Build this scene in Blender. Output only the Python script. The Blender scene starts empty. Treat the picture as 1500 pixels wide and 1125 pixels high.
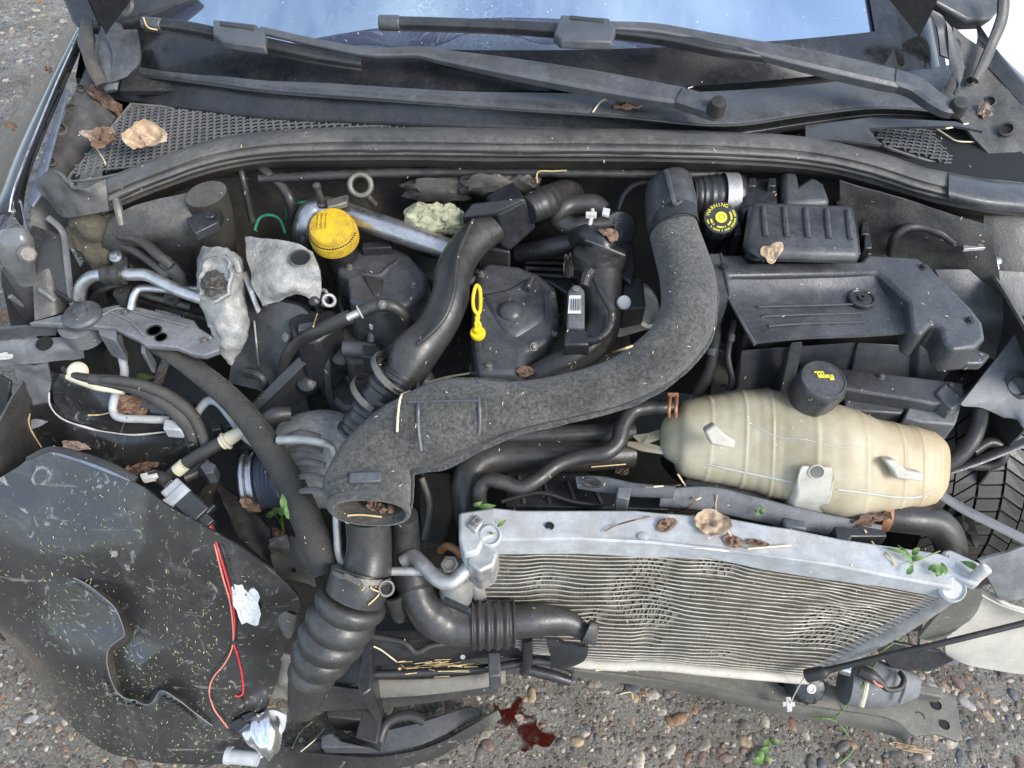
import bpy, bmesh, math, random
from mathutils import Vector, Matrix, noise, geometry
R = math.radians
random.seed(7)
sc = bpy.context.scene
COL = sc.collection

# ------------------------------------------------------------------ camera
CH, PITCH, F = 1.6, 50.0, 1133.0          # camera height, pitch down, focal length in photo pixels (1500 wide)
CAM = Vector((0, 0, CH))
FWD = Vector((0, math.cos(R(PITCH)), -math.sin(R(PITCH))))
UPV = Vector((0, math.sin(R(PITCH)), math.cos(R(PITCH))))
RGT = Vector((1, 0, 0))
cd = bpy.data.cameras.new('camera'); cam = bpy.data.objects.new('camera', cd); COL.objects.link(cam)
cam.location = CAM; cam.rotation_euler = (R(90 - PITCH), 0, 0)
cd.sensor_fit = 'HORIZONTAL'; cd.sensor_width = 36; cd.lens = 36 * F / 1500; cd.clip_start = .02; cd.clip_end = 500
sc.camera = cam
# ------------------------------------------------------------------ sky and sun
SUN_EL, SUN_AZ = 38, 128      # azimuth clockwise from +Y (behind the car)
w = bpy.data.worlds.new('World'); sc.world = w; w.use_nodes = True
nt = w.node_tree; nt.nodes.clear()
sky = nt.nodes.new('ShaderNodeTexSky'); sky.sky_type = 'NISHITA'; sky.sun_disc = False
sky.sun_elevation = R(SUN_EL); sky.sun_rotation = R(SUN_AZ); sky.dust_density = 1.0; sky.air_density = 1.0
bg = nt.nodes.new('ShaderNodeBackground'); bg.inputs[1].default_value = .15
wo = nt.nodes.new('ShaderNodeOutputWorld')
tcw = nt.nodes.new('ShaderNodeTexCoord'); ncl = nt.nodes.new('ShaderNodeTexNoise'); ncl.inputs['Scale'].default_value = 2.2; ncl.inputs['Detail'].default_value = 7; ncl.inputs['Roughness'].default_value = .6
nt.links.new(tcw.outputs['Generated'], ncl.inputs[0])
rcl = nt.nodes.new('ShaderNodeMapRange'); rcl.inputs[1].default_value = .42; rcl.inputs[2].default_value = .72; rcl.inputs[3].default_value = .1; rcl.inputs[4].default_value = .8; nt.links.new(ncl.outputs[0], rcl.inputs[0])
mcl = nt.nodes.new('ShaderNodeMix'); mcl.data_type = 'RGBA'; mcl.inputs[7].default_value = (4.6, 5.2, 5.8, 1)      # thin broken cloud over the whole sky
nt.links.new(rcl.outputs[0], mcl.inputs[0]); nt.links.new(sky.outputs[0], mcl.inputs[6])
nt.links.new(mcl.outputs[2], bg.inputs[0]); nt.links.new(bg.outputs[0], wo.inputs[0])
sl = bpy.data.lights.new('sun', 'SUN'); sl.energy = 1.7; sl.angle = R(24); sl.color = (1, .95, .88)
so = bpy.data.objects.new('sun', sl); COL.objects.link(so)
sd = Vector((math.sin(R(SUN_AZ)) * math.cos(R(SUN_EL)), math.cos(R(SUN_AZ)) * math.cos(R(SUN_EL)), math.sin(R(SUN_EL))))
so.rotation_euler = sd.to_track_quat('Z', 'Y').to_euler(); so.location = (2, -2, 4)
sc.view_settings.view_transform = 'Standard'; sc.view_settings.look = 'None'
sc.view_settings.exposure = 1.15; sc.view_settings.gamma = 1; sc.view_settings.use_curve_mapping = False

# ------------------------------------------------------------------ helpers: places
def ray(px, py): return FWD + RGT * ((px - 750) / F) + UPV * ((562.5 - py) / F)
def P(px, py, z): d = ray(px, py); return CAM + d * ((z - CH) / d.z)
def mpp(p): return (p - CAM).dot(FWD) / F
def pv(t): return P(*t[:3]) if not isinstance(t, Vector) else t
def cr(a, b, c, d, t):
    return .5 * ((2 * b) + (c - a) * t + (2 * a - 5 * b + 4 * c - d) * t * t + (3 * b - a - 3 * c + d) * t ** 3)
def spline(vals, n):
    out = []
    m = len(vals)
    for i in range(m - 1):
        a, b, c, d = vals[max(i - 1, 0)], vals[i], vals[i + 1], vals[min(i + 2, m - 1)]
        for k in range(n): out.append(cr(a, b, c, d, k / n))
    out.append(vals[-1]); return out
def nz(p, s=1, o=0): return noise.noise(Vector(p) * s + Vector((o, o * 1.7, -o)))

# ------------------------------------------------------------------ helpers: meshes
class MB:
    def __init__(s): s.v = []; s.f = []
    def add(s, vs, fs):
        o = len(s.v); s.v += [Vector(v) for v in vs]; s.f += [tuple(i + o for i in f) for f in fs]; return s
    def rings(s, rings, c0=True, c1=True, close=True):
        n = len(rings[0]); vs = [v for r in rings for v in r]; fs = []
        for i in range(len(rings) - 1):
            for j in range(n if close else n - 1):
                k = (j + 1) % n
                fs.append((i * n + j, i * n + k, (i + 1) * n + k, (i + 1) * n + j))
        if c0: fs.append(tuple(range(n - 1, -1, -1)))
        if c1: fs.append(tuple((len(rings) - 1) * n + j for j in range(n)))
        return s.add(vs, fs)
    def sweep(s, pts, rad, seg=14, c0=True, c1=True, corr=None, flat=1, flatdir=None, wob=0, pw=2):
        L = 0; rings = []; prev = None; last = None
        for i, p in enumerate(pts):
            t = (pts[min(i + 1, len(pts) - 1)] - pts[max(i - 1, 0)])
            t = t.normalized() if t.length > 1e-9 else Vector((0, 0, 1))
            if prev is None:
                u = flatdir.copy() if flatdir else (Vector((0, 0, 1)) if abs(t.z) < .9 else Vector((1, 0, 0)))
            else: u = prev
            u = (u - t * u.dot(t)); u = u.normalized() if u.length > 1e-6 else t.orthogonal().normalized()
            prev = u; b = t.cross(u)
            if last is not None: L += (p - last).length
            last = p
            r = rad[i] if hasattr(rad, '__len__') else rad
            if corr: r *= corr(L)
            if wob: r *= 1 + wob * nz(p, 40)
            sp = lambda v: math.copysign(abs(v) ** (2 / pw), v)
            rings.append([p + u * (sp(math.cos(a)) * r * flat) + b * (sp(math.sin(a)) * r) for a in [2 * math.pi * k / seg for k in range(seg)]])
        return s.rings(rings, c0, c1)
    def jit(s, amp, fr, o=0):
        s.v = [v + Vector(noise.noise_vector(v * fr + Vector((o, o, o)))) * amp + Vector(noise.noise_vector(v * fr * 2.7)) * (amp * .45) for v in s.v]; return s
    def strap(s, pts, n=6, flat=.4, k_=1):
        w_ = spline([pv(t) for t in pts], n); rr = spline([t[3] * k_ * mpp(pv(t)) for t in pts], n); rings = []
        for i, p in enumerate(w_):
            t = (w_[min(i + 1, len(w_) - 1)] - w_[max(i - 1, 0)]).normalized(); u = Vector((0, -.25, 1)); u = (u - t * u.dot(t)).normalized(); b = t.cross(u); r = rr[i]
            rings.append([p + u * (r * flat * a) + b * (r * c) for a, c in ((.55, 1), (1, .72), (1, -.72), (.55, -1), (-1, -1), (-1, 1))])
        return s.rings(rings)
    def tube(s, pts, n=6, seg=14, r=None, **k):
        """pts (px,py,z,r in photo pixels)"""
        w_ = [pv(t) for t in pts]
        rr = [(t[3] if r is None else r) * mpp(p) for t, p in zip(pts, w_)]
        return s.sweep(spline(w_, n), spline(rr, n), seg=seg, **k)
    def etube(s, secs, n=6, seg=28, c0=True, c1=True, pw=2.0, corr=None, inner=0):
        """secs (lx,ly,rx,ry,z,ratio): silhouette edges in the photo, height of the axis, depth ratio"""
        C, A, Q = [], [], []
        for (lx, ly, rx, ry, z, q) in secs:
            c = P((lx + rx) / 2, (ly + ry) / 2, z); m = mpp(c)
            C.append(c); A.append((RGT * (rx - lx) - UPV * (ry - ly)) * (.5 * m)); Q.append(q)
        C, A, Q = spline(C, n), spline(A, n), spline(Q, n)
        def mk(scale):
            rings = []
            for i, c in enumerate(C):
                t = (C[min(i + 1, len(C) - 1)] - C[max(i - 1, 0)]).normalized()
                b = A[i].cross(t)
                if b.dot(CAM - c) < 0: b = -b
                b = b.normalized() * (A[i].length * Q[i])
                k_ = corr(i / (len(C) - 1)) if corr else 1
                k_ *= scale
                ring = []
                for j in range(seg):
                    a = 2 * math.pi * j / seg; ca, sa = math.cos(a), math.sin(a)
                    ca = math.copysign(abs(ca) ** (2 / pw), ca); sa = math.copysign(abs(sa) ** (2 / pw), sa)
                    ring.append(c + A[i] * (ca * k_) + b * (sa * k_))
                rings.append(ring)
            return rings
        if inner:
            o = mk(1); i_ = mk(1 - inner)
            return s.rings(o + i_[::-1], False, False)
        return s.rings(mk(1), c0, c1)
    def plate(s, pts, th=.004, z=None, holes=None):
        vs = [P(t[0], t[1], t[2] if len(t) > 2 else z) for t in pts]
        n = geometry.normal(vs)
        c = sum(vs, Vector()) / len(vs)
        if n.dot(CAM - c) < 0: vs.reverse(); n = -n
        m = len(vs)
        return s.add(vs + [v - n * th for v in vs], [tuple(range(m)), tuple(range(2 * m - 1, m - 1, -1))] +
                     [(j, m + j, m + (j + 1) % m, (j + 1) % m) for j in range(m)])
    def prism(s, pts, z, zb, taper=1.0, dx=0, dy=0):
        vs = [P(t[0], t[1], t[2] if len(t) > 2 else z) for t in pts]
        if geometry.normal(vs).z < 0: vs.reverse()
        c = sum(vs, Vector()) / len(vs); m = len(vs)
        lo = [Vector((c.x + (v.x - c.x) * taper + dx, c.y + (v.y - c.y) * taper + dy, zb)) for v in vs]
        return s.add(vs + lo, [tuple(range(m)), tuple(range(2 * m - 1, m - 1, -1))] +
                     [(j, m + j, m + (j + 1) % m, (j + 1) % m) for j in range(m)])
    def grid(s, g, nu=8, nv=8, th=.004, amp=0, sc_=12, disp=None, vdisp=None):
        W = [[(p if isinstance(p, Vector) else P(*p)) for p in row] for row in g]
        rows = [spline(r, nu) for r in W]
        cols = [spline([r[j] for r in rows], nv) for j in range(len(rows[0]))]
        H, Wd = len(cols[0]), len(cols)
        V = [[cols[j][i] for j in range(Wd)] for i in range(H)]
        N = []
        for i in range(H):
            rn = []
            for j in range(Wd):
                du = V[i][min(j + 1, Wd - 1)] - V[i][max(j - 1, 0)]; dv = V[min(i + 1, H - 1)][j] - V[max(i - 1, 0)][j]
                n = du.cross(dv); n = n.normalized() if n.length > 1e-12 else Vector((0, 0, 1))
                if n.dot(CAM - V[i][j]) < 0: n = -n
                rn.append(n)
            N.append(rn)
        for i in range(H):
            for j in range(Wd):
                d = amp * nz(V[i][j], sc_) + amp * .5 * nz(V[i][j], sc_ * 2.7, 3)
                if disp: d += disp(V[i][j], j / (Wd - 1), i / (H - 1))
                V[i][j] = V[i][j] + N[i][j] * d
                if vdisp: V[i][j] = V[i][j] + (CAM - V[i][j]).normalized() * vdisp(V[i][j])
        top = [v for r in V for v in r]; bot = [V[i][j] - N[i][j] * th for i in range(H) for j in range(Wd)]
        o = H * Wd; fs = []
        for i in range(H - 1):
            for j in range(Wd - 1):
                a, b, c, d = i * Wd + j, i * Wd + j + 1, (i + 1) * Wd + j + 1, (i + 1) * Wd + j
                fs.append((a, b, c, d)); fs.append((o + d, o + c, o + b, o + a))
        def side(l):
            for a, b in zip(l[:-1], l[1:]): fs.append((a, b, o + b, o + a))
        side([j for j in range(Wd)]); side([(H - 1) * Wd + j for j in range(Wd)])
        side([i * Wd for i in range(H)]); side([i * Wd + Wd - 1 for i in range(H)])
        s.V = V; s.N = N
        return s.add(top + bot, fs)
    def lathe(s, prof, o, ax=Vector((0, 0, 1)), seg=24, mod=None, c0=True, c1=True):
        ax = ax.normalized(); u = ax.orthogonal().normalized() if abs(ax.x) > .9 else (RGT - ax * RGT.dot(ax)).normalized(); b = ax.cross(u)
        return s.rings([[o + ax * h + (u * math.cos(a) + b * math.sin(a)) * (r * (mod(a, i) if mod else 1)) for a in [2 * math.pi * k / seg for k in range(seg)]] for i, (r, h) in enumerate(prof)], c0, c1)
    def cyl(s, a, b, r, r2=None, seg=16):
        return s.lathe([(r, 0), (r2 or r, (b - a).length)], a, b - a, seg)
    def box(s, c, x, y, z):
        """c centre, half-axis vectors"""
        vs = [c + x * i + y * j + z * k for k in (-1, 1) for (i, j) in ((-1, -1), (1, -1), (1, 1), (-1, 1))]
        return s.add(vs, [(3, 2, 1, 0), (4, 5, 6, 7), (0, 1, 5, 4), (1, 2, 6, 5), (2, 3, 7, 6), (3, 0, 4, 7)])
    def ball(s, c, r, sub=3, amp=0, fr=8, sq=(1, 1, 1)):
        bm = bmesh.new(); bmesh.ops.create_icosphere(bm, subdivisions=sub, radius=1)
        bm.verts.index_update()
        vs = []
        for v in bm.verts:
            k = 1 + amp * nz(v.co, fr * .25, c.x * 9) + amp * .6 * nz(v.co, fr * .7, c.y * 7)
            vs.append(c + Vector((v.co.x * sq[0], v.co.y * sq[1], v.co.z * sq[2])) * (r * k))
        fs = [tuple(v.index for v in f.verts) for f in bm.faces]; bm.free()
        return s.add(vs, fs)
    def torus(s, c, ax, R_, r, seg=28, rs=10):
        ax = ax.normalized(); u = ax.orthogonal().normalized(); b = ax.cross(u)
        rings = []
        for k in range(seg):
            a = 2 * math.pi * k / seg; d = u * math.cos(a) + b * math.sin(a)
            rings.append([c + d * (R_ + r * math.cos(q)) + ax * (r * math.sin(q)) for q in [2 * math.pi * j / rs for j in range(rs)]])
        return s.rings(rings + [rings[0]], False, False)
    def build(s, name, mat, parent=None, bevel=0, angle=38, sub=0, kind=None, label=None, seg=2):
        me = bpy.data.meshes.new(name)
        bm = bmesh.new()
        vv = [bm.verts.new(v) for v in s.v]
        for f in s.f:
            try: bm.faces.new([vv[i] for i in f])
            except ValueError: pass
        bmesh.ops.remove_doubles(bm, verts=bm.verts, dist=1e-6)
        bmesh.ops.recalc_face_normals(bm, faces=bm.faces)
        bm.to_mesh(me); bm.free()
        me.polygons.foreach_set('use_smooth', [True] * len(me.polygons))
        me.set_sharp_from_angle(angle=R(angle))
        me.materials.append(MAT[mat] if isinstance(mat, str) else mat)
        o = bpy.data.objects.new(name, me); COL.objects.link(o)
        if parent: o.parent = parent
        if bevel:
            m = o.modifiers.new('bevel', 'BEVEL'); m.width = bevel; m.segments = seg; m.limit_method = 'ANGLE'; m.angle_limit = R(35)
            m.use_clamp_overlap = True; m.harden_normals = False
        if sub:
            m = o.modifiers.new('sub', 'SUBSURF'); m.levels = sub; m.render_levels = sub
        if kind: o['kind'] = kind
        if label: o['label'] = label
        return o
    def one(s, name, mat, label, cat, group=None, **k):
        return tag(s.build(name, mat, None, **k), label, cat, group)
def tag(o, label, cat, group=None):
    o['label'] = label; o['category'] = cat
    if group: o['group'] = group
    return o
def T(name, label, cat, group=None):
    o = bpy.data.objects.new(name, None); COL.objects.link(o); o.empty_display_size = .05
    return tag(o, label, cat, group)

# ------------------------------------------------------------------ materials
MAT = {}
def nodes(name):
    m = bpy.data.materials.new(name); m.use_nodes = True; MAT[name] = m
    n = m.node_tree.nodes; return m, n, m.node_tree.links, n['Principled BSDF']
def mat(name, col, rough=.5, metal=0, dust=.35, dcol=(.17, .15, .125), var=.25, scale=40, bump=.15, bscale=260, spec=.5, coat=0, dscale=14, up=.6, spot=0, spotcol=(.5, .48, .42), sss=0):
    m, n, l, b = nodes(name)
    tc = n.new('ShaderNodeTexCoord')
    def N(sc_, det=5, ro=.6):
        t = n.new('ShaderNodeTexNoise'); t.inputs['Scale'].default_value = sc_; t.inputs['Detail'].default_value = det; t.inputs['Roughness'].default_value = ro
        l.new(tc.outputs['Object'], t.inputs['Vector']); return t
    def mix(f, a, c):
        x = n.new('ShaderNodeMix'); x.data_type = 'RGBA'
        for s_, v in ((0, f), (6, a), (7, c)):
            if hasattr(v, 'links'): l.new(v, x.inputs[s_])
            else: x.inputs[s_].default_value = v if s_ == 0 else (*v[:3], 1)
        return x.outputs[2]
    def math_(op, a, c=None, cl=False):
        x = n.new('ShaderNodeMath'); x.operation = op; x.use_clamp = cl
        for i, v in enumerate((a, c)):
            if v is None: continue
            if hasattr(v, 'links'): l.new(v, x.inputs[i])
            else: x.inputs[i].default_value = v
        return x.outputs[0]
    def rng(v, a, c, x0=0, x1=1):
        x = n.new('ShaderNodeMapRange'); l.new(v, x.inputs[0])
        x.inputs[1].default_value = a; x.inputs[2].default_value = c; x.inputs[3].default_value = x0; x.inputs[4].default_value = x1
        return x.outputs[0]
    n1 = N(scale)
    lo = [c * (1 - var) for c in col]; hi = [min(1, c * (1 + var)) for c in col]
    c = mix(rng(n1.outputs[0], .3, .7), lo, hi)
    if dust:
        n2 = N(dscale, 9, .68); n4 = N(dscale * 7, 6, .7)
        g = n.new('ShaderNodeNewGeometry'); sx = n.new('ShaderNodeSeparateXYZ'); l.new(g.outputs['Normal'], sx.inputs[0])
        upf = rng(sx.outputs[2], -.3, .9, 1 - up, 1)
        d = math_('MULTIPLY', rng(n2.outputs[0], .34, .70, .20, .95), upf)
        n8 = N(dscale * 26, 3, .6)
        d = math_('MULTIPLY', d, rng(n4.outputs[0], .3, .7, .6, 1.2))
        d = math_('MULTIPLY', d, rng(n8.outputs[0], .35, .7, .7, 1.2))
        d = math_('MULTIPLY', d, dust * 1.15, True)
        c = mix(d, c, dcol)
        l.new(math_('ADD', math_('MULTIPLY', d, .35), rng(n4.outputs[0], .3, .7, rough - .1, rough + .12)), b.inputs['Roughness'])
        if metal: l.new(math_('SUBTRACT', metal, math_('MULTIPLY', d, metal), True), b.inputs['Metallic'])
    else:
        l.new(rng(n1.outputs[0], .2, .8, rough - .08, rough + .08), b.inputs['Roughness'])
        b.inputs['Metallic'].default_value = metal
    if spot:
        n5 = N(420, 2, .5); s5 = rng(n5.outputs[0], .74, .78)
        c = mix(math_('MULTIPLY', s5, spot, True), c, spotcol)
    l.new(c, b.inputs['Base Color'])
    b.inputs['Specular IOR Level'].default_value = spec
    b.inputs['Coat Weight'].default_value = coat
    if sss:
        b.inputs['Subsurface Weight'].default_value = sss; b.inputs['Subsurface Radius'].default_value = (.05, .035, .02); b.inputs['Subsurface Scale'].default_value = .6
    if bump:
        n3 = N(bscale, 4, .6); n6 = N(scale * .6, 5, .6)
        bp = n.new('ShaderNodeBump'); bp.inputs['Strength'].default_value = bump; bp.inputs['Distance'].default_value = .002
        l.new(math_('ADD', n3.outputs[0], math_('MULTIPLY', n6.outputs[0], 1.2)), bp.inputs['Height']); l.new(bp.outputs[0], b.inputs['Normal'])
    return m
mat('black_plastic', (.013, .014, .016), .3, dust=.28, dcol=(.14, .14, .145), spot=.6)
mat('deep_plastic', (.016, .016, .017), .42, dust=.34, dcol=(.14, .13, .115), spot=.5)
mat('grey_plastic', (.045, .048, .054), .36, dust=.48, dcol=(.19, .195, .205), spot=.6)
mat('dusty_plastic', (.075, .08, .088), .42, dust=.85, dcol=(.26, .262, .268), spot=.7)
mat('cover_plastic', (.026, .028, .032), .29, dust=.46, dcol=(.205, .205, .21), dscale=8, spot=.6)
mat('rubber', (.018, .018, .018), .36, dust=.30, dcol=(.16, .15, .135), spot=.5)
mat('hose_rubber', (.020, .020, .020), .32, dust=.30, dcol=(.17, .155, .135), bump=.12, spot=.5)
mat('bellow_rubber', (.020, .020, .021), .30, dust=.34, dcol=(.19, .18, .165), bump=.14, spot=.9)
mat('seal_rubber', (.035, .036, .038), .36, dust=.7, dcol=(.21, .195, .17), bump=.22, scale=20)
mat('alu', (.62, .62, .63), .34, 1, dust=.3, dcol=(.3, .28, .24), bump=.1)
mat('dull_alu', (.5, .5, .49), .48, .9, dust=.5, dcol=(.27, .25, .22), bump=.35, bscale=120)
mat('cast_alu', (.34, .34, .33), .55, .5, dust=.6, dcol=(.25, .235, .2), bump=.9, bscale=160, var=.35, scale=60)
mat('white_alu', (.46, .49, .52), .5, .15, dust=.75, dcol=(.32, .285, .23), bump=.25, dscale=16, spot=.5, spotcol=(.2, .17, .12))
mat('tank_alu', (.55, .55, .54), .42, .8, dust=.5, dcol=(.4, .36, .3), bump=.3)
mat('fin', (.20, .185, .16), .5, .45, dust=.7, dcol=(.3, .27, .21), var=.5, scale=25, up=.3)
mat('fin_tube', (.54, .52, .47), .4, .7, dust=1.0, dcol=(.27, .235, .175), var=.4, scale=22, up=.3, dscale=9)
mat('steel', (.45, .45, .46), .28, 1, dust=.25, bump=.15)
mat('dirty_steel', (.2, .19, .17), .5, .8, dust=.6, bump=.4)
mat('chrome', (.8, .82, .85), .14, 1, dust=.12, bump=.05)
mat('yellow', (.80, .52, .012), .4, dust=1.1, dcol=(.24, .15, .03), dscale=30, up=.1, bump=.2, var=.12)
mat('yellow_clean', (.86, .56, .01), .38, dust=.2, dcol=(.4, .26, .03), bump=.05, var=.08)
mat('print_yellow', (.72, .66, .05), .5, dust=.15, bump=0, var=.1)
mat('paint', (.008, .009, .011), .12, dust=.25, dcol=(.14, .13, .11), bump=.02, coat=.5, spot=.3)
mat('blue_grey_metal', (.16, .19, .26), .35, .3, dust=.3, bump=.1)
mat('dark_metal', (.028, .027, .026), .45, .1, dust=.7, dcol=(.14, .122, .098), bump=.4, scale=18)
mat('wing_metal', (.025, .025, .027), .36, .1, dust=.75, dcol=(.17, .16, .14), bump=.35, scale=15, dscale=9)
mat('fur_pad', (.06, .052, .038), .95, dust=.8, dcol=(.19, .165, .115), bump=1.5, bscale=330, dscale=30)
mat('cross_metal', (.10, .10, .09), .5, .1, dust=.9, dcol=(.24, .22, .18), bump=.3, scale=18)
mat('pale_panel', (.55, .52, .46), .55, 0, dust=.75, dcol=(.36, .32, .26), bump=.3, scale=12, dscale=16, spot=.4, spotcol=(.1, .09, .07))
mat('cream', (.62, .58, .42), .5, dust=.3, dcol=(.4, .34, .24), bump=.2)
mat('white_plastic', (.52, .51, .48), .5, dust=.5, dcol=(.35, .32, .28), bump=.15)
mat('clip_plastic', (.48, .46, .40), .45, dust=.4, dcol=(.36, .33, .27), bump=.12, sss=.2)
mat('label_white', (.75, .75, .74), .5, dust=.25, bump=0)
mat('ink', (.02, .02, .02), .6, dust=0, bump=0)
mat('connector', (.36, .40, .43), .5, dust=.55, dcol=(.3, .28, .25), bump=.2, spot=.5)
mat('red_wire', (.72, .03, .045), .38, dust=.15, bump=.05)
mat('pink_wire', (.62, .22, .16), .4, dust=.15, bump=.05)
mat('black_wire', (.02, .02, .02), .4, dust=.2, bump=.05)
mat('green_wire', (.02, .2, .11), .4, dust=.1, bump=.05)
mat('copper', (.55, .28, .14), .35, .9, dust=.3, bump=.1)
mat('recess_shade', (.01, .01, .01), .7, dust=0, bump=0)  # near-black put in for the shade inside holes and under grilles
mat('straw', (.62, .47, .23), .6, dust=0, bump=.1, var=.3, scale=60)
mat('straw_pale', (.74, .64, .42), .6, dust=0, bump=.1, var=.2)
mat('leaf_tan', (.40, .29, .19), .65, dust=.4, dcol=(.50, .38, .26), bump=.7, bscale=130, var=.5, scale=70, up=0)
mat('leaf_brown', (.17, .10, .065), .65, dust=.5, dcol=(.28, .19, .135), bump=.8, bscale=130, var=.5, scale=70, up=0)
mat('leaf_grey', (.33, .25, .20), .7, dust=.5, dcol=(.42, .34, .28), bump=.8, bscale=130, var=.5, scale=70, up=0)
mat('green_leaf', (.10, .19, .045), .5, dust=.2, dcol=(.3, .4, .12), bump=.3, var=.35, scale=60, up=0)
mat('clip', (.52, .49, .22), .6, dust=0, bump=0, var=.4, scale=90)
mat('gloss_grey', (.13, .135, .14), .2, dust=.3, dcol=(.3, .29, .28), bump=.1, coat=.4)
mat('grille_bar', (.10, .105, .11), .5, dust=.7, dcol=(.24, .23, .21))
mat('foam', (.38, .37, .25), .95, dust=.5, dcol=(.28, .28, .16), bump=1.2, bscale=150, var=.35, scale=50, up=0)
mat('cloth', (.62, .64, .67), .95, dust=.15, bump=1.0, bscale=320, var=.15, scale=80)
mat('braid', (.035, .035, .034), .6, dust=.45, dcol=(.15, .14, .12), bump=.4, bscale=600)
mat('copper_clip', (.46, .22, .10), .45, .4, dust=.4, bump=.2)
mat('belt_blue', (.05, .06, .09), .35, dust=.2, bump=.3)
mat('sunlit_pale', (.82, .80, .76), .8, dust=.2, dcol=(.5, .47, .42), bump=.2)  # near-white colour standing in for ground bleached by sunlight
def felt():
    m, n, l, b = nodes('felt')
    tc = n.new('ShaderNodeTexCoord')
    def N(s_, d, r_):
        t = n.new('ShaderNodeTexNoise'); t.inputs['Scale'].default_value = s_; t.inputs['Detail'].default_value = d; t.inputs['Roughness'].default_value = r_
        l.new(tc.outputs['Object'], t.inputs[0]); return t
    a = N(190, 7, .8); c = N(16, 8, .72); d = N(700, 3, .6)
    r = n.new('ShaderNodeValToRGB'); l.new(a.outputs[0], r.inputs[0])
    e = r.color_ramp.elements; e[0].position = .38; e[0].color = (.018, .018, .018, 1); e[1].position = .66; e[1].color = (.14, .137, .127, 1)
    r2 = n.new('ShaderNodeMix'); r2.data_type = 'RGBA'; r2.blend_type = 'MULTIPLY'; r2.inputs[0].default_value = .7
    rr = n.new('ShaderNodeValToRGB'); l.new(c.outputs[0], rr.inputs[0]); rr.color_ramp.elements[0].position = .32; rr.color_ramp.elements[0].color = (.22, .22, .22, 1); rr.color_ramp.elements[1].position = .7; rr.color_ramp.elements[1].color = (1.7, 1.65, 1.5, 1)
    l.new(r.outputs[0], r2.inputs[6]); l.new(rr.outputs[0], r2.inputs[7]); l.new(r2.outputs[2], b.inputs['Base Color'])
    b.inputs['Roughness'].default_value = .85; b.inputs['Sheen Weight'].default_value = .25
    bp = n.new('ShaderNodeBump'); bp.inputs['Strength'].default_value = .8; bp.inputs['Distance'].default_value = .003
    ad = n.new('ShaderNodeMath'); l.new(a.outputs[0], ad.inputs[0]); l.new(d.outputs[0], ad.inputs[1]); l.new(ad.outputs[0], bp.inputs['Height']); l.new(bp.outputs[0], b.inputs['Normal'])
felt()
def bumper_paint():
    m, n, l, b = nodes('bumper_paint')
    tc = n.new('ShaderNodeTexCoord')
    def N(s_, d, r_, st=(1, 1, 1), di=0):
        mp = n.new('ShaderNodeMapping'); mp.inputs['Scale'].default_value = st; l.new(tc.outputs['Object'], mp.inputs[0])
        t = n.new('ShaderNodeTexNoise'); t.inputs['Scale'].default_value = s_; t.inputs['Detail'].default_value = d; t.inputs['Roughness'].default_value = r_; t.inputs['Distortion'].default_value = di
        l.new(mp.outputs[0], t.inputs[0]); return t.outputs[0]
    def ramp(v, a, c, c0, c1):
        r = n.new('ShaderNodeValToRGB'); l.new(v, r.inputs[0]); e = r.color_ramp.elements
        e[0].position = a; e[0].color = (*c0, 1); e[1].position = c; e[1].color = (*c1, 1); return r.outputs[0]
    def mix(f, a, c):
        x = n.new('ShaderNodeMix'); x.data_type = 'RGBA'; l.new(f, x.inputs[0])
        for i, v in ((6, a), (7, c)):
            if hasattr(v, 'links'): l.new(v, x.inputs[i])
            else: x.inputs[i].default_value = (*v, 1)
        return x.outputs[2]
    c = ramp(N(5, 6, .65), .35, .7, (.012, .012, .013), (.036, .035, .033))
    c = mix(ramp(N(8, 10, .78, (1, 1, 1), .8), .54, .76, (0, 0, 0), (.5, .5, .5)), c, (.17, .165, .155))
    c = mix(ramp(N(26, 8, .75, (1, 1, 1), 2.2), .58, .66, (0, 0, 0), (.75, .75, .75)), c, (.30, .295, .285))
    c = mix(ramp(N(60, 3, .5, (.06, 1, 1)), .68, .74, (0, 0, 0), (.55, .55, .55)), c, (.24, .23, .21))
    c = mix(ramp(N(45, 5, .6, (1, .15, .15), 1.0), .70, .75, (0, 0, 0), (.6, .6, .6)), c, (.25, .25, .24))
    l.new(c, b.inputs['Base Color'])
    l.new(ramp(N(9, 6, .65), .3, .75, (.22, .22, .22), (.42, .42, .42)), b.inputs['Roughness'])
    bp = n.new('ShaderNodeBump'); bp.inputs['Strength'].default_value = .05; bp.inputs['Distance'].default_value = .004
    b.inputs['Coat Weight'].default_value = .9; b.inputs['Coat Roughness'].default_value = .16
    l.new(N(30, 5, .6), bp.inputs['Height']); l.new(bp.outputs[0], b.inputs['Normal'])
bumper_paint()
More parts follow.
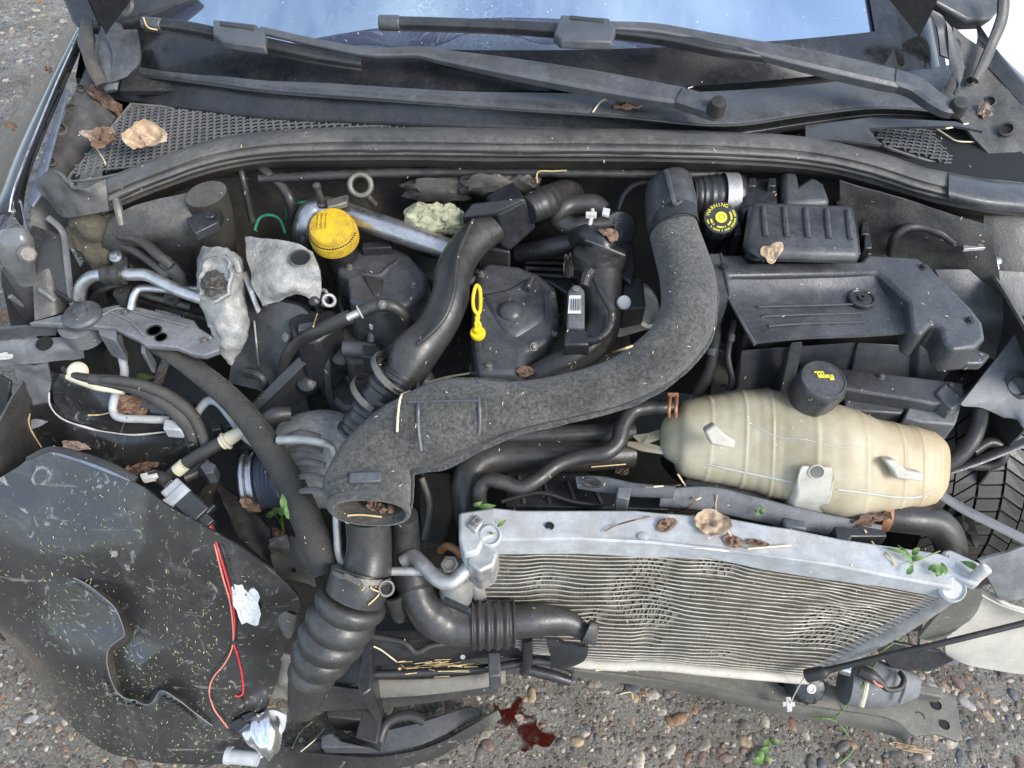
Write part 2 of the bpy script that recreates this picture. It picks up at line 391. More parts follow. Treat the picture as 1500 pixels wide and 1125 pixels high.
def ground_mat(name, sand, tint):
    m, n, l, b = nodes(name)
    tc = n.new('ShaderNodeTexCoord')
    def N(s_, d, r_):
        t = n.new('ShaderNodeTexNoise'); t.inputs['Scale'].default_value = s_; t.inputs['Detail'].default_value = d; t.inputs['Roughness'].default_value = r_
        l.new(tc.outputs['Object'], t.inputs[0]); return t.outputs[0]
    a = N(160, 8, .75); g = N(6, 6, .6); h = N(45, 5, .65)
    r = n.new('ShaderNodeValToRGB'); l.new(a, r.inputs[0]); e = r.color_ramp.elements
    e[0].position = .33; e[0].color = (*[v * .35 for v in sand], 1); e[1].position = .68; e[1].color = (*[min(1, v * 1.7) for v in sand], 1)
    x = n.new('ShaderNodeMix'); x.data_type = 'RGBA'; x.blend_type = 'MULTIPLY'; x.inputs[0].default_value = 1
    r2 = n.new('ShaderNodeValToRGB'); l.new(g, r2.inputs[0]); r2.color_ramp.elements[0].position = .3; r2.color_ramp.elements[0].color = (*tint, 1); r2.color_ramp.elements[1].position = .65; r2.color_ramp.elements[1].color = (1.1, 1.08, 1.05, 1)
    vo = n.new('ShaderNodeTexVoronoi'); vo.inputs['Scale'].default_value = 95; l.new(tc.outputs['Object'], vo.inputs['Vector'])
    vs_ = n.new('ShaderNodeSeparateColor'); l.new(vo.outputs['Color'], vs_.inputs[0])
    vr = n.new('ShaderNodeValToRGB'); l.new(vs_.outputs[0], vr.inputs[0]); ce = vr.color_ramp; ce.interpolation = 'CONSTANT'
    ce.elements[0].color = (.10, .095, .09, 1); ce.elements[1].position = .9; ce.elements[1].color = (.38, .35, .30, 1)
    for p_, c_ in ((.2, (.22, .19, .15)), (.4, (.16, .15, .14)), (.55, (.28, .22, .15)), (.68, (.20, .13, .09)), (.78, (.27, .26, .245))): q_ = ce.elements.new(p_); q_.color = (*c_, 1)
    vm = n.new('ShaderNodeMapRange'); l.new(vo.outputs['Distance'], vm.inputs[0]); vm.inputs[1].default_value = .46; vm.inputs[2].default_value = .34
    gt = n.new('ShaderNodeMath'); gt.operation = 'GREATER_THAN'; gt.inputs[1].default_value = .45; l.new(vs_.outputs[1], gt.inputs[0])
    vk = n.new('ShaderNodeMath'); vk.operation = 'MULTIPLY'; l.new(vm.outputs[0], vk.inputs[0]); l.new(gt.outputs[0], vk.inputs[1])
    xs_ = n.new('ShaderNodeMix'); xs_.data_type = 'RGBA'; l.new(vk.outputs[0], xs_.inputs[0]); l.new(r.outputs[0], xs_.inputs[6]); l.new(vr.outputs[0], xs_.inputs[7])
    l.new(xs_.outputs[2], x.inputs[6]); l.new(r2.outputs[0], x.inputs[7]); l.new(x.outputs[2], b.inputs['Base Color'])
    b.inputs['Roughness'].default_value = .85
    bp = n.new('ShaderNodeBump'); bp.inputs['Strength'].default_value = 1; bp.inputs['Distance'].default_value = .006
    ad = n.new('ShaderNodeMath'); l.new(a, ad.inputs[0]); l.new(h, ad.inputs[1]); a2 = n.new('ShaderNodeMath'); l.new(ad.outputs[0], a2.inputs[0]); l.new(vk.outputs[0], a2.inputs[1]); l.new(a2.outputs[0], bp.inputs['Height']); l.new(bp.outputs[0], b.inputs['Normal'])
ground_mat('ground', (.235, .22, .195), (.55, .51, .46))
def pebble_mat():
    m, n, l, b = nodes('pebble')
    g = n.new('ShaderNodeNewGeometry'); r = n.new('ShaderNodeValToRGB'); l.new(g.outputs['Random Per Island'], r.inputs[0])
    cols = [(0, (.12, .11, .10)), (.15, (.24, .21, .17)), (.3, (.33, .25, .16)), (.42, (.24, .145, .085)), (.5, (.38, .34, .28)), (.62, (.10, .105, .11)), (.72, (.42, .38, .31)), (.82, (.17, .115, .095)), (.92, (.30, .29, .28)), (1, (.52, .49, .44))]
    cr_ = r.color_ramp; cr_.interpolation = 'CONSTANT'
    cr_.elements[0].position = 0; cr_.elements[0].color = (*cols[0][1], 1); cr_.elements[1].position = 1; cr_.elements[1].color = (*cols[-1][1], 1)
    for p, c in cols[1:-1]: e = cr_.elements.new(p); e.color = (*c, 1)
    tc = n.new('ShaderNodeTexCoord'); t = n.new('ShaderNodeTexNoise'); t.inputs['Scale'].default_value = 120; t.inputs['Detail'].default_value = 6; l.new(tc.outputs['Object'], t.inputs[0])
    x = n.new('ShaderNodeMix'); x.data_type = 'RGBA'; x.blend_type = 'MULTIPLY'; x.inputs[0].default_value = .9
    r2 = n.new('ShaderNodeValToRGB'); l.new(t.outputs[0], r2.inputs[0]); r2.color_ramp.elements[0].position = .3; r2.color_ramp.elements[0].color = (.4, .4, .38, 1); r2.color_ramp.elements[1].position = .65; r2.color_ramp.elements[1].color = (1.25, 1.2, 1.15, 1)
    l.new(r.outputs[0], x.inputs[6]); l.new(r2.outputs[0], x.inputs[7]); l.new(x.outputs[2], b.inputs['Base Color']); b.inputs['Roughness'].default_value = .6
    bp = n.new('ShaderNodeBump'); bp.inputs['Strength'].default_value = .6; bp.inputs['Distance'].default_value = .002; l.new(t.outputs[0], bp.inputs['Height']); l.new(bp.outputs[0], b.inputs['Normal'])
pebble_mat()
def tank_mat():
    m, n, l, b = nodes('tank')
    tc = n.new('ShaderNodeTexCoord'); t = n.new('ShaderNodeTexNoise'); t.inputs['Scale'].default_value = 9; t.inputs['Detail'].default_value = 8; t.inputs['Roughness'].default_value = .65; l.new(tc.outputs['Object'], t.inputs[0])
    r = n.new('ShaderNodeValToRGB'); l.new(t.outputs[0], r.inputs[0]); e = r.color_ramp.elements
    e[0].position = .34; e[0].color = (.29, .25, .165, 1); e[1].position = .66; e[1].color = (.47, .44, .335, 1)
    sx = n.new('ShaderNodeSeparateXYZ'); l.new(tc.outputs['Generated'], sx.inputs[0])
    mr = n.new('ShaderNodeMapRange'); l.new(sx.outputs[0], mr.inputs[0]); mr.inputs[1].default_value = .45; mr.inputs[2].default_value = 1.0; mr.inputs[3].default_value = 0; mr.inputs[4].default_value = .55
    x = n.new('ShaderNodeMix'); x.data_type = 'RGBA'; l.new(mr.outputs[0], x.inputs[0]); l.new(r.outputs[0], x.inputs[6]); x.inputs[7].default_value = (.50, .36, .19, 1)  # amber stain and light coming through, both put into the colour rightwards
    m2 = n.new('ShaderNodeMapRange'); l.new(sx.outputs[2], m2.inputs[0]); m2.inputs[1].default_value = .45; m2.inputs[2].default_value = .05; m2.inputs[3].default_value = 0; m2.inputs[4].default_value = .5
    x2 = n.new('ShaderNodeMix'); x2.data_type = 'RGBA'; l.new(m2.outputs[0], x2.inputs[0]); l.new(x.outputs[2], x2.inputs[6]); x2.inputs[7].default_value = (.50, .25, .15, 1)
    l.new(x2.outputs[2], b.inputs['Base Color'])
    b.inputs['Roughness'].default_value = .42; b.inputs['Specular IOR Level'].default_value = .4; b.inputs['Subsurface Weight'].default_value = .55; b.inputs['Subsurface Radius'].default_value = (.06, .04, .02); b.inputs['Subsurface Scale'].default_value = .5
    t2 = n.new('ShaderNodeTexNoise'); t2.inputs['Scale'].default_value = 60; t2.inputs['Detail'].default_value = 6; l.new(tc.outputs['Object'], t2.inputs[0])
    bp = n.new('ShaderNodeBump'); bp.inputs['Strength'].default_value = .2; bp.inputs['Distance'].default_value = .002; l.new(t2.outputs[0], bp.inputs['Height']); l.new(bp.outputs[0], b.inputs['Normal'])
tank_mat()
def glass_mat():
    m, n, l, b = nodes('windscreen_glass')
    n.remove(b); out = n['Material Output']
    tr = n.new('ShaderNodeBsdfTransparent'); tr.inputs[0].default_value = (.45, .52, .55, 1)
    gl = n.new('ShaderNodeBsdfGlossy'); gl.inputs[0].default_value = (.66, .80, .84, 1); gl.inputs[1].default_value = .015
    lw = n.new('ShaderNodeLayerWeight'); lw.inputs[0].default_value = .35
    mr = n.new('ShaderNodeMapRange'); l.new(lw.outputs[0], mr.inputs[0]); mr.inputs[3].default_value = .72; mr.inputs[4].default_value = .95
    mx = n.new('ShaderNodeMixShader'); l.new(mr.outputs[0], mx.inputs[0]); l.new(tr.outputs[0], mx.inputs[1]); l.new(gl.outputs[0], mx.inputs[2])
    tc = n.new('ShaderNodeTexCoord')
    t = n.new('ShaderNodeTexNoise'); t.inputs['Scale'].default_value = 190; t.inputs['Detail'].default_value = 2; l.new(tc.outputs['Object'], t.inputs[0])
    r1 = n.new('ShaderNodeMapRange'); l.new(t.outputs[0], r1.inputs[0]); r1.inputs[1].default_value = .74; r1.inputs[2].default_value = .77
    v = n.new('ShaderNodeTexVoronoi'); v.feature = 'DISTANCE_TO_EDGE'; v.inputs['Scale'].default_value = 60
    t3 = n.new('ShaderNodeTexNoise'); t3.inputs['Scale'].default_value = 7; l.new(tc.outputs['Object'], t3.inputs[0])
    va = n.new('ShaderNodeVectorMath'); va.operation = 'MULTIPLY_ADD'; l.new(t3.outputs[1], va.inputs[0]); va.inputs[1].default_value = (.35, .35, .35); l.new(tc.outputs['Object'], va.inputs[2])
    l.new(va.outputs[0], v.inputs['Vector'])
    r2 = n.new('ShaderNodeMapRange'); l.new(v.outputs['Distance'], r2.inputs[0]); r2.inputs[1].default_value = .030; r2.inputs[2].default_value = .0; r2.inputs[3].default_value = 0; r2.inputs[4].default_value = 1
    gr = n.new('ShaderNodeTexGradient'); gr.gradient_type = 'SPHERICAL'
    mp = n.new('ShaderNodeMapping'); mp.vector_type = 'POINT'; mp.inputs['Location'].default_value = CRACK_LOC; mp.inputs['Scale'].default_value = (3.2, 3.2, 3.2); l.new(tc.outputs['Object'], mp.inputs[0]); l.new(mp.outputs[0], gr.inputs[0])
    mu = n.new('ShaderNodeMath'); mu.operation = 'MULTIPLY'; l.new(r2.outputs[0], mu.inputs[0]); l.new(gr.outputs[0], mu.inputs[1])
    mu2 = n.new('ShaderNodeMath'); mu2.operation = 'MULTIPLY'; mu2.inputs[1].default_value = .28; mu2.use_clamp = True; l.new(mu.outputs[0], mu2.inputs[0])
    ad = n.new('ShaderNodeMath'); ad.operation = 'MAXIMUM'; l.new(r1.outputs[0], ad.inputs[0]); l.new(mu2.outputs[0], ad.inputs[1])
    df = n.new('ShaderNodeBsdfDiffuse'); df.inputs[0].default_value = (.75, .77, .75, 1)
    fd = n.new('ShaderNodeBsdfDiffuse'); fd.inputs[0].default_value = (.46, .50, .85, 1)  # blue diffuse share painted in for purplish haze and the reflected bonnet band
    mf = n.new('ShaderNodeMixShader'); mf.inputs[0].default_value = .10; l.new(mx.outputs[0], mf.inputs[1]); l.new(fd.outputs[0], mf.inputs[2]); mx = mf
    m2 = n.new('ShaderNodeMixShader'); l.new(ad.outputs[0], m2.inputs[0]); l.new(mx.outputs[0], m2.inputs[1]); l.new(df.outputs[0], m2.inputs[2])
    l.new(m2.outputs[0], out.inputs[0])
CRACK_LOC = (.35, .96, -.32)
glass_mat()
def puddle_mat():
    m, n, l, b = nodes('puddle')
    b.inputs['Base Color'].default_value = (.045, .007, .004, 1); b.inputs['Roughness'].default_value = .07
    tc = n.new('ShaderNodeTexCoord'); t = n.new('ShaderNodeTexNoise'); t.inputs['Scale'].default_value = 34; t.inputs['Detail'].default_value = 7; t.inputs['Roughness'].default_value = .62; l.new(tc.outputs['Object'], t.inputs[0])
    mr = n.new('ShaderNodeMapRange'); l.new(t.outputs[0], mr.inputs[0]); mr.inputs[1].default_value = .38; mr.inputs[2].default_value = .56
    tr = n.new('ShaderNodeBsdfTransparent'); mx = n.new('ShaderNodeMixShader'); l.new(mr.outputs[0], mx.inputs[0]); l.new(tr.outputs[0], mx.inputs[1]); l.new(b.outputs[0], mx.inputs[2]); l.new(mx.outputs[0], n['Material Output'].inputs[0])
puddle_mat()
mat('frit', (.008, .008, .010), .12, dust=.25, dcol=(.12, .12, .12), bump=0, spot=.5, dscale=10)

# ================================================================== SETTING
g = MB(); g.add([(-60, -60, 0), (60, -60, 0), (60, 60, 0), (-60, 60, 0)], [(0, 1, 2, 3)])
ground = g.build('ground', 'ground'); ground['kind'] = 'structure'
sl_ = MB(); sl_.add([(1.35, 2.2, .004), (9, 1.6, .004), (9, 14, .004), (1.35, 14, .004)], [(0, 1, 2, 3)])  # pale sheet laid on the ground to paint its far sunlit part
sunlit_patch = sl_.build('sunlit_ground', 'sunlit_pale'); sunlit_patch['kind'] = 'structure'
pb = MB()
def pebble(x, y, r):
    o = Vector((x, y, r * random.uniform(-.45, .05)))
    a = random.uniform(0, math.pi); ca, sa = math.cos(a), math.sin(a); e = random.uniform(1.1, 1.9); h = random.uniform(.35, .6)
    bm = bmesh.new(); bmesh.ops.create_icosphere(bm, subdivisions=2 if r > .0065 else 1, radius=1); bm.verts.index_update()
    s_ = random.random() * 50
    vs = []
    for v in bm.verts:
        k = 1 + .35 * nz(v.co, .9, s_); q = v.co * k
        vs.append(o + Vector(((q.x * e * ca - q.y * sa) * r, (q.x * e * sa + q.y * ca) * r, q.z * h * r)))
    pb.add(vs, [tuple(v.index for v in f.verts) for f in bm.faces]); bm.free()
for i in range(6000):
    x_ = random.uniform(-1.15, 1.12)
    pebble(x_, random.uniform(.25, .72), random.choice((.0016, .002, .0022, .0028, .0035, .004, .005, .0065, .010 if x_ > .3 or random.random() < .4 else .004)) * random.uniform(.8, 1.25))
for i in range(3600): pebble(random.uniform(-3.0, -1.35), random.uniform(1.7, 4.3), random.choice((.006, .008, .01, .013)) * random.uniform(.8, 1.2))
pebbles = pb.build('pebbles', 'pebble', ground, kind='stuff', angle=80)

# ================================================================== CAR BODY
car = T('car', 'crashed black hatchback with its bonnet raised and engine bay laid open', 'car')
def Yb(x): return 1.168 + .34 * x * x
def zb(x): return .952 - .085 * x * x
def G(x, s): return Vector((x, Yb(x) + s * .87, zb(x) + s * .5 - .05 * s * x * x))
xs = [-.70 + 1.40 * i / 24 for i in range(25)]
gl = MB(); gl.grid([[G(x * (1 - .1 * s), s) for x in xs] for s in (0, .2, .45, .8)], nu=1, nv=3, th=.005)
gl.build('windscreen', 'windscreen_glass', car)
fr = MB(); fr.grid([[G(x, s) + Vector((0, -.003, .005)) for x in xs] for s in (-.01, .03, .062)], nu=2, nv=2, th=.001)
for sgn in (-1, 1):
    fr.grid([[G(sgn * xx, s) + Vector((0, -.003, .005)) for xx in (.70 - .07 * s, .675 - .07 * s, .648 - .07 * s)] for s in (.055, .2, .45, .8)], nu=1, nv=3, th=.001)
fr.build('windscreen_frit', 'frit', car)
d = MB(); d.grid([[Vector((x, y, z)) for x in (-.68, -.3, 0, .3, .68)] for (y, z) in ((1.25, .90), (1.45, .955), (1.7, .97), (1.95, .93), (2.0, .6))], nu=3, nv=3, th=.01)
d.build('dashboard', 'deep_plastic', car)
for sgn in (-1, 1):
    p = MB()
    p.grid([[G(sgn * (xx - .07 * s), s) + Vector((sgn * o_, q + .02, h)) for (xx, o_, q, h) in ((.69, .0, 0, .012), (.70, .03, .0, .022), (.70, .07, .02, .01), (.70, .10, .05, -.05), (.7, .12, .06, -.16))] for s in (-.06, .2, .5, .85)], nu=3, nv=4, th=.01)
    p.build('windscreen_pillar', 'paint', car)
# cowl panel
CX = (150, 190, 300, 400, 550, 700, 900, 1060, 1180, 1290, 1400, 1440)
cy0 = (82, 88, 105, 116, 127, 134, 137, 133, 124, 110, 94, 90)
cy1 = (100, 108, 122, 135, 146, 157, 170, 183, 168, 157, 165, 168)
cy2 = (132, 142, 158, 170, 177, 184, 192, 196, 180, 167, 174, 178)
cy3 = (180, 155, 172, 184, 188, 192, 197, 201, 203, 215, 235, 245)
def czz(x, a): return a - .05 * ((x - 760) / 600) ** 2
c = MB()
c.grid([[(x, y, czz(x, .957)) for x, y in zip(CX, cy0)], [(x, (y + y2) / 2, czz(x, .958)) for x, y, y2 in zip(CX, cy0, cy1)],
        [(x, y - 1, czz(x, .952)) for x, y in zip(CX, cy1)], [(x, y + 3, czz(x, .944)) for x, y in zip(CX, cy1)]], nu=5, nv=4, th=.006, amp=.0012, sc_=9)
cowl = c.build('cowl_panel', 'cover_plastic', car)
c = MB()
c.grid([[(x, y + 3, czz(x, .944)) for x, y in zip(CX, cy1)], [(x, (y + y2) / 2, czz(x, .934)) for x, y, y2 in zip(CX, cy1, cy2)],
        [(x, y, czz(x, .922)) for x, y in zip(CX, cy2)], [(x, y + 4, czz(x, .921)) for x, y in zip(CX, cy2)]], nu=5, nv=4, th=.006)
c.tube([(x, y + 1, czz(x, .952), 2.2) for x, y in zip(CX, cy1)][1:-1], n=6, seg=8)
c.build('cowl_step', 'black_plastic', cowl)
c = MB(); c.grid([[(x, y + 2, czz(x, .912)) for x, y in zip(CX, cy2)], [(x, y, czz(x, .87)) for x, y in zip(CX, [max(a, b_ + 8) for a, b_ in zip(cy3, cy2)])],
    [(x, y, czz(x, .88)) for x, y in zip(CX, (290, 275, 235, 205, 200, 203, 205, 208, 220, 245, 268, 275))]], nu=4, nv=4, th=.003)
c.build('cowl_tray', 'recess_shade', cowl)
def inpoly(x, y, pl):
    r = False; j = len(pl) - 1
    for i in range(len(pl)):
        if (pl[i][1] > y) != (pl[j][1] > y) and x < (pl[j][0] - pl[i][0]) * (y - pl[i][1]) / (pl[j][1] - pl[i][1]) + pl[i][0]: r = not r
        j = i
    return r
def grille(poly, z, ax, ay, sk, parent):
    """lattice of small bars over a photo polygon laid at height z"""
    wp = [P(x, y, z(x)) for x, y in poly]
    x0, x1 = min(p.x for p in wp), max(p.x for p in wp); y0, y1 = min(p.y for p in wp), max(p.y for p in wp)
    pl = [(p.x, p.y) for p in wp]; m = MB(); row = 0; y = y0
    zz = lambda x: (z(750 + x * 850))
    while y < y1:
        x = x0 - .1 + (row % 2) * ax * .5 + (y - y0) * sk
        while x < x1 + .1:
            for (cx, cy, hx, hy) in ((x, y, ax * .5, .0016), (x, y + ay / 2, .0011, ay / 2)):
                if inpoly(cx, cy, pl): m.box(Vector((cx, cy, zz(cx))), Vector((hx, 0, 0)), Vector((hy * sk if hx < .002 else 0, hy, 0)), Vector((0, 0, .0010)))
            x += ax
        y += ay; row += 1
    m.tube([(x_, y_, z(x_), 2.5) for x_, y_ in poly + [poly[0]]], n=4, seg=6)
    return m.build('cowl_grille', 'grille_bar', parent, kind='stuff')
grille([(192, 153), (330, 163), (500, 178), (655, 189), (560, 193), (430, 196), (300, 222), (220, 245), (105, 266), (128, 230)], lambda x: czz(x, .917), .0125, .0105, .35, cowl)
grille([(1270, 187), (1340, 184), (1400, 185), (1440, 197), (1488, 264), (1455, 264), (1380, 242), (1290, 212)], lambda x: czz(x, .917), .0125, .0105, -.1, cowl)
c = MB(); c.plate([(1180, 184), (1275, 172), (1400, 178), (1440, 192), (1400, 184), (1272, 187), (1290, 212), (1240, 206), (1180, 203)], .004, .915); c.build('cowl_flat', 'cover_plastic', cowl)
c = MB(); c.plate([(1225, 222), (1290, 172), (1440, 172), (1540, 262), (1530, 292), (1400, 285)], .004, .868); c.build('cowl_tray', 'recess_shade', cowl)
# cowl seal
SP = [(150, 287), (175, 275), (235, 251), (310, 226), (400, 211), (550, 207), (750, 209), (950, 210), (1100, 215), (1200, 224), (1280, 242), (1360, 267), (1440, 283), (1520, 292)]
sz = lambda x: .945 - .04 * ((x - 760) / 600) ** 2
seal = MB(); seal.grid([[(x, y + dy, sz(x) + dz) for x, y in SP] for dy, dz in ((-21, -.012), (-19, -.002), (-15, .003), (-8, .004), (0, .001), (3, -.003), (6, -.002), (12, -.006), (17, -.014))], nu=8, nv=3, th=.008, amp=.0016, sc_=14)
seal = seal.build('cowl_seal', 'seal_rubber', car)
b_ = MB(); b_.tube([(x, y + 17, sz(x) - .016, 4) for x, y in SP], n=8, seg=10, wob=.08); b_.build('seal_bead', 'seal_rubber', seal)
b_ = MB(); b_.grid([[(x, y + 14, sz(x) - .022) for x, y in SP], [(x, y + 27, sz(x) - .03) for x, y in SP], [(x, y + 38, sz(x) - .06) for x, y in SP]], nu=5, nv=3, th=.004, amp=.002, sc_=15); b_.build('seal_flange', 'dark_metal', seal)
b_ = MB()
b_.grid([[(55, 262, .90), (80, 250, .925), (110, 278, .925), (155, 262, .93)], [(60, 285, .885), (90, 283, .90), (120, 287, .915), (157, 285, .915)], [(80, 310, .87), (95, 318, .87), (120, 316, .885), (160, 308, .895)]], nu=6, nv=6, th=.005, amp=.006, sc_=22)
b_.build('seal_end', 'seal_rubber', seal)
b_ = MB(); b_.grid([[(x, y + dy, sz(x) + dz + .003) for x, y in ((1390, 273), (1440, 284), (1500, 290), (1560, 296))] for dy, dz in ((-22, -.012), (-20, -.002), (-14, .004), (0, .002), (12, -.004), (22, -.016))], nu=6, nv=3, th=.008, amp=.001); b_.build('seal_end', 'cover_plastic', seal)
# firewall, floor
fw = MB(); fw.grid([[P(x, y + 5, sz(x) - .03) + Vector((0, .03, 0)) for x, y in SP], [P(x, y + 5, sz(x)) + Vector((0, .06, -.25)) for x, y in SP], [P(x, y, sz(x)) + Vector((0, .05, -.65)) for x, y in SP]], nu=4, nv=5, th=.004, amp=.012, sc_=7)
fw.build('firewall', 'dark_metal', car)
fl = MB(); fl.grid([[Vector((x, y, .24)) for x in (-.80, -.2, .2, .76)] for y in (.56, .95, 1.45)], nu=6, nv=6, th=.004, amp=.02, sc_=6); fl.build('engine_undertray', 'deep_plastic', car)
# left wing (photo left)
lw_ = MB(); lw_.grid([[(100, 33, .80), (111, 36, .925), (120, 38, .945), (124, 60, .935)], [(30, 140, .72), (60, 130, .90), (80, 128, .925), (90, 140, .905)],
    [(-40, 235, .70), (5, 235, .875), (26, 262, .90), (42, 262, .88)], [(-90, 330, .62), (-30, 320, .84), (14, 312, .875), (34, 330, .85)]], nu=7, nv=9, th=.003)
lw_ = lw_.build('front_wing', 'paint', car)
s_ = MB(); s_.tube([(44, 205, .889, 1.6), (20, 252, .884, 2.0), (0, 300, .87, 2.0)], n=6, seg=6); s_.build('yellow_scratch', 'yellow_clean', lw_)
s_ = MB(); s_.tube([(120, 40, .948, 1.2), (80, 128, .927, 1.2), (26, 262, .902, 1.4), (14, 310, .877, 1.4)], n=8, seg=6); s_.build('wing_highlight', 'chrome', lw_)  # bright chrome line stands in for the highlight along the wing crest
s_ = MB(); s_.plate([(93, 131, .912), (100, 130, .915), (58, 285, .886), (47, 302, .88), (40, 296, .88)], .004); s_.build('wing_flange', 'blue_grey_metal', lw_, bevel=.001)
s_ = MB(); s_.plate([(23, 290, .885), (30, 297, .88), (46, 372, .80), (43, 385, .79), (36, 330, .84), (25, 300, .87), (10, 320, .86), (2, 345, .84), (-6, 340, .84), (6, 315, .87)], .004); s_.build('wing_lip', 'blue_grey_metal', lw_, bevel=.001)
iw = MB(); iw.grid([[(130, 90, .93), (150, 130, .90), (180, 160, .87)], [(95, 170, .89), (120, 185, .885), (150, 200, .86)], [(55, 260, .87), (80, 260, .855), (115, 265, .83)], [(45, 330, .83), (75, 330, .82), (100, 335, .79)], [(50, 470, .72), (85, 460, .72), (105, 455, .70)]], nu=6, nv=6, th=.004, amp=.006, sc_=14)
iw = iw.build('inner_wing', 'wing_metal', car)
for (x, y, z, r) in ((105, 160, .894, 8), (88, 190, .885, 10), (75, 238, .872, 7), (118, 130, .91, 6)):
    q = P(x, y, z); h = MB(); h.lathe([(r * mpp(q), 0), (r * mpp(q), .004), (r * .7 * mpp(q), .005), (r * .6 * mpp(q), .0)], q, Vector((.5, -.6, .9)), 18); h.build('plug', 'dark_metal', iw)
hs = MB(); hs.etube([(148, 42, 178, 36, .97, .5), (138, 75, 190, 70, .955, .4), (142, 110, 178, 105, .94, .4), (155, 135, 172, 132, .925, .4)], n=5, seg=12); hs.build('hinge_cover', 'grey_plastic', car)
hs = MB(); hs.tube([(128, 30, .985, 9), (126, 60, .97, 11), (135, 95, .955, 10), (150, 125, .935, 8)], n=6, seg=10, wob=.25, flat=.6); hs.build('bonnet_hinge', 'dark_metal', car)
# left strut tower with pad
st = MB(); st.grid([[(160, 320, .87), (200, 300, .885), (260, 285, .895), (330, 275, .895)], [(150, 360, .82), (205, 350, .84), (265, 340, .85), (338, 320, .84)], [(150, 400, .72), (210, 398, .74), (280, 390, .75), (345, 370, .73)], [(160, 450, .60), (220, 455, .60), (290, 460, .58), (350, 450, .56)]], nu=7, nv=7, th=.004, amp=.008, sc_=14)
st = st.build('strut_tower', 'wing_metal', car)
q = MB(); q.etube([(272, 292, 332, 276, .90, .7), (280, 330, 342, 315, .84, .8), (285, 400, 348, 380, .74, .8)], n=6, seg=22); q.build('strut_dome', 'dark_metal', st)
q = MB(); q.prism([(272, 320), (310, 303), (325, 310), (320, 325), (285, 342)], .885, .87); q.lathe([(.005, 0), (.008, 0), (.008, .003), (.005, .003)], P(308, 316, .886), Vector((0, 0, 1)), 14); q.build('strut_bracket', 'black_plastic', st, bevel=.002)
q = MB(); q.ball(P(150, 355, .80), .058, 4, .22, 9, (.8, .6, 1.0)); q.ball(P(140, 330, .845), .035, 3, .2, 9, (1, .7, .8)); q.build('insulation_pad', 'fur_pad', st)
q = MB(); q.tube([(170, 292, .91, 5), (174, 310, .90, 6), (178, 330, .885, 4)], seg=8); q.build('clip_pin', 'dirty_steel', st)
# right wing and tower
rw = MB(); rw.grid([[(1395, 40, .985), (1400, 95, .935), (1375, 140, .91)], [(1440, 70, .95), (1440, 130, .91), (1415, 185, .89)], [(1490, 110, .925), (1480, 180, .89), (1455, 235, .862)], [(1560, 190, .89), (1530, 240, .86), (1490, 290, .835)]], nu=7, nv=7, th=.004, amp=.006, sc_=14)
rw = rw.build('inner_wing', 'wing_metal', car)
for (x, y, z, r) in ((1450, 150, .895, 9), (1475, 190, .885, 11), (1420, 120, .92, 7)):
    q = P(x, y, z + .004); h = MB(); h.lathe([(r * mpp(q), 0), (r * mpp(q), .004), (r * .7 * mpp(q), .005), (r * .6 * mpp(q), .0)], q, Vector((-.5, -.6, .9)), 18); h.build('plug', 'dark_metal', rw)
q = MB(); q.grid([[(1425, 20, .98), (1432, 55, .955), (1425, 75, .945)], [(1465, 78, .945), (1475, 98, .935), (1466, 118, .92)], [(1520, 130, .91), (1530, 160, .90), (1520, 180, .89)]], nu=6, nv=6, th=.004); q.build('front_wing', 'paint', car)
q = MB(); q.grid([[(1350, 10, 1.02), (1372, 40, .99), (1378, 80, .96)], [(1385, 30, 1.0), (1402, 60, .975), (1412, 100, .945)], [(1390, 100, .945), (1405, 125, .93), (1398, 140, .92)]], nu=6, nv=6, th=.004, amp=.002); q.build('wing_infill', 'cover_plastic', car)
st = MB(); st.grid([[(1230, 265, .90), (1300, 285, .895), (1380, 310, .885), (1450, 330, .875)], [(1235, 330, .83), (1300, 335, .84), (1380, 350, .845), (1460, 380, .83)], [(1260, 400, .76), (1320, 400, .77), (1390, 410, .77), (1470, 440, .76)], [(1300, 470, .70), (1360, 470, .70), (1420, 480, .70), (1490, 500, .68)]], nu=7, nv=7, th=.004, amp=.008, sc_=13)
st = st.build('strut_tower', 'wing_metal', car)
q = MB(); q.grid([[(1370, 395, .80), (1440, 395, .80), (1520, 400, .80)], [(1400, 450, .75), (1460, 460, .75), (1520, 470, .75)], [(1430, 520, .68), (1470, 530, .68), (1530, 540, .68)]], nu=5, nv=5, th=.004, amp=.004); q.build('battery_side_tray', 'cover_plastic', car)
q = MB(); q.grid([[Vector((x, y, z)) for (x, z) in ((.735, .80), (.76, .77), (.775, .65), (.78, .30))] for y in (.70, .9, 1.05, 1.2)], nu=6, nv=6, th=.004, amp=.008, sc_=9); q.build('inner_wing', 'wing_metal', car)
q = MB(); q.grid([[(1440, 262, .885), (1490, 268, .88), (1570, 280, .87)], [(1440, 330, .84), (1490, 340, .84), (1570, 350, .83)], [(1440, 420, .77), (1500, 430, .77), (1570, 450, .76)]], nu=6, nv=6, th=.004, amp=.006, sc_=14); q.build('wing_apron', 'wing_metal', car)
for (x, y, z, r_, sq) in ((715, 272, .86, .030, (1.5, .5, .7)), (765, 270, .86, .022, (1.2, .5, .8)), (640, 280, .84, .035, (1.6, .5, .8))):
    q = MB(); q.ball(P(x, y, z), r_, 3, .35, 9, sq); q.build('firewall_pad', 'dark_metal', car)
q = MB(); q.tube([(380, 262, .87, 7), (560, 254, .875, 7), (680, 252, .875, 7), (820, 253, .875, 7), (1010, 256, .87, 7), (1080, 250, .86, 7)], n=20, seg=10, corr=lambda L: 1 + .12 * math.sin(L * 900)); q.build('firewall_conduit', 'deep_plastic', car)
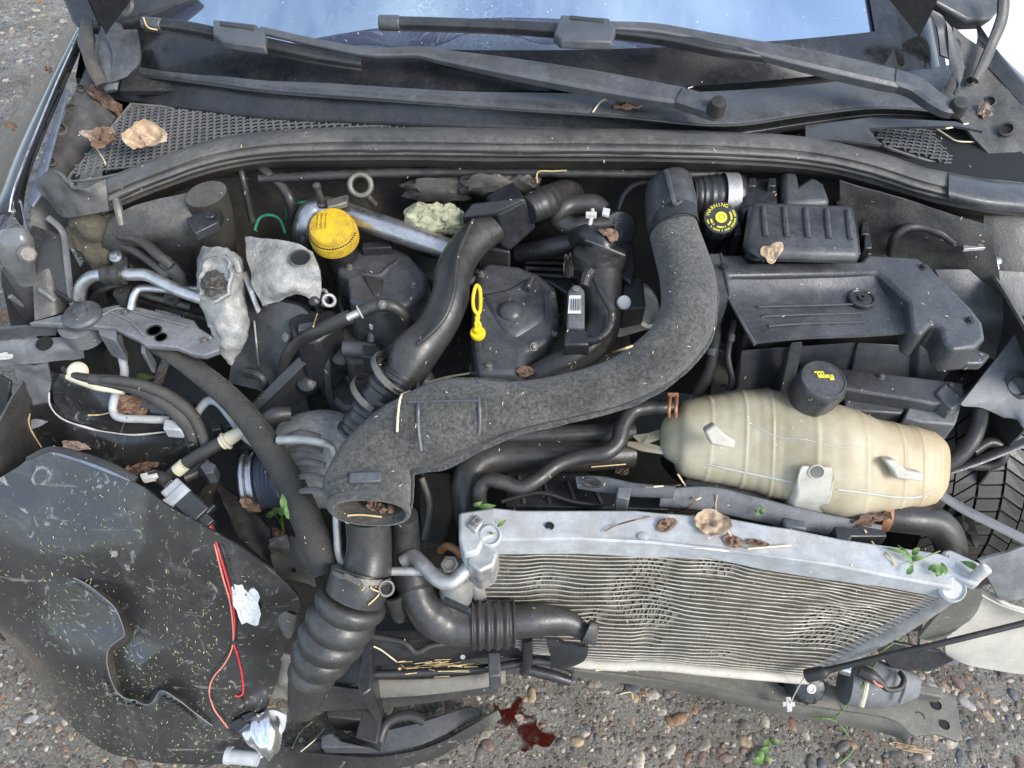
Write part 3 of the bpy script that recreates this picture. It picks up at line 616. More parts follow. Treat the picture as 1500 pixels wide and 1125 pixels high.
q = MB(); q.grid([[Vector((x, y, z)) for (x, z) in ((-.83, .60), (-.835, .5), (-.84, .35), (-.84, .22))] for y in (.66, .9, 1.1, 1.3)], nu=6, nv=6, th=.004, amp=.008, sc_=9); q.build('inner_wing', 'wing_metal', car)
# bonnet, hinged at the cowl and standing open over the bay
HA = R(78)
def H(x, t, dz=0):
    """t metres up the raised bonnet from its rear edge"""
    o = Vector((0, 1.335, 1.0)); u = Vector((0, -math.cos(HA), math.sin(HA))); n_ = Vector((0, -math.sin(HA), -math.cos(HA)))
    return o + Vector((x, 0, 0)) + u * t + n_ * dz
def rear(x): return .27 - .27 * (abs(x) / .69) ** 2.2
bx = [-.70 + 1.4 * i / 16 for i in range(17)]
hb = MB(); hb.grid([[H(x * (1 - .06 * k), rear(x) + k * (.95 - rear(x)), -.02 - .03 * math.sin(k * 2.6) + .05 * (x / .7) ** 2) for x in bx] for k in (0, .3, .65, 1)], nu=2, nv=5, th=.003)
hb = hb.build('bonnet', 'paint', car)
hi = MB(); hi.grid([[H(x * (.97 - .06 * k), rear(x) + .006 + k * (.92 - rear(x)), .012 + .012 * math.sin(x * 22) + .05 * (x / .7) ** 2) for x in bx] for k in (0, .04, .3, .65, 1)], nu=4, nv=5, th=.003, amp=.004)
hi.build('bonnet_inner_frame', 'black_plastic', hb)
for (pts, nm) in (([(88, -8, 1.0), (104, 30, .975), (112, 38, .97), (140, 42, .965), (190, 34, .97), (235, 18, .985), (290, -6, 1.005)], 0), ([(1358, -5, 1.02), (1385, 12, 1.005), (1418, 31, .985), (1452, 30, .98), (1468, 12, .99), (1480, -8, 1.0)], 1)):
    q = MB(); q.plate(pts, .03); q.build('bonnet_corner', 'cover_plastic', hb, bevel=.006, seg=3)
q = MB(); q.lathe([(.004, 0), (.018, .001), (.02, .003), (.016, .006), (.007, .004), (.006, .009), (0.001, .010)], P(180, 6, 1.005), Vector((0, -.7, .5)), 20); q.build('bonnet_hinge_bolt', 'dirty_steel', hb)
q = MB(); q.tube([(1470, -10, 1.03, 9), (1468, 25, 1.0, 10), (1455, 60, .97, 9), (1440, 95, .945, 9), (1428, 118, .93, 7)], n=6, seg=10, flat=.6, wob=.1); q.build('bonnet_hinge', 'seal_rubber', hb)
# mirror-like scuttle corner pieces by the glass
q = MB(); q.grid([[(150, 45, .985), (200, 42, .99)], [(165, 80, .965), (205, 85, .965)], [(158, 120, .94), (186, 112, .945)]], nu=5, nv=5, th=.004, amp=.004, sc_=20); q.build('wing_infill', 'cover_plastic', car)

# ------------------------------------------------------------------ wipers
def wiper(label, blade, clip, arm, head, spin):
    t = T('windscreen_wiper', label, 'wiper', 'windscreen wipers')
    m = MB(); m.strap(blade, n=6, flat=.8, k_=.95); bl = m.build('blade', 'black_plastic', t, angle=25, bevel=.001)
    m = MB(); m.tube([(x, y + 10, z - .008, r * .25) for x, y, z, r in blade], n=6, seg=6); m.build('rubber_lip', 'deep_plastic', bl)
    x, y, z, r = blade[0]; a = P(x, y, z); b2 = P(blade[1][0], blade[1][1], blade[1][2]); dd = (b2 - a).normalized()
    m = MB(); m.cyl(a - dd * .003, a + dd * .03, r * 1.18 * mpp(a), seg=12); m.build('end_cap', 'grey_plastic', bl, bevel=.002)
    m = MB(); m.prism(clip[0], clip[1], clip[1] - .014, 1.04); m.build('blade_clip', 'grey_plastic', t, bevel=.003)
    m = MB(); m.prism(clip[2], clip[1] + .002, clip[1] - .006); m.build('clip_slot', 'deep_plastic', t, bevel=.001)
    m = MB(); m.strap(arm, n=8, flat=.4, k_=1.35); m.build('arm', 'grey_plastic', t, angle=25, bevel=.001)
    m = MB(); m.strap(head, n=8, flat=.5, k_=1.2); m.build('arm_head', 'grey_plastic', t, angle=25, bevel=.0015)
    m = MB(); p = P(*spin[:3]); r = spin[3] * mpp(p)
    m.lathe([(r * 1.15, -.012), (r * 1.15, -.008), (r, -.004), (r, .004), (r * .85, .0085), (r * .3, .010)], p, Vector((0, -.35, 1)), 24); m.build('spindle_cap', 'rubber', t)
    return t
wiper('grey wiper lying low, its arm ending in a textured head left of centre grille', [(212, 34, 1.012, 8), (270, 40, 1.01, 9), (330, 52, 1.006, 9), (400, 68, 1.0, 10), (470, 83, .992, 9), (530, 93, .985, 7)],
      ([(312, 28), (375, 35), (388, 48), (388, 68), (330, 60), (312, 50)], 1.03, [(322, 30), (372, 37), (372, 42), (322, 36)]),
      [(380, 44, 1.02, 5), (470, 64, 1.012, 5), (545, 77, 1.006, 6), (610, 76, 1.005, 7), (655, 84, 1.0, 9), (760, 102, .995, 13), (880, 123, .99, 15), (960, 137, .987, 14), (1000, 143, .985, 13)],
      [(995, 142, .987, 14), (1020, 150, .985, 14), (1045, 157, .982, 15), (1052, 158, .98, 14)], (1051, 154, .995, 12.5))
wiper('grey wiper lying across the blue glass, its arm ending at the right cowl corner', [(558, 33, 1.04, 9), (640, 35, 1.04, 9), (740, 39, 1.04, 9), (820, 44, 1.04, 9.5), (900, 47, 1.038, 9), (980, 57, 1.03, 9.5), (1060, 74, 1.02, 9), (1122, 84, 1.008, 8)],
      ([(822, 21), (892, 26), (902, 40), (896, 60), (822, 58), (812, 48)], 1.058, [(835, 22), (885, 27), (885, 31), (835, 27)]),
      [(895, 38, 1.048, 6), (960, 42, 1.042, 7), (1030, 55, 1.03, 8), (1090, 68, 1.02, 10), (1180, 88, 1.005, 14), (1260, 106, .99, 15), (1312, 118, .98, 14)],
      [(1308, 116, .982, 14), (1340, 127, .975, 14), (1365, 145, .967, 13), (1385, 157, .962, 12), (1400, 158, .96, 11)], (1404, 155, .968, 12.5))
# ================================================================== ENGINE
eng = T('engine', 'dark diesel engine block with moulded covers in the middle of the bay', 'engine')
m = MB(); m.prism([(440, 390), (900, 380), (930, 520), (900, 590), (500, 600), (420, 520)], .62, .26, .95); m.build('engine_block', 'deep_plastic', eng, bevel=.01)
m = MB()
for k, (x, y, z, r) in enumerate([(470, 440, .71, 16), (500, 520, .68, 20), (560, 470, .70, 14), (620, 560, .68, 22), (700, 540, .69, 18), (900, 460, .70, 20), (640, 620, .66, 20), (720, 600, .66, 22), (450, 560, .64, 18), (540, 600, .62, 22)]):
    p = P(x, y, z); m.lathe([(r * mpp(p), -.05), (r * mpp(p), 0), (r * .8 * mpp(p), .008), (r * .3 * mpp(p), .012)], p, Vector((.2, -.5, .8)), 14)
m.build('engine_bosses', 'black_plastic', eng, kind='stuff')
cv = MB(); cv.prism([(495, 372), (520, 360), (575, 358), (600, 372), (625, 400), (622, 425), (600, 445), (555, 456), (512, 440), (508, 405), (492, 398)], .785, .70, 1.1)
cv = cv.build('timing_cover', 'cover_plastic', eng, bevel=.008, seg=3)
m = MB(); m.prism([(530, 354), (572, 352), (574, 362), (530, 364)], .80, .77); m.build('cover_tab', 'black_plastic', cv, bevel=.002)
m = MB(); m.prism([(530, 402), (562, 408), (556, 432), (548, 432)], .789, .77); m.build('cover_recess', 'deep_plastic', cv, bevel=.003)
m = MB(); m.tube([(585, 382, .787, 4), (570, 393, .787, 4), (553, 405, .784, 4), (520, 397, .782, 3)], seg=8); m.build('cover_ridge', 'cover_plastic', cv)
cv = MB(); cv.prism([(698, 398), (712, 382), (760, 388), (790, 400), (815, 420), (820, 470), (805, 500), (770, 515), (768, 548), (700, 548), (690, 500), (692, 430)], .775, .66, 1.06)
cv = cv.build('engine_cover', 'cover_plastic', eng, bevel=.01, seg=3)
m = MB(); m.prism([(705, 430), (745, 422), (780, 402), (798, 420), (798, 465), (775, 480), (755, 492), (735, 480), (720, 455)], .779, .765, 1.1); m.build('cover_relief', 'cover_plastic', cv, bevel=.006)
m = MB(); m.ball(P(748, 458, .776), .021, 3, 0, 1, (1, 1, .7)); m.build('cover_dome', 'cover_plastic', cv)
m = MB(); m.tube([(772, 424, .784, 5), (780, 408, .786, 4)], seg=8); m.build('cover_ridge', 'cover_plastic', cv)
m = MB(); m.prism([(760, 378), (830, 378), (850, 420), (830, 430), (770, 395)], .74, .66); m.build('cylinder_head', 'black_plastic', eng, bevel=.005)
m = MB(); m.prism([(600, 370), (690, 385), (690, 410), (620, 400)], .74, .68); m.build('head_step', 'black_plastic', eng, bevel=.005)
m = MB()
for k in range(3): m.tube([(770, 384 + k * 9, .755 - k * .004, 3), (845, 386 + k * 10, .755 - k * .004, 3)], seg=8)
m.build('fuel_rail', 'deep_plastic', eng)
# oil filler
oc = T('oil_filler_cap', 'dirty yellow oil filler cap beside the silver pipe', 'oil cap')
ax = Vector((0, -.28, 1)); p = P(487, 338, .85); r = 36 * mpp(p)
m = MB(); m.lathe([(r * .95, -.022), (r, -.02), (r, -.004), (r * .98, 0), (r * .93, .003), (r * .9, .004), (r * .9, .010), (r * .84, .014), (r * .4, .016), (.0005, .016)], p, ax, 40, mod=lambda a, i: 1 + (.012 * math.sin(a * 20) if i in (1, 2) else 0)); cp = m.build('cap', 'yellow', oc)
m = MB(); u = RGT; b2 = ax.normalized().cross(u)
for k in range(3): m.box(p + ax.normalized() * .0168 + u * (-.018 + k * .006) + b2 * .006, u * .0012, b2 * .014, ax.normalized() * .0014)
m.build('grip_rib', 'yellow', cp, bevel=.0008)
m = MB()
for k in range(26):
    a = R(185 + k * 6.6); m.box(p + (u * math.cos(a) + b2 * math.sin(a)) * (r * .955) + ax.normalized() * .0026, u.lerp(b2, .0) * .0013, b2 * .0007, ax.normalized() * .0011)
m.build('lettering', 'ink', cp, kind='stuff')
m = MB(); m.lathe([(r * .75, -.12), (r * .72, -.02)], p, ax, 24); m.build('neck', 'black_plastic', oc)
# silver exhaust-gas pipe
m = MB(); m.tube([(448, 372, .76, 15), (446, 340, .81, 17), (455, 314, .835, 18), (480, 306, .84, 18), (540, 325, .835, 17), (600, 345, .825, 17), (665, 368, .81, 16)], n=8, seg=22)
eg = m.one('steel_pipe', 'steel', 'shiny bare steel pipe running behind the yellow oil cap', 'pipe')
m = MB(); m.prism([(477, 292), (510, 284), (508, 296), (480, 304)], .872, .862); m.build('pipe_bracket', 'dirty_steel', eg, bevel=.002)
m = MB(); p = P(473, 300, .86); m.lathe([(.009, 0), (.009, .004), (.005, .006), (.005, .026), (.0035, .03), (.006, .033), (.006, .04), (.002, .043)], p, Vector((-.05, -.1, 1)), 14)
m.one('ball_stud', 'dark_metal', 'small black ball stud standing on the steel pipe', 'stud')
m = MB(); p = P(528, 271, .865); m.torus(p, Vector((.1, -.75, .55)), .0165, .0048); m.cyl(p + Vector((.006, 0, -.018)), p + Vector((.016, .01, -.045)), .005)
m.one('lifting_eye', 'dirty_steel', 'grey steel lifting ring behind the oil filler cap', 'ring')
m = MB(); m.ball(P(636, 326, .83), .036, 4, .45, 9, (1.05, .55, .75)); m.ball(P(612, 318, .835), .022, 3, .4, 9); m.ball(P(660, 322, .835), .02, 3, .5, 9)
m.one('foam_wad', 'foam', 'torn yellowish foam wad lying by the black resonator box', 'foam')
# dipstick
ds = T('dipstick', 'bright yellow dipstick loop handle in front of the engine cover', 'dipstick')
m = MB(); a = P(699, 452, .80)
lp = [P(701, 488, .80), P(697, 474, .812), P(701, 464, .82), P(694, 452, .83), P(693, 436, .845), P(696, 422, .855), P(699, 418, .858), P(703, 424, .855), P(704, 440, .84), P(703, 455, .825), P(698, 466, .818), P(703, 476, .81), P(702, 488, .80)]
m.sweep(spline(lp, 6), .0026, 8); m.build('handle', 'yellow_clean', ds)
m = MB(); p = P(700, 488, .797); m.lathe([(.006, -.006), (.0105, -.005), (.0115, 0), (.0105, .003), (.006, .004), (.005, .01)], p, Vector((0, -.2, 1)), 20); m.build('stopper', 'yellow_clean', ds)
m = MB(); m.tube([(700, 492, .79, 8), (703, 525, .755, 9), (710, 560, .70, 10)], seg=12); m.build('tube', 'deep_plastic', ds)
# boost hose with resonator
bh = T('boost_hose', 'smooth black intercooler hose curving down from the resonator box to the felt duct', 'hose')
m = MB(); m.etube([(712, 318, 738, 352, .84, .9), (684, 326, 722, 362, .84, .9), (657, 355, 700, 386, .835, .9), (637, 392, 689, 415, .83, .85), (632, 428, 686, 442, .82, .85), (611, 470, 670, 483, .80, .85), (577, 500, 644, 524, .785, .9), (566, 532, 620, 560, .765, 1), (553, 545, 604, 578, .755, 1)], n=6, seg=26); h = m.build('hose_body', 'hose_rubber', bh)
m = MB(); m.tube([(693, 322, .872, 3), (672, 372, .866, 3.5), (664, 430, .853, 3.5), (648, 470, .835, 3.5), (612, 505, .815, 3)], n=8, seg=8); m.build('mould_seam', 'hose_rubber', h)
m = MB(); m.etube([(560, 530, 616, 566, .762, 1), (546, 545, 602, 580, .752, 1), (520, 585, 577, 614, .715, 1), (497, 622, 552, 655, .68, 1)], n=14, seg=26, corr=lambda u: 1 + .05 * (1 if math.sin(u * 40) > .2 else -1)); m.build('ribbed_cuff', 'black_plastic', bh)
m = MB(); m.torus(P(585, 552, .762), P(600, 540, .78) - P(560, 590, .73), .036, .004); m.build('cuff_ring', 'rubber', bh)
rs = MB()
A_ = [P(676, 318, .865), P(690, 297, .875), P(760, 287, .89), P(772, 292, .888), P(730, 312, .87)]
fb = [P(728, 314, .868), P(771, 291, .888), P(786, 335, .835), P(748, 369, .80), P(733, 362, .81)]
rs.add(A_ + [v + Vector((0, .03, -.07)) for v in A_], [(0, 1, 2, 3, 4), (9, 8, 7, 6, 5)] + [(j, 5 + j, 5 + (j + 1) % 5, (j + 1) % 5) for j in range(5)])
rs = rs.build('resonator_box', 'black_plastic', bh, bevel=.004)
r2 = MB(); r2.add(fb + [v + Vector((-.02, .06, -.01)) for v in fb], [(0, 1, 2, 3, 4), (9, 8, 7, 6, 5)] + [(j, 5 + j, 5 + (j + 1) % 5, (j + 1) % 5) for j in range(5)]); r2.build('resonator_face', 'black_plastic', rs, bevel=.005, seg=3)
m = MB(); m.prism([(676, 318), (732, 312), (748, 369), (700, 360)], .80, .70); m.build('resonator_lower', 'deep_plastic', bh, bevel=.004)
m = MB(); m.etube([(762, 290, 784, 326, .865, 1), (782, 280, 806, 318, .865, 1), (800, 272, 826, 306, .855, 1), (815, 272, 850, 295, .83, 1), (820, 290, 856, 300, .79, 1)], n=10, seg=22, corr=lambda u: 1 + (.04 * math.sin(u * 70) if u < .45 else 0)); m.build('elbow', 'rubber', bh)
for (x, y, z, ax_, r_) in ((578, 548, .766, P(600, 520, .79) - P(560, 560, .75), .0385), (548, 580, .727, P(580, 540, .76) - P(530, 600, .70), .0375)):
    m = MB(); m.lathe([(r_, -.005), (r_ * 1.03, -.0045), (r_ * 1.03, .0045), (r_, .005)], P(x, y, z), ax_, 30, c0=False, c1=False); m.build('hose_clamp', 'dirty_steel', bh)
# coolant u hose + flange
uh = T('bypass_hose', 'short black u-bent hose with a white clamp above the engine', 'hose')
m = MB(); m.tube([(885, 310, .845, 13), (870, 300, .85, 15), (840, 300, .85, 15), (822, 308, .845, 16), (820, 322, .83, 16), (838, 332, .825, 14), (862, 330, .825, 14), (890, 328, .825, 14)], n=7, seg=18); m.build('hose', 'hose_rubber', uh)
m = MB(); m.tube([(868, 307, .865, 3), (866, 320, .863, 3), (863, 334, .853, 3)], seg=8, n=4); m.box(P(866, 315, .868), Vector((.008, 0, 0)), Vector((0, .003, .001)), Vector((0, 0, .003))); m.build('clamp', 'white_plastic', uh)
m = MB(); m.prism([(884, 304), (894, 306), (892, 316), (882, 313)], .862, .858); m.build('sticker', 'label_white', uh)
fl_ = T('valve_flange', 'round black plastic valve body with raised marks beside the u-bent hose', 'valve')
m = MB(); p = P(906, 335, .82); m.lathe([(.030, -.03), (.030, 0), (.027, .006), (.018, .007), (.0005, .007)], p, Vector((.15, -.75, .55)), 28); b0 = m.build('valve_body', 'black_plastic', fl_, bevel=.001)
m = MB(); m.prism([(855, 328), (900, 322), (900, 348), (858, 350)], .83, .80); m.build('valve_port', 'black_plastic', fl_, bevel=.004)
m = MB()
an = Vector((.15, -.75, .55)).normalized(); au = (RGT - an * RGT.dot(an)).normalized(); av = an.cross(au)
for (x0, y0, hx, hy) in ((-.009, .01, .0012, .006), (-.004, .015, .006, .0012), (-.004, .010, .006, .0012), (-.009, -.008, .0012, .006), (.003, -.008, .0012, .006), (-.003, -.008, .006, .0012)):
    m.box(p + an * .008 + au * x0 + av * y0, au * hx, av * hy, an * .0012)
m.build('raised_mark', 'grey_plastic', b0, kind='stuff')
# egr hose right of the cover
eh = T('charge_pipe', 'matt black charge pipe looping behind the small labelled sensor', 'pipe')
m = MB(); m.etube([(850, 372, 905, 368, .82, .95), (850, 395, 910, 392, .815, .95), (857, 430, 911, 432, .80, .95), (860, 465, 908, 480, .785, .95), (838, 498, 888, 520, .77, .95), (795, 525, 838, 552, .755, .95), (755, 545, 790, 580, .73, .95)], n=7, seg=26); m.build('pipe_body', 'hose_rubber', eh)
m = MB(); m.lathe([(.040, -.012), (.0415, 0), (.040, .008), (.034, .011)], P(878, 376, .825), Vector((0, .3, 1)), 26); m.build('collar', 'rubber', eh)
m = MB(); m.tube([(845, 352, .82, 15), (860, 345, .84, 17), (880, 356, .84, 20), (880, 372, .825, 22)], n=5, seg=16); m.tube([(762, 372, .76, 14), (800, 364, .79, 14), (840, 355, .81, 15), (856, 352, .82, 14)], seg=14); m.build('upper_bend', 'black_plastic', eh)
m = MB(); m.prism([(900, 356), (928, 356), (932, 392), (925, 415), (905, 402)], .81, .74); m.build('bracket', 'black_plastic', eh, bevel=.004)
m = MB(); m.tube([(858, 352, .862, 1.6), (885, 362, .864, 1.6), (915, 374, .85, 1.6)], seg=6); m.build('spring_clip', 'dirty_steel', eh)
se = T('pressure_sensor', 'small grey pressure sensor with a printed white label clipped to the charge pipe', 'sensor')
m = MB(); m.prism([(832, 425, .835), (838, 417, .84), (850, 417, .84), (857, 425, .835), (857, 482, .80), (830, 482, .80)], .82, .79); b0 = m.build('housing', 'grey_plastic', se, bevel=.003)
m = MB(); m.plate([(834, 433, .836), (851, 433, .836), (851, 459, .82), (832, 459, .82)], .001); lb = m.build('label_plate', 'label_white', b0)
m = MB(); random.seed(3)
for k in range(5):
    x = 836 + k * 3.3; m.plate([(x, 437, .8352), (x + 1.5, 437, .8352), (x + 1.5 - .3, 455, .8242), (x - .3, 455, .8242)], .0004)
m.build('label_print', 'ink', lb, kind='stuff')
m = MB(); m.lathe([(.005, 0), (.005, .003), (.002, .0035)], P(844, 424, .841), Vector((0, -.3, 1)), 12); m.build('rivet', 'dirty_steel', b0)
m = MB(); m.prism([(827, 482), (862, 482), (864, 505), (826, 505)], .805, .77); m.build('plug', 'black_plastic', se, bevel=.004)
m = MB(); m.tube([(868, 400, .84, 4), (882, 430, .836, 5), (896, 455, .826, 6), (893, 480, .815, 6), (878, 496, .807, 6), (862, 500, .80, 6)], n=8, seg=10, corr=lambda L: 1 + .08 * math.sin(L * 1500)); m.build('cable', 'rubber', se)
m = MB(); m.tube([(855, 420, .835, 6), (860, 405, .84, 8), (866, 398, .842, 9)], seg=8, wob=.3); m.build('clip', 'rubber', se)
tb = T('throttle_unit', 'round metal throttle body half hidden under the felt duct', 'throttle')
m = MB(); p = P(938, 450, .76); m.lathe([(.036, -.05), (.036, .01), (.030, .012), (.028, .004)], p, Vector((.6, -.3, .6)), 28); m.build('throttle_body', 'dull_alu', tb)
m = MB(); m.prism([(912, 410), (942, 405), (946, 448), (912, 455)], .80, .76); m.build('mount_plate', 'black_plastic', tb, bevel=.003)
m = MB(); m.lathe([(.010, -.01), (.010, .002), (.007, .004), (.0005, .004)], P(914, 443, .815), Vector((.1, -.6, .7)), 18); m.build('bolt_head', 'white_alu', tb)

# ================================================================== FELT AIR DUCT
du = T('air_intake_duct', 'long grey felt air intake duct sweeping from upper right to its open front mouth', 'air duct')
secs = [(951, 343, 1019, 326, .865, .95), (960, 372, 1034, 374, .86, .95), (968, 405, 1046, 415, .855, .95), (969, 445, 1047, 458, .85, .95), (955, 478, 1036, 500, .84, .92), (922, 508, 992, 552, .825, .9), (882, 531, 922, 592, .81, .85), (810, 551, 832, 616, .80, .8), (745, 559, 755, 634, .79, .75), (690, 555, 688, 664, .775, .6), (635, 560, 650, 684, .765, .5), (575, 588, 625, 688, .755, .5), (520, 632, 605, 692, .745, .52), (485, 680, 603, 704, .737, .5), (474, 716, 602, 728, .735, .48), (480, 736, 600, 744, .737, .45)]
m = MB(); m.etube(secs, n=6, seg=40, inner=.06, pw=2.3)
df = m.build('felt_shell', 'felt', du)
m = MB(); m.etube([(486, 735, 598, 740, .737, .50), (478, 741, 602, 747, .739, .50), (484, 749, 600, 754, .741, .47)], n=4, seg=40, inner=.09, pw=2.3); m.build('mouth_lip', 'felt', df)
m = MB(); m.tube([(s_[2] + 1, s_[3] + 1, s_[4] - .004, 4) for s_ in secs[1:]], n=6, seg=8, wob=.5, flat=.5); m.tube([(s_[0], s_[1], s_[4] - .004, 3) for s_ in secs[8:15]], n=6, seg=8, wob=.5, flat=.5); m.build('felt_seam', 'felt', df)
el = MB(); el.etube([(1000, 258, 1012, 262, .87, .5), (975, 252, 1012, 275, .885, .9), (950, 268, 1016, 290, .885, .95), (945, 295, 1020, 302, .88, 1.0), (947, 325, 1021, 312, .872, 1.0), (951, 347, 1022, 330, .865, 1.0)], n=6, seg=30)
el = el.build('duct_elbow', 'cover_plastic', du)
m = MB(); m.tube([(975, 252, .92, 5), (980, 270, .922, 5), (985, 290, .918, 4.5), (988, 300, .91, 4)], seg=8); m.tube([(988, 300, .91, 3), (1008, 292, .905, 3)], seg=8); m.build('elbow_rib', 'cover_plastic', el)
m = MB(); m.etube([(949, 328, 1022, 310, .872, 1.04), (950, 346, 1024, 330, .866, 1.04)], n=3, seg=30, inner=.03); m.build('elbow_band', 'black_plastic', el)
DUCT = du

# ================================================================== RIGHT OF BAY: brake fluid, air filter, battery
ab = T('air_filter_housing', 'black air filter housing with a ribbed inlet neck under the cowl', 'air filter')
m = MB(); m.etube([(1012, 262, 1012, 318, .85, 1), (1040, 258, 1040, 320, .85, 1), (1085, 256, 1085, 318, .85, 1)], n=10, seg=26, corr=lambda u: 1 + .03 * math.sin(u * 45)); m.build('inlet_neck', 'black_plastic', ab)
m = MB(); m.etube([(1058, 254, 1058, 322, .852, 1.03), (1078, 254, 1078, 322, .852, 1.03)], n=3, seg=26, inner=.04); m.build('clamp_band', 'dull_alu', ab)
m = MB(); m.prism([(1084, 262), (1140, 258), (1142, 300), (1086, 308)], .87, .74); m.build('body', 'black_plastic', ab, bevel=.008)
m = MB(); m.prism([(1145, 250), (1168, 250), (1172, 268), (1190, 256), (1208, 268), (1218, 295), (1150, 298)], .88, .76); m.build('side_horn', 'grey_plastic', ab, bevel=.008)
for x in (1096, 1125):
    m = MB(); m.prism([(x, 260), (x + 12, 260), (x + 12, 272), (x, 272)], .882, .865); m.build('latch', 'black_plastic', ab, bevel=.002)
fc = T('fuse_box_cover', 'rounded black lid with five raised ribs behind the battery cover', 'lid')
m = MB(); m.prism([(1100, 292), (1252, 298), (1262, 372), (1104, 368), (1092, 350)], .885, .862, 1.03); b0 = m.build('lid', 'cover_plastic', fc, bevel=.012, seg=4)
for k in range(5):
    x = 1118 + k * 31; y = 303 + k * 1.2
    m = MB(); m.tube([(x, y, .886, 4.0), (x + 1.5, y + 22, .886, 4.2), (x + 4, y + 43, .886, 4.0)], n=4, seg=10, flat=.8); m.build('raised_rib', 'cover_plastic', b0)
m = MB(); m.prism([(1098, 300), (1255, 304), (1262, 372), (1094, 366)], .861, .74, .99); m.build('lid_rim', 'black_plastic', fc, bevel=.003)
for (x, y) in ((1262, 325), (1266, 345), (1075, 325)):
    m = MB(); m.prism([(x, y), (x + 10, y - 4), (x + 12, y + 18), (x, y + 18)], .85, .80); m.build('side_clip', 'black_plastic', fc, bevel=.002)
br = T('brake_fluid_cap', 'black knurled brake fluid cap with yellow warning print', 'cap')
ax = Vector((-.05, -.5, .85)).normalized(); p = P(1056, 319, .875); r = 26 * mpp(p)
m = MB(); m.lathe([(r * .98, -.026), (r, -.022), (r, -.004), (r * .93, 0), (r * .45, .001), (.0005, .001)], p, ax, 64, mod=lambda a, i: 1 + (.035 * (1 if math.sin(a * 12) > 0 else -1) if i in (1, 2) else 0)); b0 = m.build('cap', 'black_plastic', br)
m = MB(); u = (RGT - ax * RGT.dot(ax)).normalized(); v_ = ax.cross(u); m.lathe([(r * .33, .0012), (r * .33, .0026), (r * .2, .003), (r * .18, .0016), (r * .1, .0016), (r * .09, .003), (.0004, .003)], p, ax, 28); m.build('print_disc', 'print_yellow', b0)
def letter(ch, pos, u, v_, n_, size, matn, parent, name='lettering'):
    cu = bpy.data.curves.new('txt', 'FONT'); cu.body = ch; cu.size = size; cu.align_x = 'CENTER'; cu.align_y = 'CENTER'; cu.extrude = .0003
    ob = bpy.data.objects.new('txt', cu); COL.objects.link(ob); bpy.context.view_layer.update()
    me = bpy.data.meshes.new_from_object(ob.evaluated_get(bpy.context.evaluated_depsgraph_get()))
    k = MB(); k.add([pos + u * q.co.x + v_ * q.co.y + n_ * q.co.z for q in me.vertices], [tuple(f.vertices) for f in me.polygons])
    bpy.data.objects.remove(ob); bpy.data.curves.remove(cu); bpy.data.meshes.remove(me)
    return k
txt = MB()
def ring_text(word, a0, step, rad, size):
    for i, ch in enumerate(word):
        a = R(a0 - step * i); d_ = u * math.cos(a) + v_ * math.sin(a); t_ = u * math.sin(a) - v_ * math.cos(a)
        k = letter(ch, p + d_ * rad + ax * .0014, t_, d_, ax, size, None, None); txt.add(k.v, k.f)
ring_text('WARNING', 160, 16, r * .74, r * .30)
for k in range(34):
    a = R(30 - k * 6.2); d_ = u * math.cos(a) + v_ * math.sin(a); t_ = u * math.sin(a) - v_ * math.cos(a)
    for rr in (.78, .58):
        if random.random() < .85: txt.box(p + d_ * (r * rr) + ax * .0014, t_ * (r * .025), d_ * (r * .055), ax * .0003)
txt.build('warning_print', 'print_yellow', b0, kind='stuff')
m = MB(); m.lathe([(r * .95, -.10), (r * .9, -.024)], p, ax, 24); m.build('reservoir_neck', 'black_plastic', br)
# battery cover
bc = T('battery_cover', 'wide dusty black battery cover with a recessed tray and chipped front edge', 'battery cover')
Z = .842
m = MB()
outer = [(1040, 372), (1088, 372), (1096, 384), (1262, 382), (1270, 372), (1345, 376), (1362, 388), (1425, 452), (1440, 472), (1444, 495), (1430, 508), (1395, 512), (1382, 500), (1378, 480), (1368, 472), (1358, 482), (1350, 490), (1335, 482), (1330, 440), (1285, 398), (1068, 402), (1068, 434)]
m.prism([(x, y, Z + .004) for x, y in outer], Z, Z - .045, 1.0); b0 = m.build('cover_rim', 'cover_plastic', bc, bevel=.008, seg=3)
m = MB(); m.grid([[(1062, 398, Z), (1150, 398, Z), (1240, 398, Z), (1288, 396, Z)], [(1070, 436, Z - .018), (1160, 432, Z - .02), (1250, 430, Z - .02), (1315, 432, Z - .014)], [(1085, 468, Z - .02), (1170, 464, Z - .022), (1260, 462, Z - .022), (1328, 464, Z - .016)], [(1103, 500, Z - .016), (1180, 493, Z - .018), (1265, 490, Z - .018), (1334, 484, Z - .010)]], nu=8, nv=8, th=.005, amp=.0008, sc_=12); tr = m.build('recessed_tray', 'cover_plastic', bc)
for k in range(3):
    m = MB(); m.tube([(1110 + k * 8, 449 + k * 14, Z - .0175, 2), (1180 + k * 5, 447 + k * 13, Z - .0185, 2.2), (1262 + k * 3, 445 + k * 13, Z - .0185, 1.6)], n=4, seg=8, flat=.6); m.build('tray_rib', 'cover_plastic', tr)
m = MB(); q = P(1262, 437, Z - .017); m.lathe([(19 * mpp(q), -.004), (19 * mpp(q), .001), (17 * mpp(q), .002), (15 * mpp(q), 0), (7 * mpp(q), 0), (6 * mpp(q), .004), (3 * mpp(q), .004), (2.5 * mpp(q), .001), (.0004, .001)], q, Vector((0, 0, 1)), 30); m.build('vent_knob', 'black_plastic', tr)
m = MB(); m.prism([(1040, 372), (1056, 372), (1068, 434), (1050, 448), (1046, 440)], Z + .006, Z - .06); m.tube([(1056, 372, Z + .006, 2), (1068, 430, Z + .006, 2), (1070, 442, Z, 2), (1106, 505, Z - .012, 3)], n=5, seg=8); m.build('cover_side', 'cover_plastic', bc, bevel=.004)
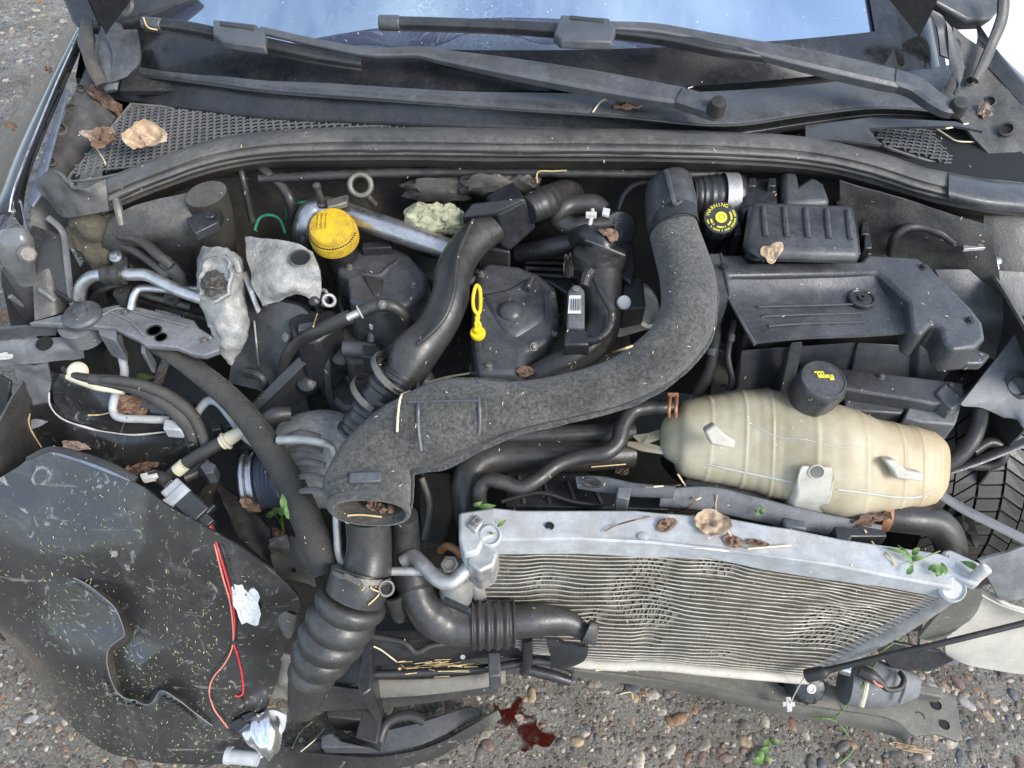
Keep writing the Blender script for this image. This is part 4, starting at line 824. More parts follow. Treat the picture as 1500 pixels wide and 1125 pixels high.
m = MB(); m.prism([(1380, 508), (1392, 513), (1430, 510), (1452, 520), (1440, 532), (1382, 532)], Z - .045, Z - .06); m.build('cover_skirt', 'cover_plastic', bc, bevel=.003)
bt = T('battery_tray', 'black battery tray walls standing under the chipped cover edge', 'battery tray')
m = MB(); m.prism([(1075, 430), (1100, 466), (1340, 462), (1395, 480), (1410, 450), (1380, 420), (1100, 400)], .745, .45, 1.0); m.build('tray_body', 'deep_plastic', bt, bevel=.004)
for (pl, z0) in (([(1085, 512), (1165, 506), (1150, 575), (1080, 565)], .70), ([(1165, 506), (1256, 500), (1244, 552), (1158, 545)], .715), ([(1256, 500), (1345, 506), (1334, 560), (1244, 552)], .72), ([(1348, 496), (1385, 502), (1392, 545), (1345, 556)], .73), ([(1158, 500), (1178, 499), (1160, 585), (1140, 580)], .735)):
    m = MB(); m.prism([(x, y, z0 - (y - 505) * .0012) for x, y in pl], z0, z0 - .12, .97); m.build('tray_wall', 'grey_plastic', bt, bevel=.003)
ec = T('control_unit_box', 'flat grey box with a notched front between the battery tray and the coolant tank', 'box')
m = MB(); m.prism([(1183, 532), (1205, 530), (1218, 537), (1412, 560), (1415, 585), (1370, 592), (1335, 585), (1240, 570), (1190, 560)], .70, .60, .98); b0 = m.build('box_body', 'cover_plastic', ec, bevel=.004)
m = MB(); m.prism([(1240, 572), (1332, 584), (1322, 606), (1236, 600)], .675, .58); m.build('box_step', 'grey_plastic', b0, bevel=.003)
m = MB(); m.prism([(1335, 586), (1410, 588), (1400, 622), (1350, 618), (1325, 612)], .68, .56); m.build('box_step', 'dusty_plastic', b0, bevel=.003)
m = MB(); m.prism([(1385, 560), (1412, 585), (1395, 600), (1370, 575)], .705, .60); m.build('box_corner', 'dusty_plastic', b0, bevel=.003)
# battery earth lead + clamp
el_ = T('battery_lead', 'black battery lead arching to a bolted silver eyelet near the right strut tower', 'cable')
m = MB(); m.tube([(1304, 372, .80, 6), (1308, 352, .83, 6.5), (1325, 335, .85, 6.5), (1350, 333, .853, 6.5), (1378, 342, .85, 6.5), (1398, 355, .84, 6.5)], n=8, seg=12); m.build('cable', 'rubber', el_)
m = MB(); m.tube([(1396, 354, .84, 7), (1412, 357, .838, 7)], seg=10); m.prism([(1410, 350), (1442, 348), (1446, 362), (1412, 365)], .842, .836); m.build('eyelet', 'dull_alu', el_, bevel=.001)
m = MB(); m.lathe([(.008, 0), (.008, .004), (.005, .005), (.005, .010), (.002, .011)], P(1434, 356, .843), Vector((0, -.3, 1)), 6); m.build('nut', 'dirty_steel', el_)
for (x, y, z) in ((1398, 379, .79), (1337, 364, .80), (1457, 384, .80)):
    m = MB(); q = P(x, y, z); m.lathe([(.013, -.004), (.013, 0), (.007, .002), (.007, .008), (.003, .010)], q, Vector((0, -.4, .9)), 14); m.one('tower_bolt', 'steel', {1398: 'bright flanged bolt below the battery lead eyelet', 1337: 'small bolt under the arch of the battery lead', 1457: 'dark bolt at the right end of the battery side tray'}[x], 'bolt', 'bolts round the right strut tower')
m = MB(); m.tube([(1372, 378, .80, 4), (1378, 368, .812, 4), (1395, 362, .815, 4), (1410, 372, .81, 4), (1414, 388, .80, 4)], seg=8); m.one('retaining_strap', 'rubber', 'black rubber strap curled round the bright flanged bolt', 'strap')
# right broken panel with hole
m = MB(); m.grid([[(1520, 440, .76), (1530, 500, .74), (1540, 560, .72), (1540, 640, .70)], [(1480, 500, .75), (1490, 540, .735), (1500, 580, .72), (1505, 632, .705)], [(1440, 550, .735), (1450, 575, .725), (1470, 590, .715), (1490, 615, .705)], [(1409, 590, .725), (1412, 595, .72), (1440, 598, .71), (1470, 612, .70)]], nu=6, nv=6, th=.005, amp=.003)
pn = m.one('wing_support_panel', 'dusty_plastic', 'torn blue-grey plastic panel with a bolt hole at the right edge', 'panel')
m = MB(); q = P(1492, 565, .728); m.lathe([(.02, -.002), (.021, .004), (.015, .006), (.012, .0), (.0005, -.001)], q, Vector((-.3, -.5, .8)), 24); m.build('hole_rim', 'black_plastic', pn)
# ================================================================== COOLANT RESERVOIR
ct = T('coolant_reservoir', 'translucent cream coolant tank with ribbed sides in front of the battery', 'coolant tank')
rib_at = (.17, .27, .36, .48, .58, .68, .76, .84)
m = MB(); m.etube([(992, 612, 990, 668, .64, .8), (1000, 588, 994, 694, .64, .8), (1040, 579, 1032, 705, .64, .8), (1083, 571, 1078, 714, .64, .8), (1125, 570, 1122, 726, .64, .78), (1170, 580, 1165, 738, .64, .78), (1225, 592, 1222, 757, .635, .76), (1283, 613, 1282, 753, .63, .75), (1320, 621, 1320, 746, .63, .75), (1355, 629, 1352, 740, .63, .75), (1378, 645, 1374, 722, .63, .72), (1387, 668, 1385, 700, .63, .7)], n=26, seg=48, pw=2.9,
    corr=lambda u: 1 + .020 * max([math.exp(-((u - q) / .0055) ** 2) for q in rib_at]) - .012 * max([math.exp(-((u - q - .045) / .012) ** 2) for q in rib_at]))
tk = m.build('tank', 'tank', ct)
ax = Vector((.05, -.12, 1)).normalized(); p = P(1202, 562, .758); r = 36 * mpp(p)
m = MB(); m.lathe([(r * .92, -.052), (r * .94, -.045), (r, -.012), (r * .98, -.004), (r * .9, 0), (r * .84, .0005), (r * .82, -.001), (r * .1, .002), (.0005, .002)], p + ax * .012, ax, 64, mod=lambda a, i: 1 + (.05 * (1 if math.sin(a * 7) > .75 else -.4) if 0 < i < 3 else 0)); cp = m.build('tank_cap', 'cover_plastic', ct)
m = MB(); u = RGT; v_ = ax.cross(u)
for (x0, y0, hx, hy) in ((-.006, .010, .0065, .0012), (.001, .003, .009, .0025), (.010, .001, .003, .0045), (-.004, .006, .001, .004), (-.008, .006, .001, .004), (0, .006, .001, .004)): m.box(p + ax * .0145 + u * x0 + v_ * y0, u * hx, v_ * hy, ax * .0005)
m.build('cap_symbol', 'print_yellow', cp)
m = MB(); m.lathe([(r * .8, -.11), (r * .78, -.03)], p, ax, 24); m.build('neck', 'tank', ct)
m = MB(); m.prism([(1174, 680, .688), (1220, 683, .688), (1222, 700, .68), (1218, 734, .645), (1168, 727, .645), (1170, 700, .68)], .68, .60, .98); b0 = m.build('front_lug', 'clip_plastic', tk, bevel=.003)
LUG = b0
for pl in ([(1033, 632), (1048, 622), (1062, 636), (1078, 646), (1076, 657), (1042, 652)], [(1296, 674), (1312, 674), (1330, 690), (1354, 694), (1352, 706), (1314, 702), (1308, 690)]):
    m = MB(); m.plate([(x, y, .735 - (y - 630) * .0008) for x, y in pl], .02); m.build('side_clip', 'clip_plastic', tk, bevel=.003)
TANK = tk
m = MB(); m.plate([(925, 637, .64), (948, 634, .64), (990, 620, .65), (1000, 618, .65), (998, 632, .65), (950, 648, .64), (995, 660, .64), (995, 668, .64), (940, 660, .63), (917, 652, .63), (920, 645, .63), (936, 647, .635)], .006); m.build('mounting_arm', 'tank', tk, bevel=.002)
# small coolant hose
ch = T('overflow_hose', 'slim dusty rubber hose winding from the coolant tank to the silver bracket', 'hose')
m = MB(); m.tube([(704, 742, .60, 11), (702, 722, .625, 11), (712, 704, .64, 11), (735, 706, .64, 11), (762, 714, .635, 11), (788, 702, .64, 11), (815, 682, .645, 11), (850, 669, .65, 11), (885, 664, .655, 12), (905, 648, .66, 12), (913, 622, .67, 12), (928, 602, .675, 11.5), (955, 597, .675, 11), (992, 597, .67, 11)], n=7, seg=18, corr=None, wob=.06); m.build('hose', 'hose_rubber', ch)
m = MB(); m.tube([(981, 577, .69, 2.4), (981, 588, .70, 2.6), (980, 600, .70, 2.6), (980, 611, .685, 2.4)], seg=8); m.tube([(991, 577, .69, 2.4), (991, 588, .70, 2.6), (990, 600, .70, 2.6), (990, 611, .685, 2.4)], seg=8); m.box(P(986, 579, .695), Vector((.008, 0, 0)), Vector((0, .003, 0)), Vector((0, 0, .002))); m.build('spring_clamp', 'copper_clip', ch)
m = MB(); m.tube([(690, 770, .54, 20), (684, 735, .575, 22), (688, 700, .60, 24), (705, 676, .61, 26), (740, 668, .61, 26), (800, 668, .61, 25), (860, 668, .61, 23), (925, 664, .60, 21)], n=7, seg=20)
rh = m.one('radiator_hose', 'hose_rubber', 'thick black radiator hose bending down behind the silver condenser bracket', 'hose')
m = MB(); m.tube([(690, 640, .63, 13), (760, 638, .63, 14), (840, 636, .63, 14), (930, 632, .63, 13)], seg=14); m.one('return_hose', 'hose_rubber', 'straight dark hose lying in shade under the felt duct', 'hose')
m = MB(); m.tube([(1295, 757, .60, 21), (1330, 760, .60, 22), (1365, 764, .59, 23), (1385, 780, .575, 23), (1393, 805, .55, 22), (1392, 830, .52, 21)], n=7, seg=20)
bh_ = m.one('lower_tank_hose', 'hose_rubber', 'bent grey rubber hose leaving the underside of the coolant tank', 'hose')
m = MB(); q0, q1 = P(1288, 755, .60), P(1302, 758, .60); m.cyl(q0, q1, 22 * mpp(q0), seg=22); m.build('hose_clamp', 'copper_clip', bh_, bevel=.001)
m = MB(); m.tube([(1370, 690, .60, 11), (1400, 672, .62, 11.5), (1422, 648, .64, 11.5), (1434, 620, .66, 11), (1437, 596, .68, 11)], n=7, seg=14); m.one('wiring_conduit', 'rubber', 'slim black conduit curving up between coolant tank and torn right panel', 'conduit')
m = MB(); m.tube([(1425, 662, .60, 8), (1448, 648, .61, 8), (1466, 655, .605, 8), (1468, 672, .59, 8), (1450, 682, .575, 7), (1418, 682, .57, 7)], n=7, seg=12); m.one('wheel_arch_cable', 'rubber', 'looped black cable hanging in front of the tyre tread', 'cable')
# slam panel pieces behind the condenser
m = MB(); m.etube([(843, 697, 846, 716, .63, .6), (880, 697, 880, 722, .63, .4), (930, 707, 928, 728, .63, .4), (990, 712, 985, 730, .63, .4)], n=5, seg=12, pw=3); lt = m.one('latch_bracket', 'grey_plastic', 'grey latch bracket lying loose behind the condenser', 'bracket')
m = MB(); m.tube([(856, 703, .645, 3), (870, 703, .645, 3), (880, 710, .645, 3), (868, 712, .64, 3), (856, 709, .642, 3)], seg=8); m.build('slot_rim', 'deep_plastic', lt)
m = MB(); m.prism([(905, 712), (925, 714), (922, 732), (903, 728)], .648, .60); m.build('bracket_clip', 'dusty_plastic', lt, bevel=.002)
m = MB(); m.etube([(968, 716, 965, 742, .61, .5), (1040, 712, 1030, 748, .61, .5), (1110, 728, 1100, 762, .61, .5), (1190, 748, 1180, 778, .61, .5), (1290, 768, 1282, 796, .60, .5)], n=6, seg=14, pw=3.4); m.one('slam_panel', 'dusty_plastic', 'long dusty black cross panel right behind the condenser top', 'panel')
m = MB(); m.prism([(1010, 690), (1085, 705), (1160, 745), (1140, 752), (1060, 722), (1000, 708)], .60, .54); m.one('panel_stiffener', 'grey_plastic', 'grey plastic stiffener under the left end of the coolant tank', 'stiffener', bevel=.004)
m = MB(); m.prism([(1145, 756), (1180, 762), (1184, 776), (1150, 772)], .635, .61); m.one('panel_clip', 'grey_plastic', 'oval hollow clip on the cross panel below the coolant tank', 'clip', bevel=.004)
m = MB(); m.prism([(1222, 770), (1250, 774), (1262, 770), (1296, 776), (1300, 786), (1248, 786), (1244, 794), (1226, 790)], .635, .61); m.one('sensor_clip', 'black_plastic', 'black clipped sensor bracket sitting on the bright condenser bar', 'clip', bevel=.002)
m = MB(); m.tube([(1000, 640, .55, 26), (1010, 665, .54, 26), (985, 690, .53, 24)], n=8, seg=18, corr=lambda L: 1 + .06 * math.sin(L * 700)); m.one('hidden_bellows', 'deep_plastic', 'dark ribbed bellows in the shade left of the coolant tank', 'bellows')

# ================================================================== CONDENSER
cn = T('condenser', 'bent silver condenser with crushed fins leaning at the front of the car', 'condenser')
CG = [[(716, 797, .60), (850, 793, .605), (1050, 808, .605), (1220, 834, .60), (1388, 868, .59)],
      [(702, 850, .51), (850, 850, .525), (1040, 862, .525), (1190, 880, .52), (1338, 902, .515)],
      [(722, 915, .40), (850, 918, .40), (1010, 925, .405), (1135, 935, .405), (1262, 948, .405)],
      [(765, 955, .315), (855, 967, .31), (980, 973, .305), (1085, 981, .30), (1184, 990, .295)]]
NU = 24
tmp = MB(); tmp.grid(CG, nu=NU, nv=12, th=.001)
V, NN = tmp.V, tmp.N; HH, WW = len(V), len(V[0])
def dmg(p):
    a = max(0, nz(p, 7, 5) + .12); b3 = max(0, nz(p, 16, 9)); return -.020 * a * a - .010 * b3 * b3
def S(u, v):
    x = u * (WW - 1); y = v * (HH - 1); i, j = min(int(y), HH - 2), min(int(x), WW - 2); fx, fy = x - j, y - i
    p = V[i][j] * (1 - fx) * (1 - fy) + V[i][j + 1] * fx * (1 - fy) + V[i + 1][j] * (1 - fx) * fy + V[i + 1][j + 1] * fx * fy
    n_ = NN[i][j]; return p + n_ * dmg(p), n_
ROWS, NP = 33, 150
tb_, fi = MB(), MB()
line = []
for k in range(ROWS + 1):
    v = k / ROWS; pts = []
    for j in range(NP + 1):
        u = j / NP; wv = v + .006 * nz((u * 7, v * 4, 1), 1.5) + .006 * nz((u * 24, v * 16, 4)) * max(0, nz((u * 3, v * 3, 8)) * 3)
        p, n_ = S(u, min(1, max(0, wv))); pts.append(p)
    line.append(pts); tb_.sweep(pts, .0012, 6)
rnd = random.Random(5)
for k in range(ROWS):
    for j in range(NP * 2):
        u = j / 2; a = int(u); f_ = u - a; b4 = min(a + 1, NP)
        p0 = line[k][a].lerp(line[k][b4], f_); p1 = line[k + 1][a].lerp(line[k + 1][b4], f_)
        n_ = NN[min(int(k / ROWS * (HH - 1)), HH - 1)][min(int(a / NP * (WW - 1)), WW - 1)]
        al = (line[k][b4] - line[k][max(b4 - 1, 0)]).normalized() * (.0006 if dmg(p0) > -.003 else .0012)
        if rnd.random() < .012: continue
        sk = al * rnd.uniform(-.7, .7); o_ = -n_ * .004 + n_ * (.003 if dmg(p0) < -.004 and rnd.random() < .4 else 0)
        fi.add([p0 - al + o_ + sk, p0 + al + o_ + sk, p1 + al + o_ - sk, p1 - al + o_ - sk], [(0, 1, 2, 3)])
        fi.add([p0 + o_ + sk, p0 - n_ * .012, p1 - n_ * .012, p1 + o_ - sk], [(0, 1, 2, 3)])
tb_.build('core_tubes', 'fin_tube', cn, kind='stuff', angle=60)
fi.build('fins', 'fin', cn, kind='stuff')
bk = MB(); bk.add([p for r_ in [[V[i][j] - NN[i][j] * .03 for j in range(WW)] for i in range(HH)] for p in r_], [(i * WW + j, i * WW + j + 1, (i + 1) * WW + j + 1, (i + 1) * WW + j) for i in range(HH - 1) for j in range(WW - 1)]); bk.build('core_back', 'dark_metal', cn)
m = MB(); TB = [(676, 750), (722, 743), (762, 747), (930, 747), (960, 750), (1060, 757), (1130, 770), (1160, 774), (1232, 789), (1376, 810), (1400, 820), (1398, 862), (1310, 846), (1220, 828), (1130, 814), (1050, 803), (950, 795), (850, 790), (726, 791), (700, 800)]
m.prism([(x, y, .625 + (.012 if y < 800 - (0 if x < 1100 else -30) else 0)) for x, y in TB], .62, .592, .99); tbm = m.build('top_bar', 'white_alu', cn, bevel=.003)
m = MB(); m.tube([(716, 793, .618, 4), (850, 790, .622, 4), (1050, 804, .622, 4), (1220, 829, .617, 4.5), (1310, 846, .612, 5), (1390, 864, .604, 6)], n=6, seg=10, flat=.7); m.build('top_rail', 'tank_alu', cn)
for (x, y) in ((805, 771), (1286, 816)):
    m = MB(); q = P(x, y, .6345 if x < 1000 else .6285); m.lathe([(.0065, .0), (.0065, .0012), (.005, .0012), (.005, .0002), (.0003, .0002)], q, Vector((0, 0, 1)), 16); m.build('bar_hole', 'recess_shade', tbm)
for (x, y) in ((820, 783), (942, 785), (1268, 824)):
    m = MB(); q = P(x, y, .63); m.lathe([(.008, -.006), (.008, 0), (.004, .002), (.0004, .002)], q, Vector((0, 0, 1)), 14); m.build('rivet', 'white_alu', tbm)
m = MB(); m.sweep([S(1, k / 20)[0] + Vector((.006, 0, 0)) for k in range(21)], .013, 14, flat=.8); m.build('end_tank', 'tank_alu', cn)
m = MB(); m.sweep([S(0, k / 20)[0] - Vector((.004, 0, 0)) for k in range(13)], .011, 12); m.build('end_tank', 'tank_alu', cn)
m = MB(); m.sweep([S(k / 20, 1)[0] + Vector((0, -.004, -.006)) for k in range(3, 21)], .009, 10); m.build('bottom_rail', 'pale_panel', cn)
teeth = MB()
for k in range(ROWS):
    q = line[k][-1]; d_ = (line[k][-1] - line[k][-8]).normalized(); dn = (line[k + 1][-1] - line[k][-1]) * .42
    teeth.add([q - dn + NN[0][0] * .003, q + dn + NN[0][0] * .003, q - d_ * .022 + NN[0][0] * .002, q - dn - NN[0][0] * .01, q + dn - NN[0][0] * .01], [(0, 1, 2), (0, 2, 3), (1, 4, 2), (3, 2, 4)])
teeth.build('tank_teeth', 'tank_alu', cn, kind='stuff')
m = MB(); m.prism([(672, 750), (724, 743), (727, 768), (724, 785), (710, 790), (700, 808), (680, 812), (672, 790)], .645, .58); b0 = m.build('left_bracket', 'white_alu', cn, bevel=.004)
m = MB(); m.prism([(684, 768), (697, 752), (710, 762), (697, 780)], .652, .64); m.build('square_boss', 'dull_alu', b0, bevel=.003)
for (x, y) in ((693, 768), (700, 763)):
    m = MB(); m.lathe([(.003, 0), (.003, .002)], P(x, y, .6525), Vector((0, 0, 1)), 10); m.build('boss_pin', 'dirty_steel', b0)
m = MB(); q = P(718, 784, .645); m.lathe([(.016, -.01), (.016, 0), (.0135, .002), (.0125, -.002), (.0004, -.002)], q, Vector((0, -.2, 1)), 24); m.build('round_boss', 'white_alu', b0)
m = MB(); m.prism([(690, 798), (706, 788), (732, 802), (724, 828), (702, 838), (684, 822)], .635, .575); m.build('pipe_block', 'dull_alu', cn, bevel=.004)
m = MB(); q = P(706, 838, .60); m.lathe([(.009, 0), (.009, .012), (.006, .014)], q, Vector((-.3, -.9, .3)), 6); m.build('block_bolt', 'dirty_steel', cn)
# right corner
m = MB(); m.prism([(1381, 806), (1392, 804), (1440, 826), (1446, 842), (1432, 858), (1385, 838)], .632, .615); b0 = m.build('right_bracket', 'white_alu', cn, bevel=.004)
m = MB(); m.prism([(1389, 812), (1436, 834), (1430, 848), (1392, 832)], .6335, .63); m.build('bracket_floor', 'white_alu', b0, bevel=.001)
m = MB(); m.cyl(P(1428, 846, .64), P(1446, 831, .66), .008, seg=14); m.build('locating_pin', 'white_plastic', b0, bevel=.002)
m = MB(); q = P(1396, 862, .618); m.lathe([(.019, -.02), (.019, 0), (.016, .003), (.014, -.001), (.0004, -.002)], q, Vector((0, -.6, .8)), 26); m.build('end_boss', 'white_alu', b0)
m = MB(); m.plate([(1400, 870, .575), (1420, 862, .59), (1440, 862, .60), (1436, 885, .56), (1392, 930, .47), (1370, 940, .46), (1345, 935, .47)], .006); m.build('side_bracket', 'cross_metal', cn)
# refrigerant pipes
ac = T('refrigerant_pipe', 'thin pale metal pipe bent round in front of the black bellows hose', 'pipe')
m = MB(); m.tube([(493, 752, .62, 6), (494, 780, .60, 6), (497, 812, .58, 6.5), (508, 832, .57, 6.5), (530, 838, .57, 6.5), (580, 837, .572, 6.5), (640, 838, .575, 6.5), (668, 843, .575, 6.5), (700, 846, .575, 6.5), (704, 838, .58, 6)], n=7, seg=14); m.build('pipe', 'dull_alu', ac)
ac2 = T('thick_refrigerant_pipe', 'thicker bent aluminium pipe bolted to the condenser corner block', 'pipe')
m = MB(); m.tube([(590, 822, .565, 10), (605, 815, .575, 10.5), (620, 828, .585, 11), (640, 848, .59, 11), (660, 854, .592, 11), (676, 842, .595, 11), (690, 826, .60, 11)], n=7, seg=18); m.build('pipe', 'dull_alu', ac2)
m = MB(); m.tube([(645, 806, .56, 6), (655, 800, .575, 6), (668, 806, .58, 6), (676, 818, .575, 6)], n=6, seg=12); m.build('branch', 'copper_clip', ac2)
m = MB(); m.lathe([(.013, -.02), (.013, 0), (.009, .002), (.008, -.004), (.0004, -.004)], P(659, 827, .60), Vector((0, -.4, .9)), 6); m.build('union_nut', 'dirty_steel', ac2)
m = MB(); m.etube([(642, 838, 694, 838, .545, 1), (644, 862, 692, 866, .51, 1), (648, 885, 690, 890, .46, .95)], n=8, seg=24, corr=lambda u: 1 + .05 * math.exp(-((u - .6) / .05) ** 2)); m.one('receiver_drier', 'dull_alu', 'dusty metal drier canister under the bent aluminium pipe', 'canister')
m = MB(); m.prism([(652, 873), (690, 890), (688, 897), (648, 880)], .575, .56); m.one('plastic_strip', 'black_plastic', 'short black strip lying across the drier canister', 'strip', bevel=.001)

# ================================================================== LOWER FRONT HOSES
lh = T('intercooler_hose', 'thick black hose with a ribbed cuff and crushed end in front of the condenser', 'hose')
m = MB(); m.etube([(572, 752, 612, 756, .62, 1), (575, 800, 618, 802, .56, 1), (578, 850, 632, 842, .52, 1), (592, 890, 640, 872, .50, 1), (615, 925, 655, 880, .48, 1), (655, 944, 668, 890, .465, 1), (700, 946, 700, 888, .46, 1)], n=8, seg=26); m.build('hose_body', 'bellow_rubber', lh)
m = MB(); m.etube([(577, 836, 628, 832, .53, 1.05), (580, 858, 634, 850, .515, 1.08)], n=4, seg=26, inner=.05); m.etube([(582, 866, 636, 855, .512, 1.05), (585, 872, 638, 860, .51, 1.05)], n=3, seg=26, inner=.05); m.build('collar', 'rubber', lh)
m = MB(); m.etube([(692, 950, 690, 884, .46, 1), (722, 950, 722, 881, .46, 1), (755, 946, 754, 881, .46, 1)], n=32, seg=30, corr=lambda u: 1 + .06 * math.sin(u * 2 * math.pi * 5.5)); m.build('ribbed_cuff', 'rubber', lh)
m = MB(); m.etube([(752, 936, 750, 886, .46, 1), (790, 932, 792, 885, .46, .95), (822, 928, 836, 894, .455, .8), (850, 938, 862, 915, .445, .6), (858, 948, 874, 932, .44, .5)], n=7, seg=24); m.build('hose_end', 'bellow_rubber', lh)
m = MB(); m.etube([(850, 940, 866, 908, .458, .7), (862, 944, 876, 912, .456, .5), (872, 946, 878, 918, .454, .4)], n=5, seg=14, pw=3); m.build('crushed_tip', 'deep_plastic', lh)
m = MB(); m.grid([[(800, 938, .44), (830, 945, .435), (862, 948, .43)], [(805, 960, .40), (830, 968, .395), (855, 966, .395)], [(806, 978, .36), (825, 980, .355), (840, 975, .36)]], nu=5, nv=5, th=.006, amp=.008, sc_=25); m.build('torn_bracket', 'black_plastic', lh)
bl = T('bellows_hose', 'big black concertina hose hanging forward at lower left of the felt duct mouth', 'hose')
m = MB(); m.etube([(506, 756, 572, 758, .64, 1), (508, 800, 574, 802, .60, 1), (500, 835, 574, 842, .575, 1)], n=6, seg=28); m.build('neck', 'bellow_rubber', bl)
m = MB(); m.etube([(486, 826, 574, 850, .585, 1), (482, 845, 568, 872, .575, 1), (478, 858, 560, 890, .565, 1)], n=6, seg=30); m.build('cuff', 'bellow_rubber', bl)
nb = 4.5
m = MB(); m.etube([(474, 858, 562, 892, .562, 1), (466, 872, 556, 908, .55, 1), (456, 892, 542, 930, .53, 1), (447, 912, 530, 950, .51, 1), (438, 932, 516, 968, .49, 1), (432, 952, 500, 985, .465, 1), (427, 975, 486, 1002, .44, 1)], n=16, seg=32, corr=lambda u: .88 + .22 * abs(math.sin(math.pi * (u * nb))) ** .7); m.build('bellows', 'bellow_rubber', bl)
m = MB(); m.etube([(427, 972, 488, 1000, .44, 1), (424, 995, 478, 1018, .415, 1), (423, 1020, 470, 1036, .39, 1), (424, 1034, 464, 1046, .375, 1)], n=6, seg=28, inner=.05); m.build('end_cuff', 'bellow_rubber', bl)
m = MB(); m.etube([(488, 830, 572, 846, .592, 1.02), (486, 836, 571, 854, .588, 1.02)], n=3, seg=30, inner=.03); m.build('clamp_band', 'dirty_steel', bl)
m = MB(); m.prism([(505, 838), (530, 850), (526, 858), (502, 846)], .636, .62); m.build('clamp_screw', 'dirty_steel', bl, bevel=.001)
m = MB(); m.torus(P(566, 862, .60), Vector((.3, -.4, .6)), .010, .002); m.build('clamp_ear', 'dirty_steel', bl)
m = MB(); m.etube([(560, 868, 590, 868, .52, 1), (568, 885, 596, 888, .49, 1), (575, 900, 594, 908, .46, 1)], n=5, seg=18, inner=.2); m.one('drain_elbow', 'rubber', 'short open rubber elbow between the two big front hoses', 'elbow')

# ================================================================== LOWER FRONT FRAME
rf = T('radiator_carrier', 'black plastic radiator carrier hanging low between the front hoses', 'frame')
m = MB(); m.grid([[(530, 935, .36), (620, 940, .36), (690, 935, .35), (780, 930, .34), (840, 945, .34)], [(535, 975, .30), (620, 972, .29), (700, 965, .28), (780, 965, .28), (830, 978, .28)]], nu=6, nv=5, th=.006, amp=.004); m.build('shroud', 'black_plastic', rf)
m = MB(); m.grid([[(415, 850, .20), (560, 850, .20), (700, 860, .20), (860, 880, .20)], [(410, 930, .17), (560, 930, .17), (700, 930, .17), (850, 940, .17)], [(420, 1010, .14), (560, 1000, .14), (700, 990, .14), (830, 985, .14)]], nu=6, nv=6, th=.004, amp=.015, sc_=14); m.build('undershield', 'deep_plastic', rf)
m = MB(); m.tube([(546, 932, .37, 5), (590, 940, .365, 5), (610, 955, .355, 5), (635, 945, .36, 5), (690, 940, .355, 4)], n=6, seg=10); m.build('rib', 'deep_plastic', rf)
m = MB(); m.tube([(540, 988, .29, 6), (620, 985, .28, 6), (720, 978, .275, 6), (790, 968, .28, 6), (840, 980, .27, 6)], n=6, seg=10); m.build('lower_rail', 'black_plastic', rf)
m = MB(); m.prism([(532, 925), (545, 925), (545, 1010), (530, 1020), (522, 1000)], .34, .2); m.build('upright', 'black_plastic', rf, bevel=.004)
m = MB(); m.etube([(540, 992, 530, 1022, .24, .6), (620, 992, 615, 1018, .235, .6), (700, 985, 700, 1008, .23, .6), (740, 978, 740, 1000, .23, .6)], n=6, seg=12, pw=3); m.build('fin_edge', 'cross_metal', rf)
m = MB(); m.prism([(714, 955), (732, 955), (734, 990), (716, 992)], .33, .27); m.build('clip', 'grey_plastic', rf, bevel=.003)
m = MB(); m.tube([(772, 935, .37, 8), (772, 970, .30, 8), (766, 985, .27, 6)], seg=10); m.build('strut', 'black_plastic', rf)
m = MB(); m.tube([(770, 980, .26, 8), (810, 990, .25, 8), (835, 998, .24, 7)], seg=10); m.build('strut', 'black_plastic', rf)
m = MB(); q = P(678, 962, .31); m.lathe([(.004, 0), (.004, .0015), (.0025, .0015), (.002, .0004), (.0003, .0004)], q, Vector((0, -.6, .6)), 12); m.build('rivet', 'dull_alu', rf)
lp = T('lower_grille', 'black slotted lower bumper grille resting on the ground', 'grille')
m = MB(); m.grid([[(440, 1000, .16), (560, 1010, .15), (650, 1000, .15), (730, 985, .15)], [(420, 1045, .11), (530, 1040, .11), (640, 1030, .11), (730, 1015, .12)]], nu=6, nv=5, th=.008, amp=.006); m.build('upper_shelf', 'deep_plastic', lp)
m = MB(); m.prism([(480, 1030), (535, 1040), (532, 1056), (478, 1050)], .10, .02); m.build('slot_web', 'deep_plastic', lp, bevel=.003)
m = MB(); m.prism([(530, 1040), (560, 1044), (552, 1090), (520, 1080)], .10, .02); m.build('slot_web', 'deep_plastic', lp, bevel=.003)
m = MB(); m.tube([(556, 1085, .07, 8), (568, 1058, .08, 8), (598, 1048, .085, 8), (622, 1056, .08, 8)], n=6, seg=10); m.build('round_opening', 'deep_plastic', lp)
m = MB(); m.grid([[(430, 1098, .09), (480, 1085, .08), (530, 1080, .075), (610, 1060, .07), (690, 1035, .06)], [(440, 1106, .055), (490, 1100, .05), (540, 1105, .045), (620, 1090, .04), (705, 1045, .03)]], nu=6, nv=5, th=.006, amp=.006); m.build('lower_blade', 'black_plastic', lp)
m = MB(); m.prism([(470, 1078), (486, 1072), (500, 1085), (540, 1095), (470, 1095)], .10, .06); m.build('torn_lug', 'grey_plastic', lp, bevel=.003)
m = MB(); m.grid([[(380, 1090, .08), (430, 1100, .07), (500, 1106, .06), (560, 1108, .05), (640, 1090, .04), (730, 1040, .035)], [(375, 1135, .03), (430, 1130, .03), (500, 1132, .02), (570, 1128, .02), (650, 1105, .015), (735, 1052, .02)]], nu=6, nv=5, th=.006, amp=.003); m.one('bumper_lip', 'bumper_paint', 'dusty black lower lip of the bumper scraping the gravel', 'bumper lip')

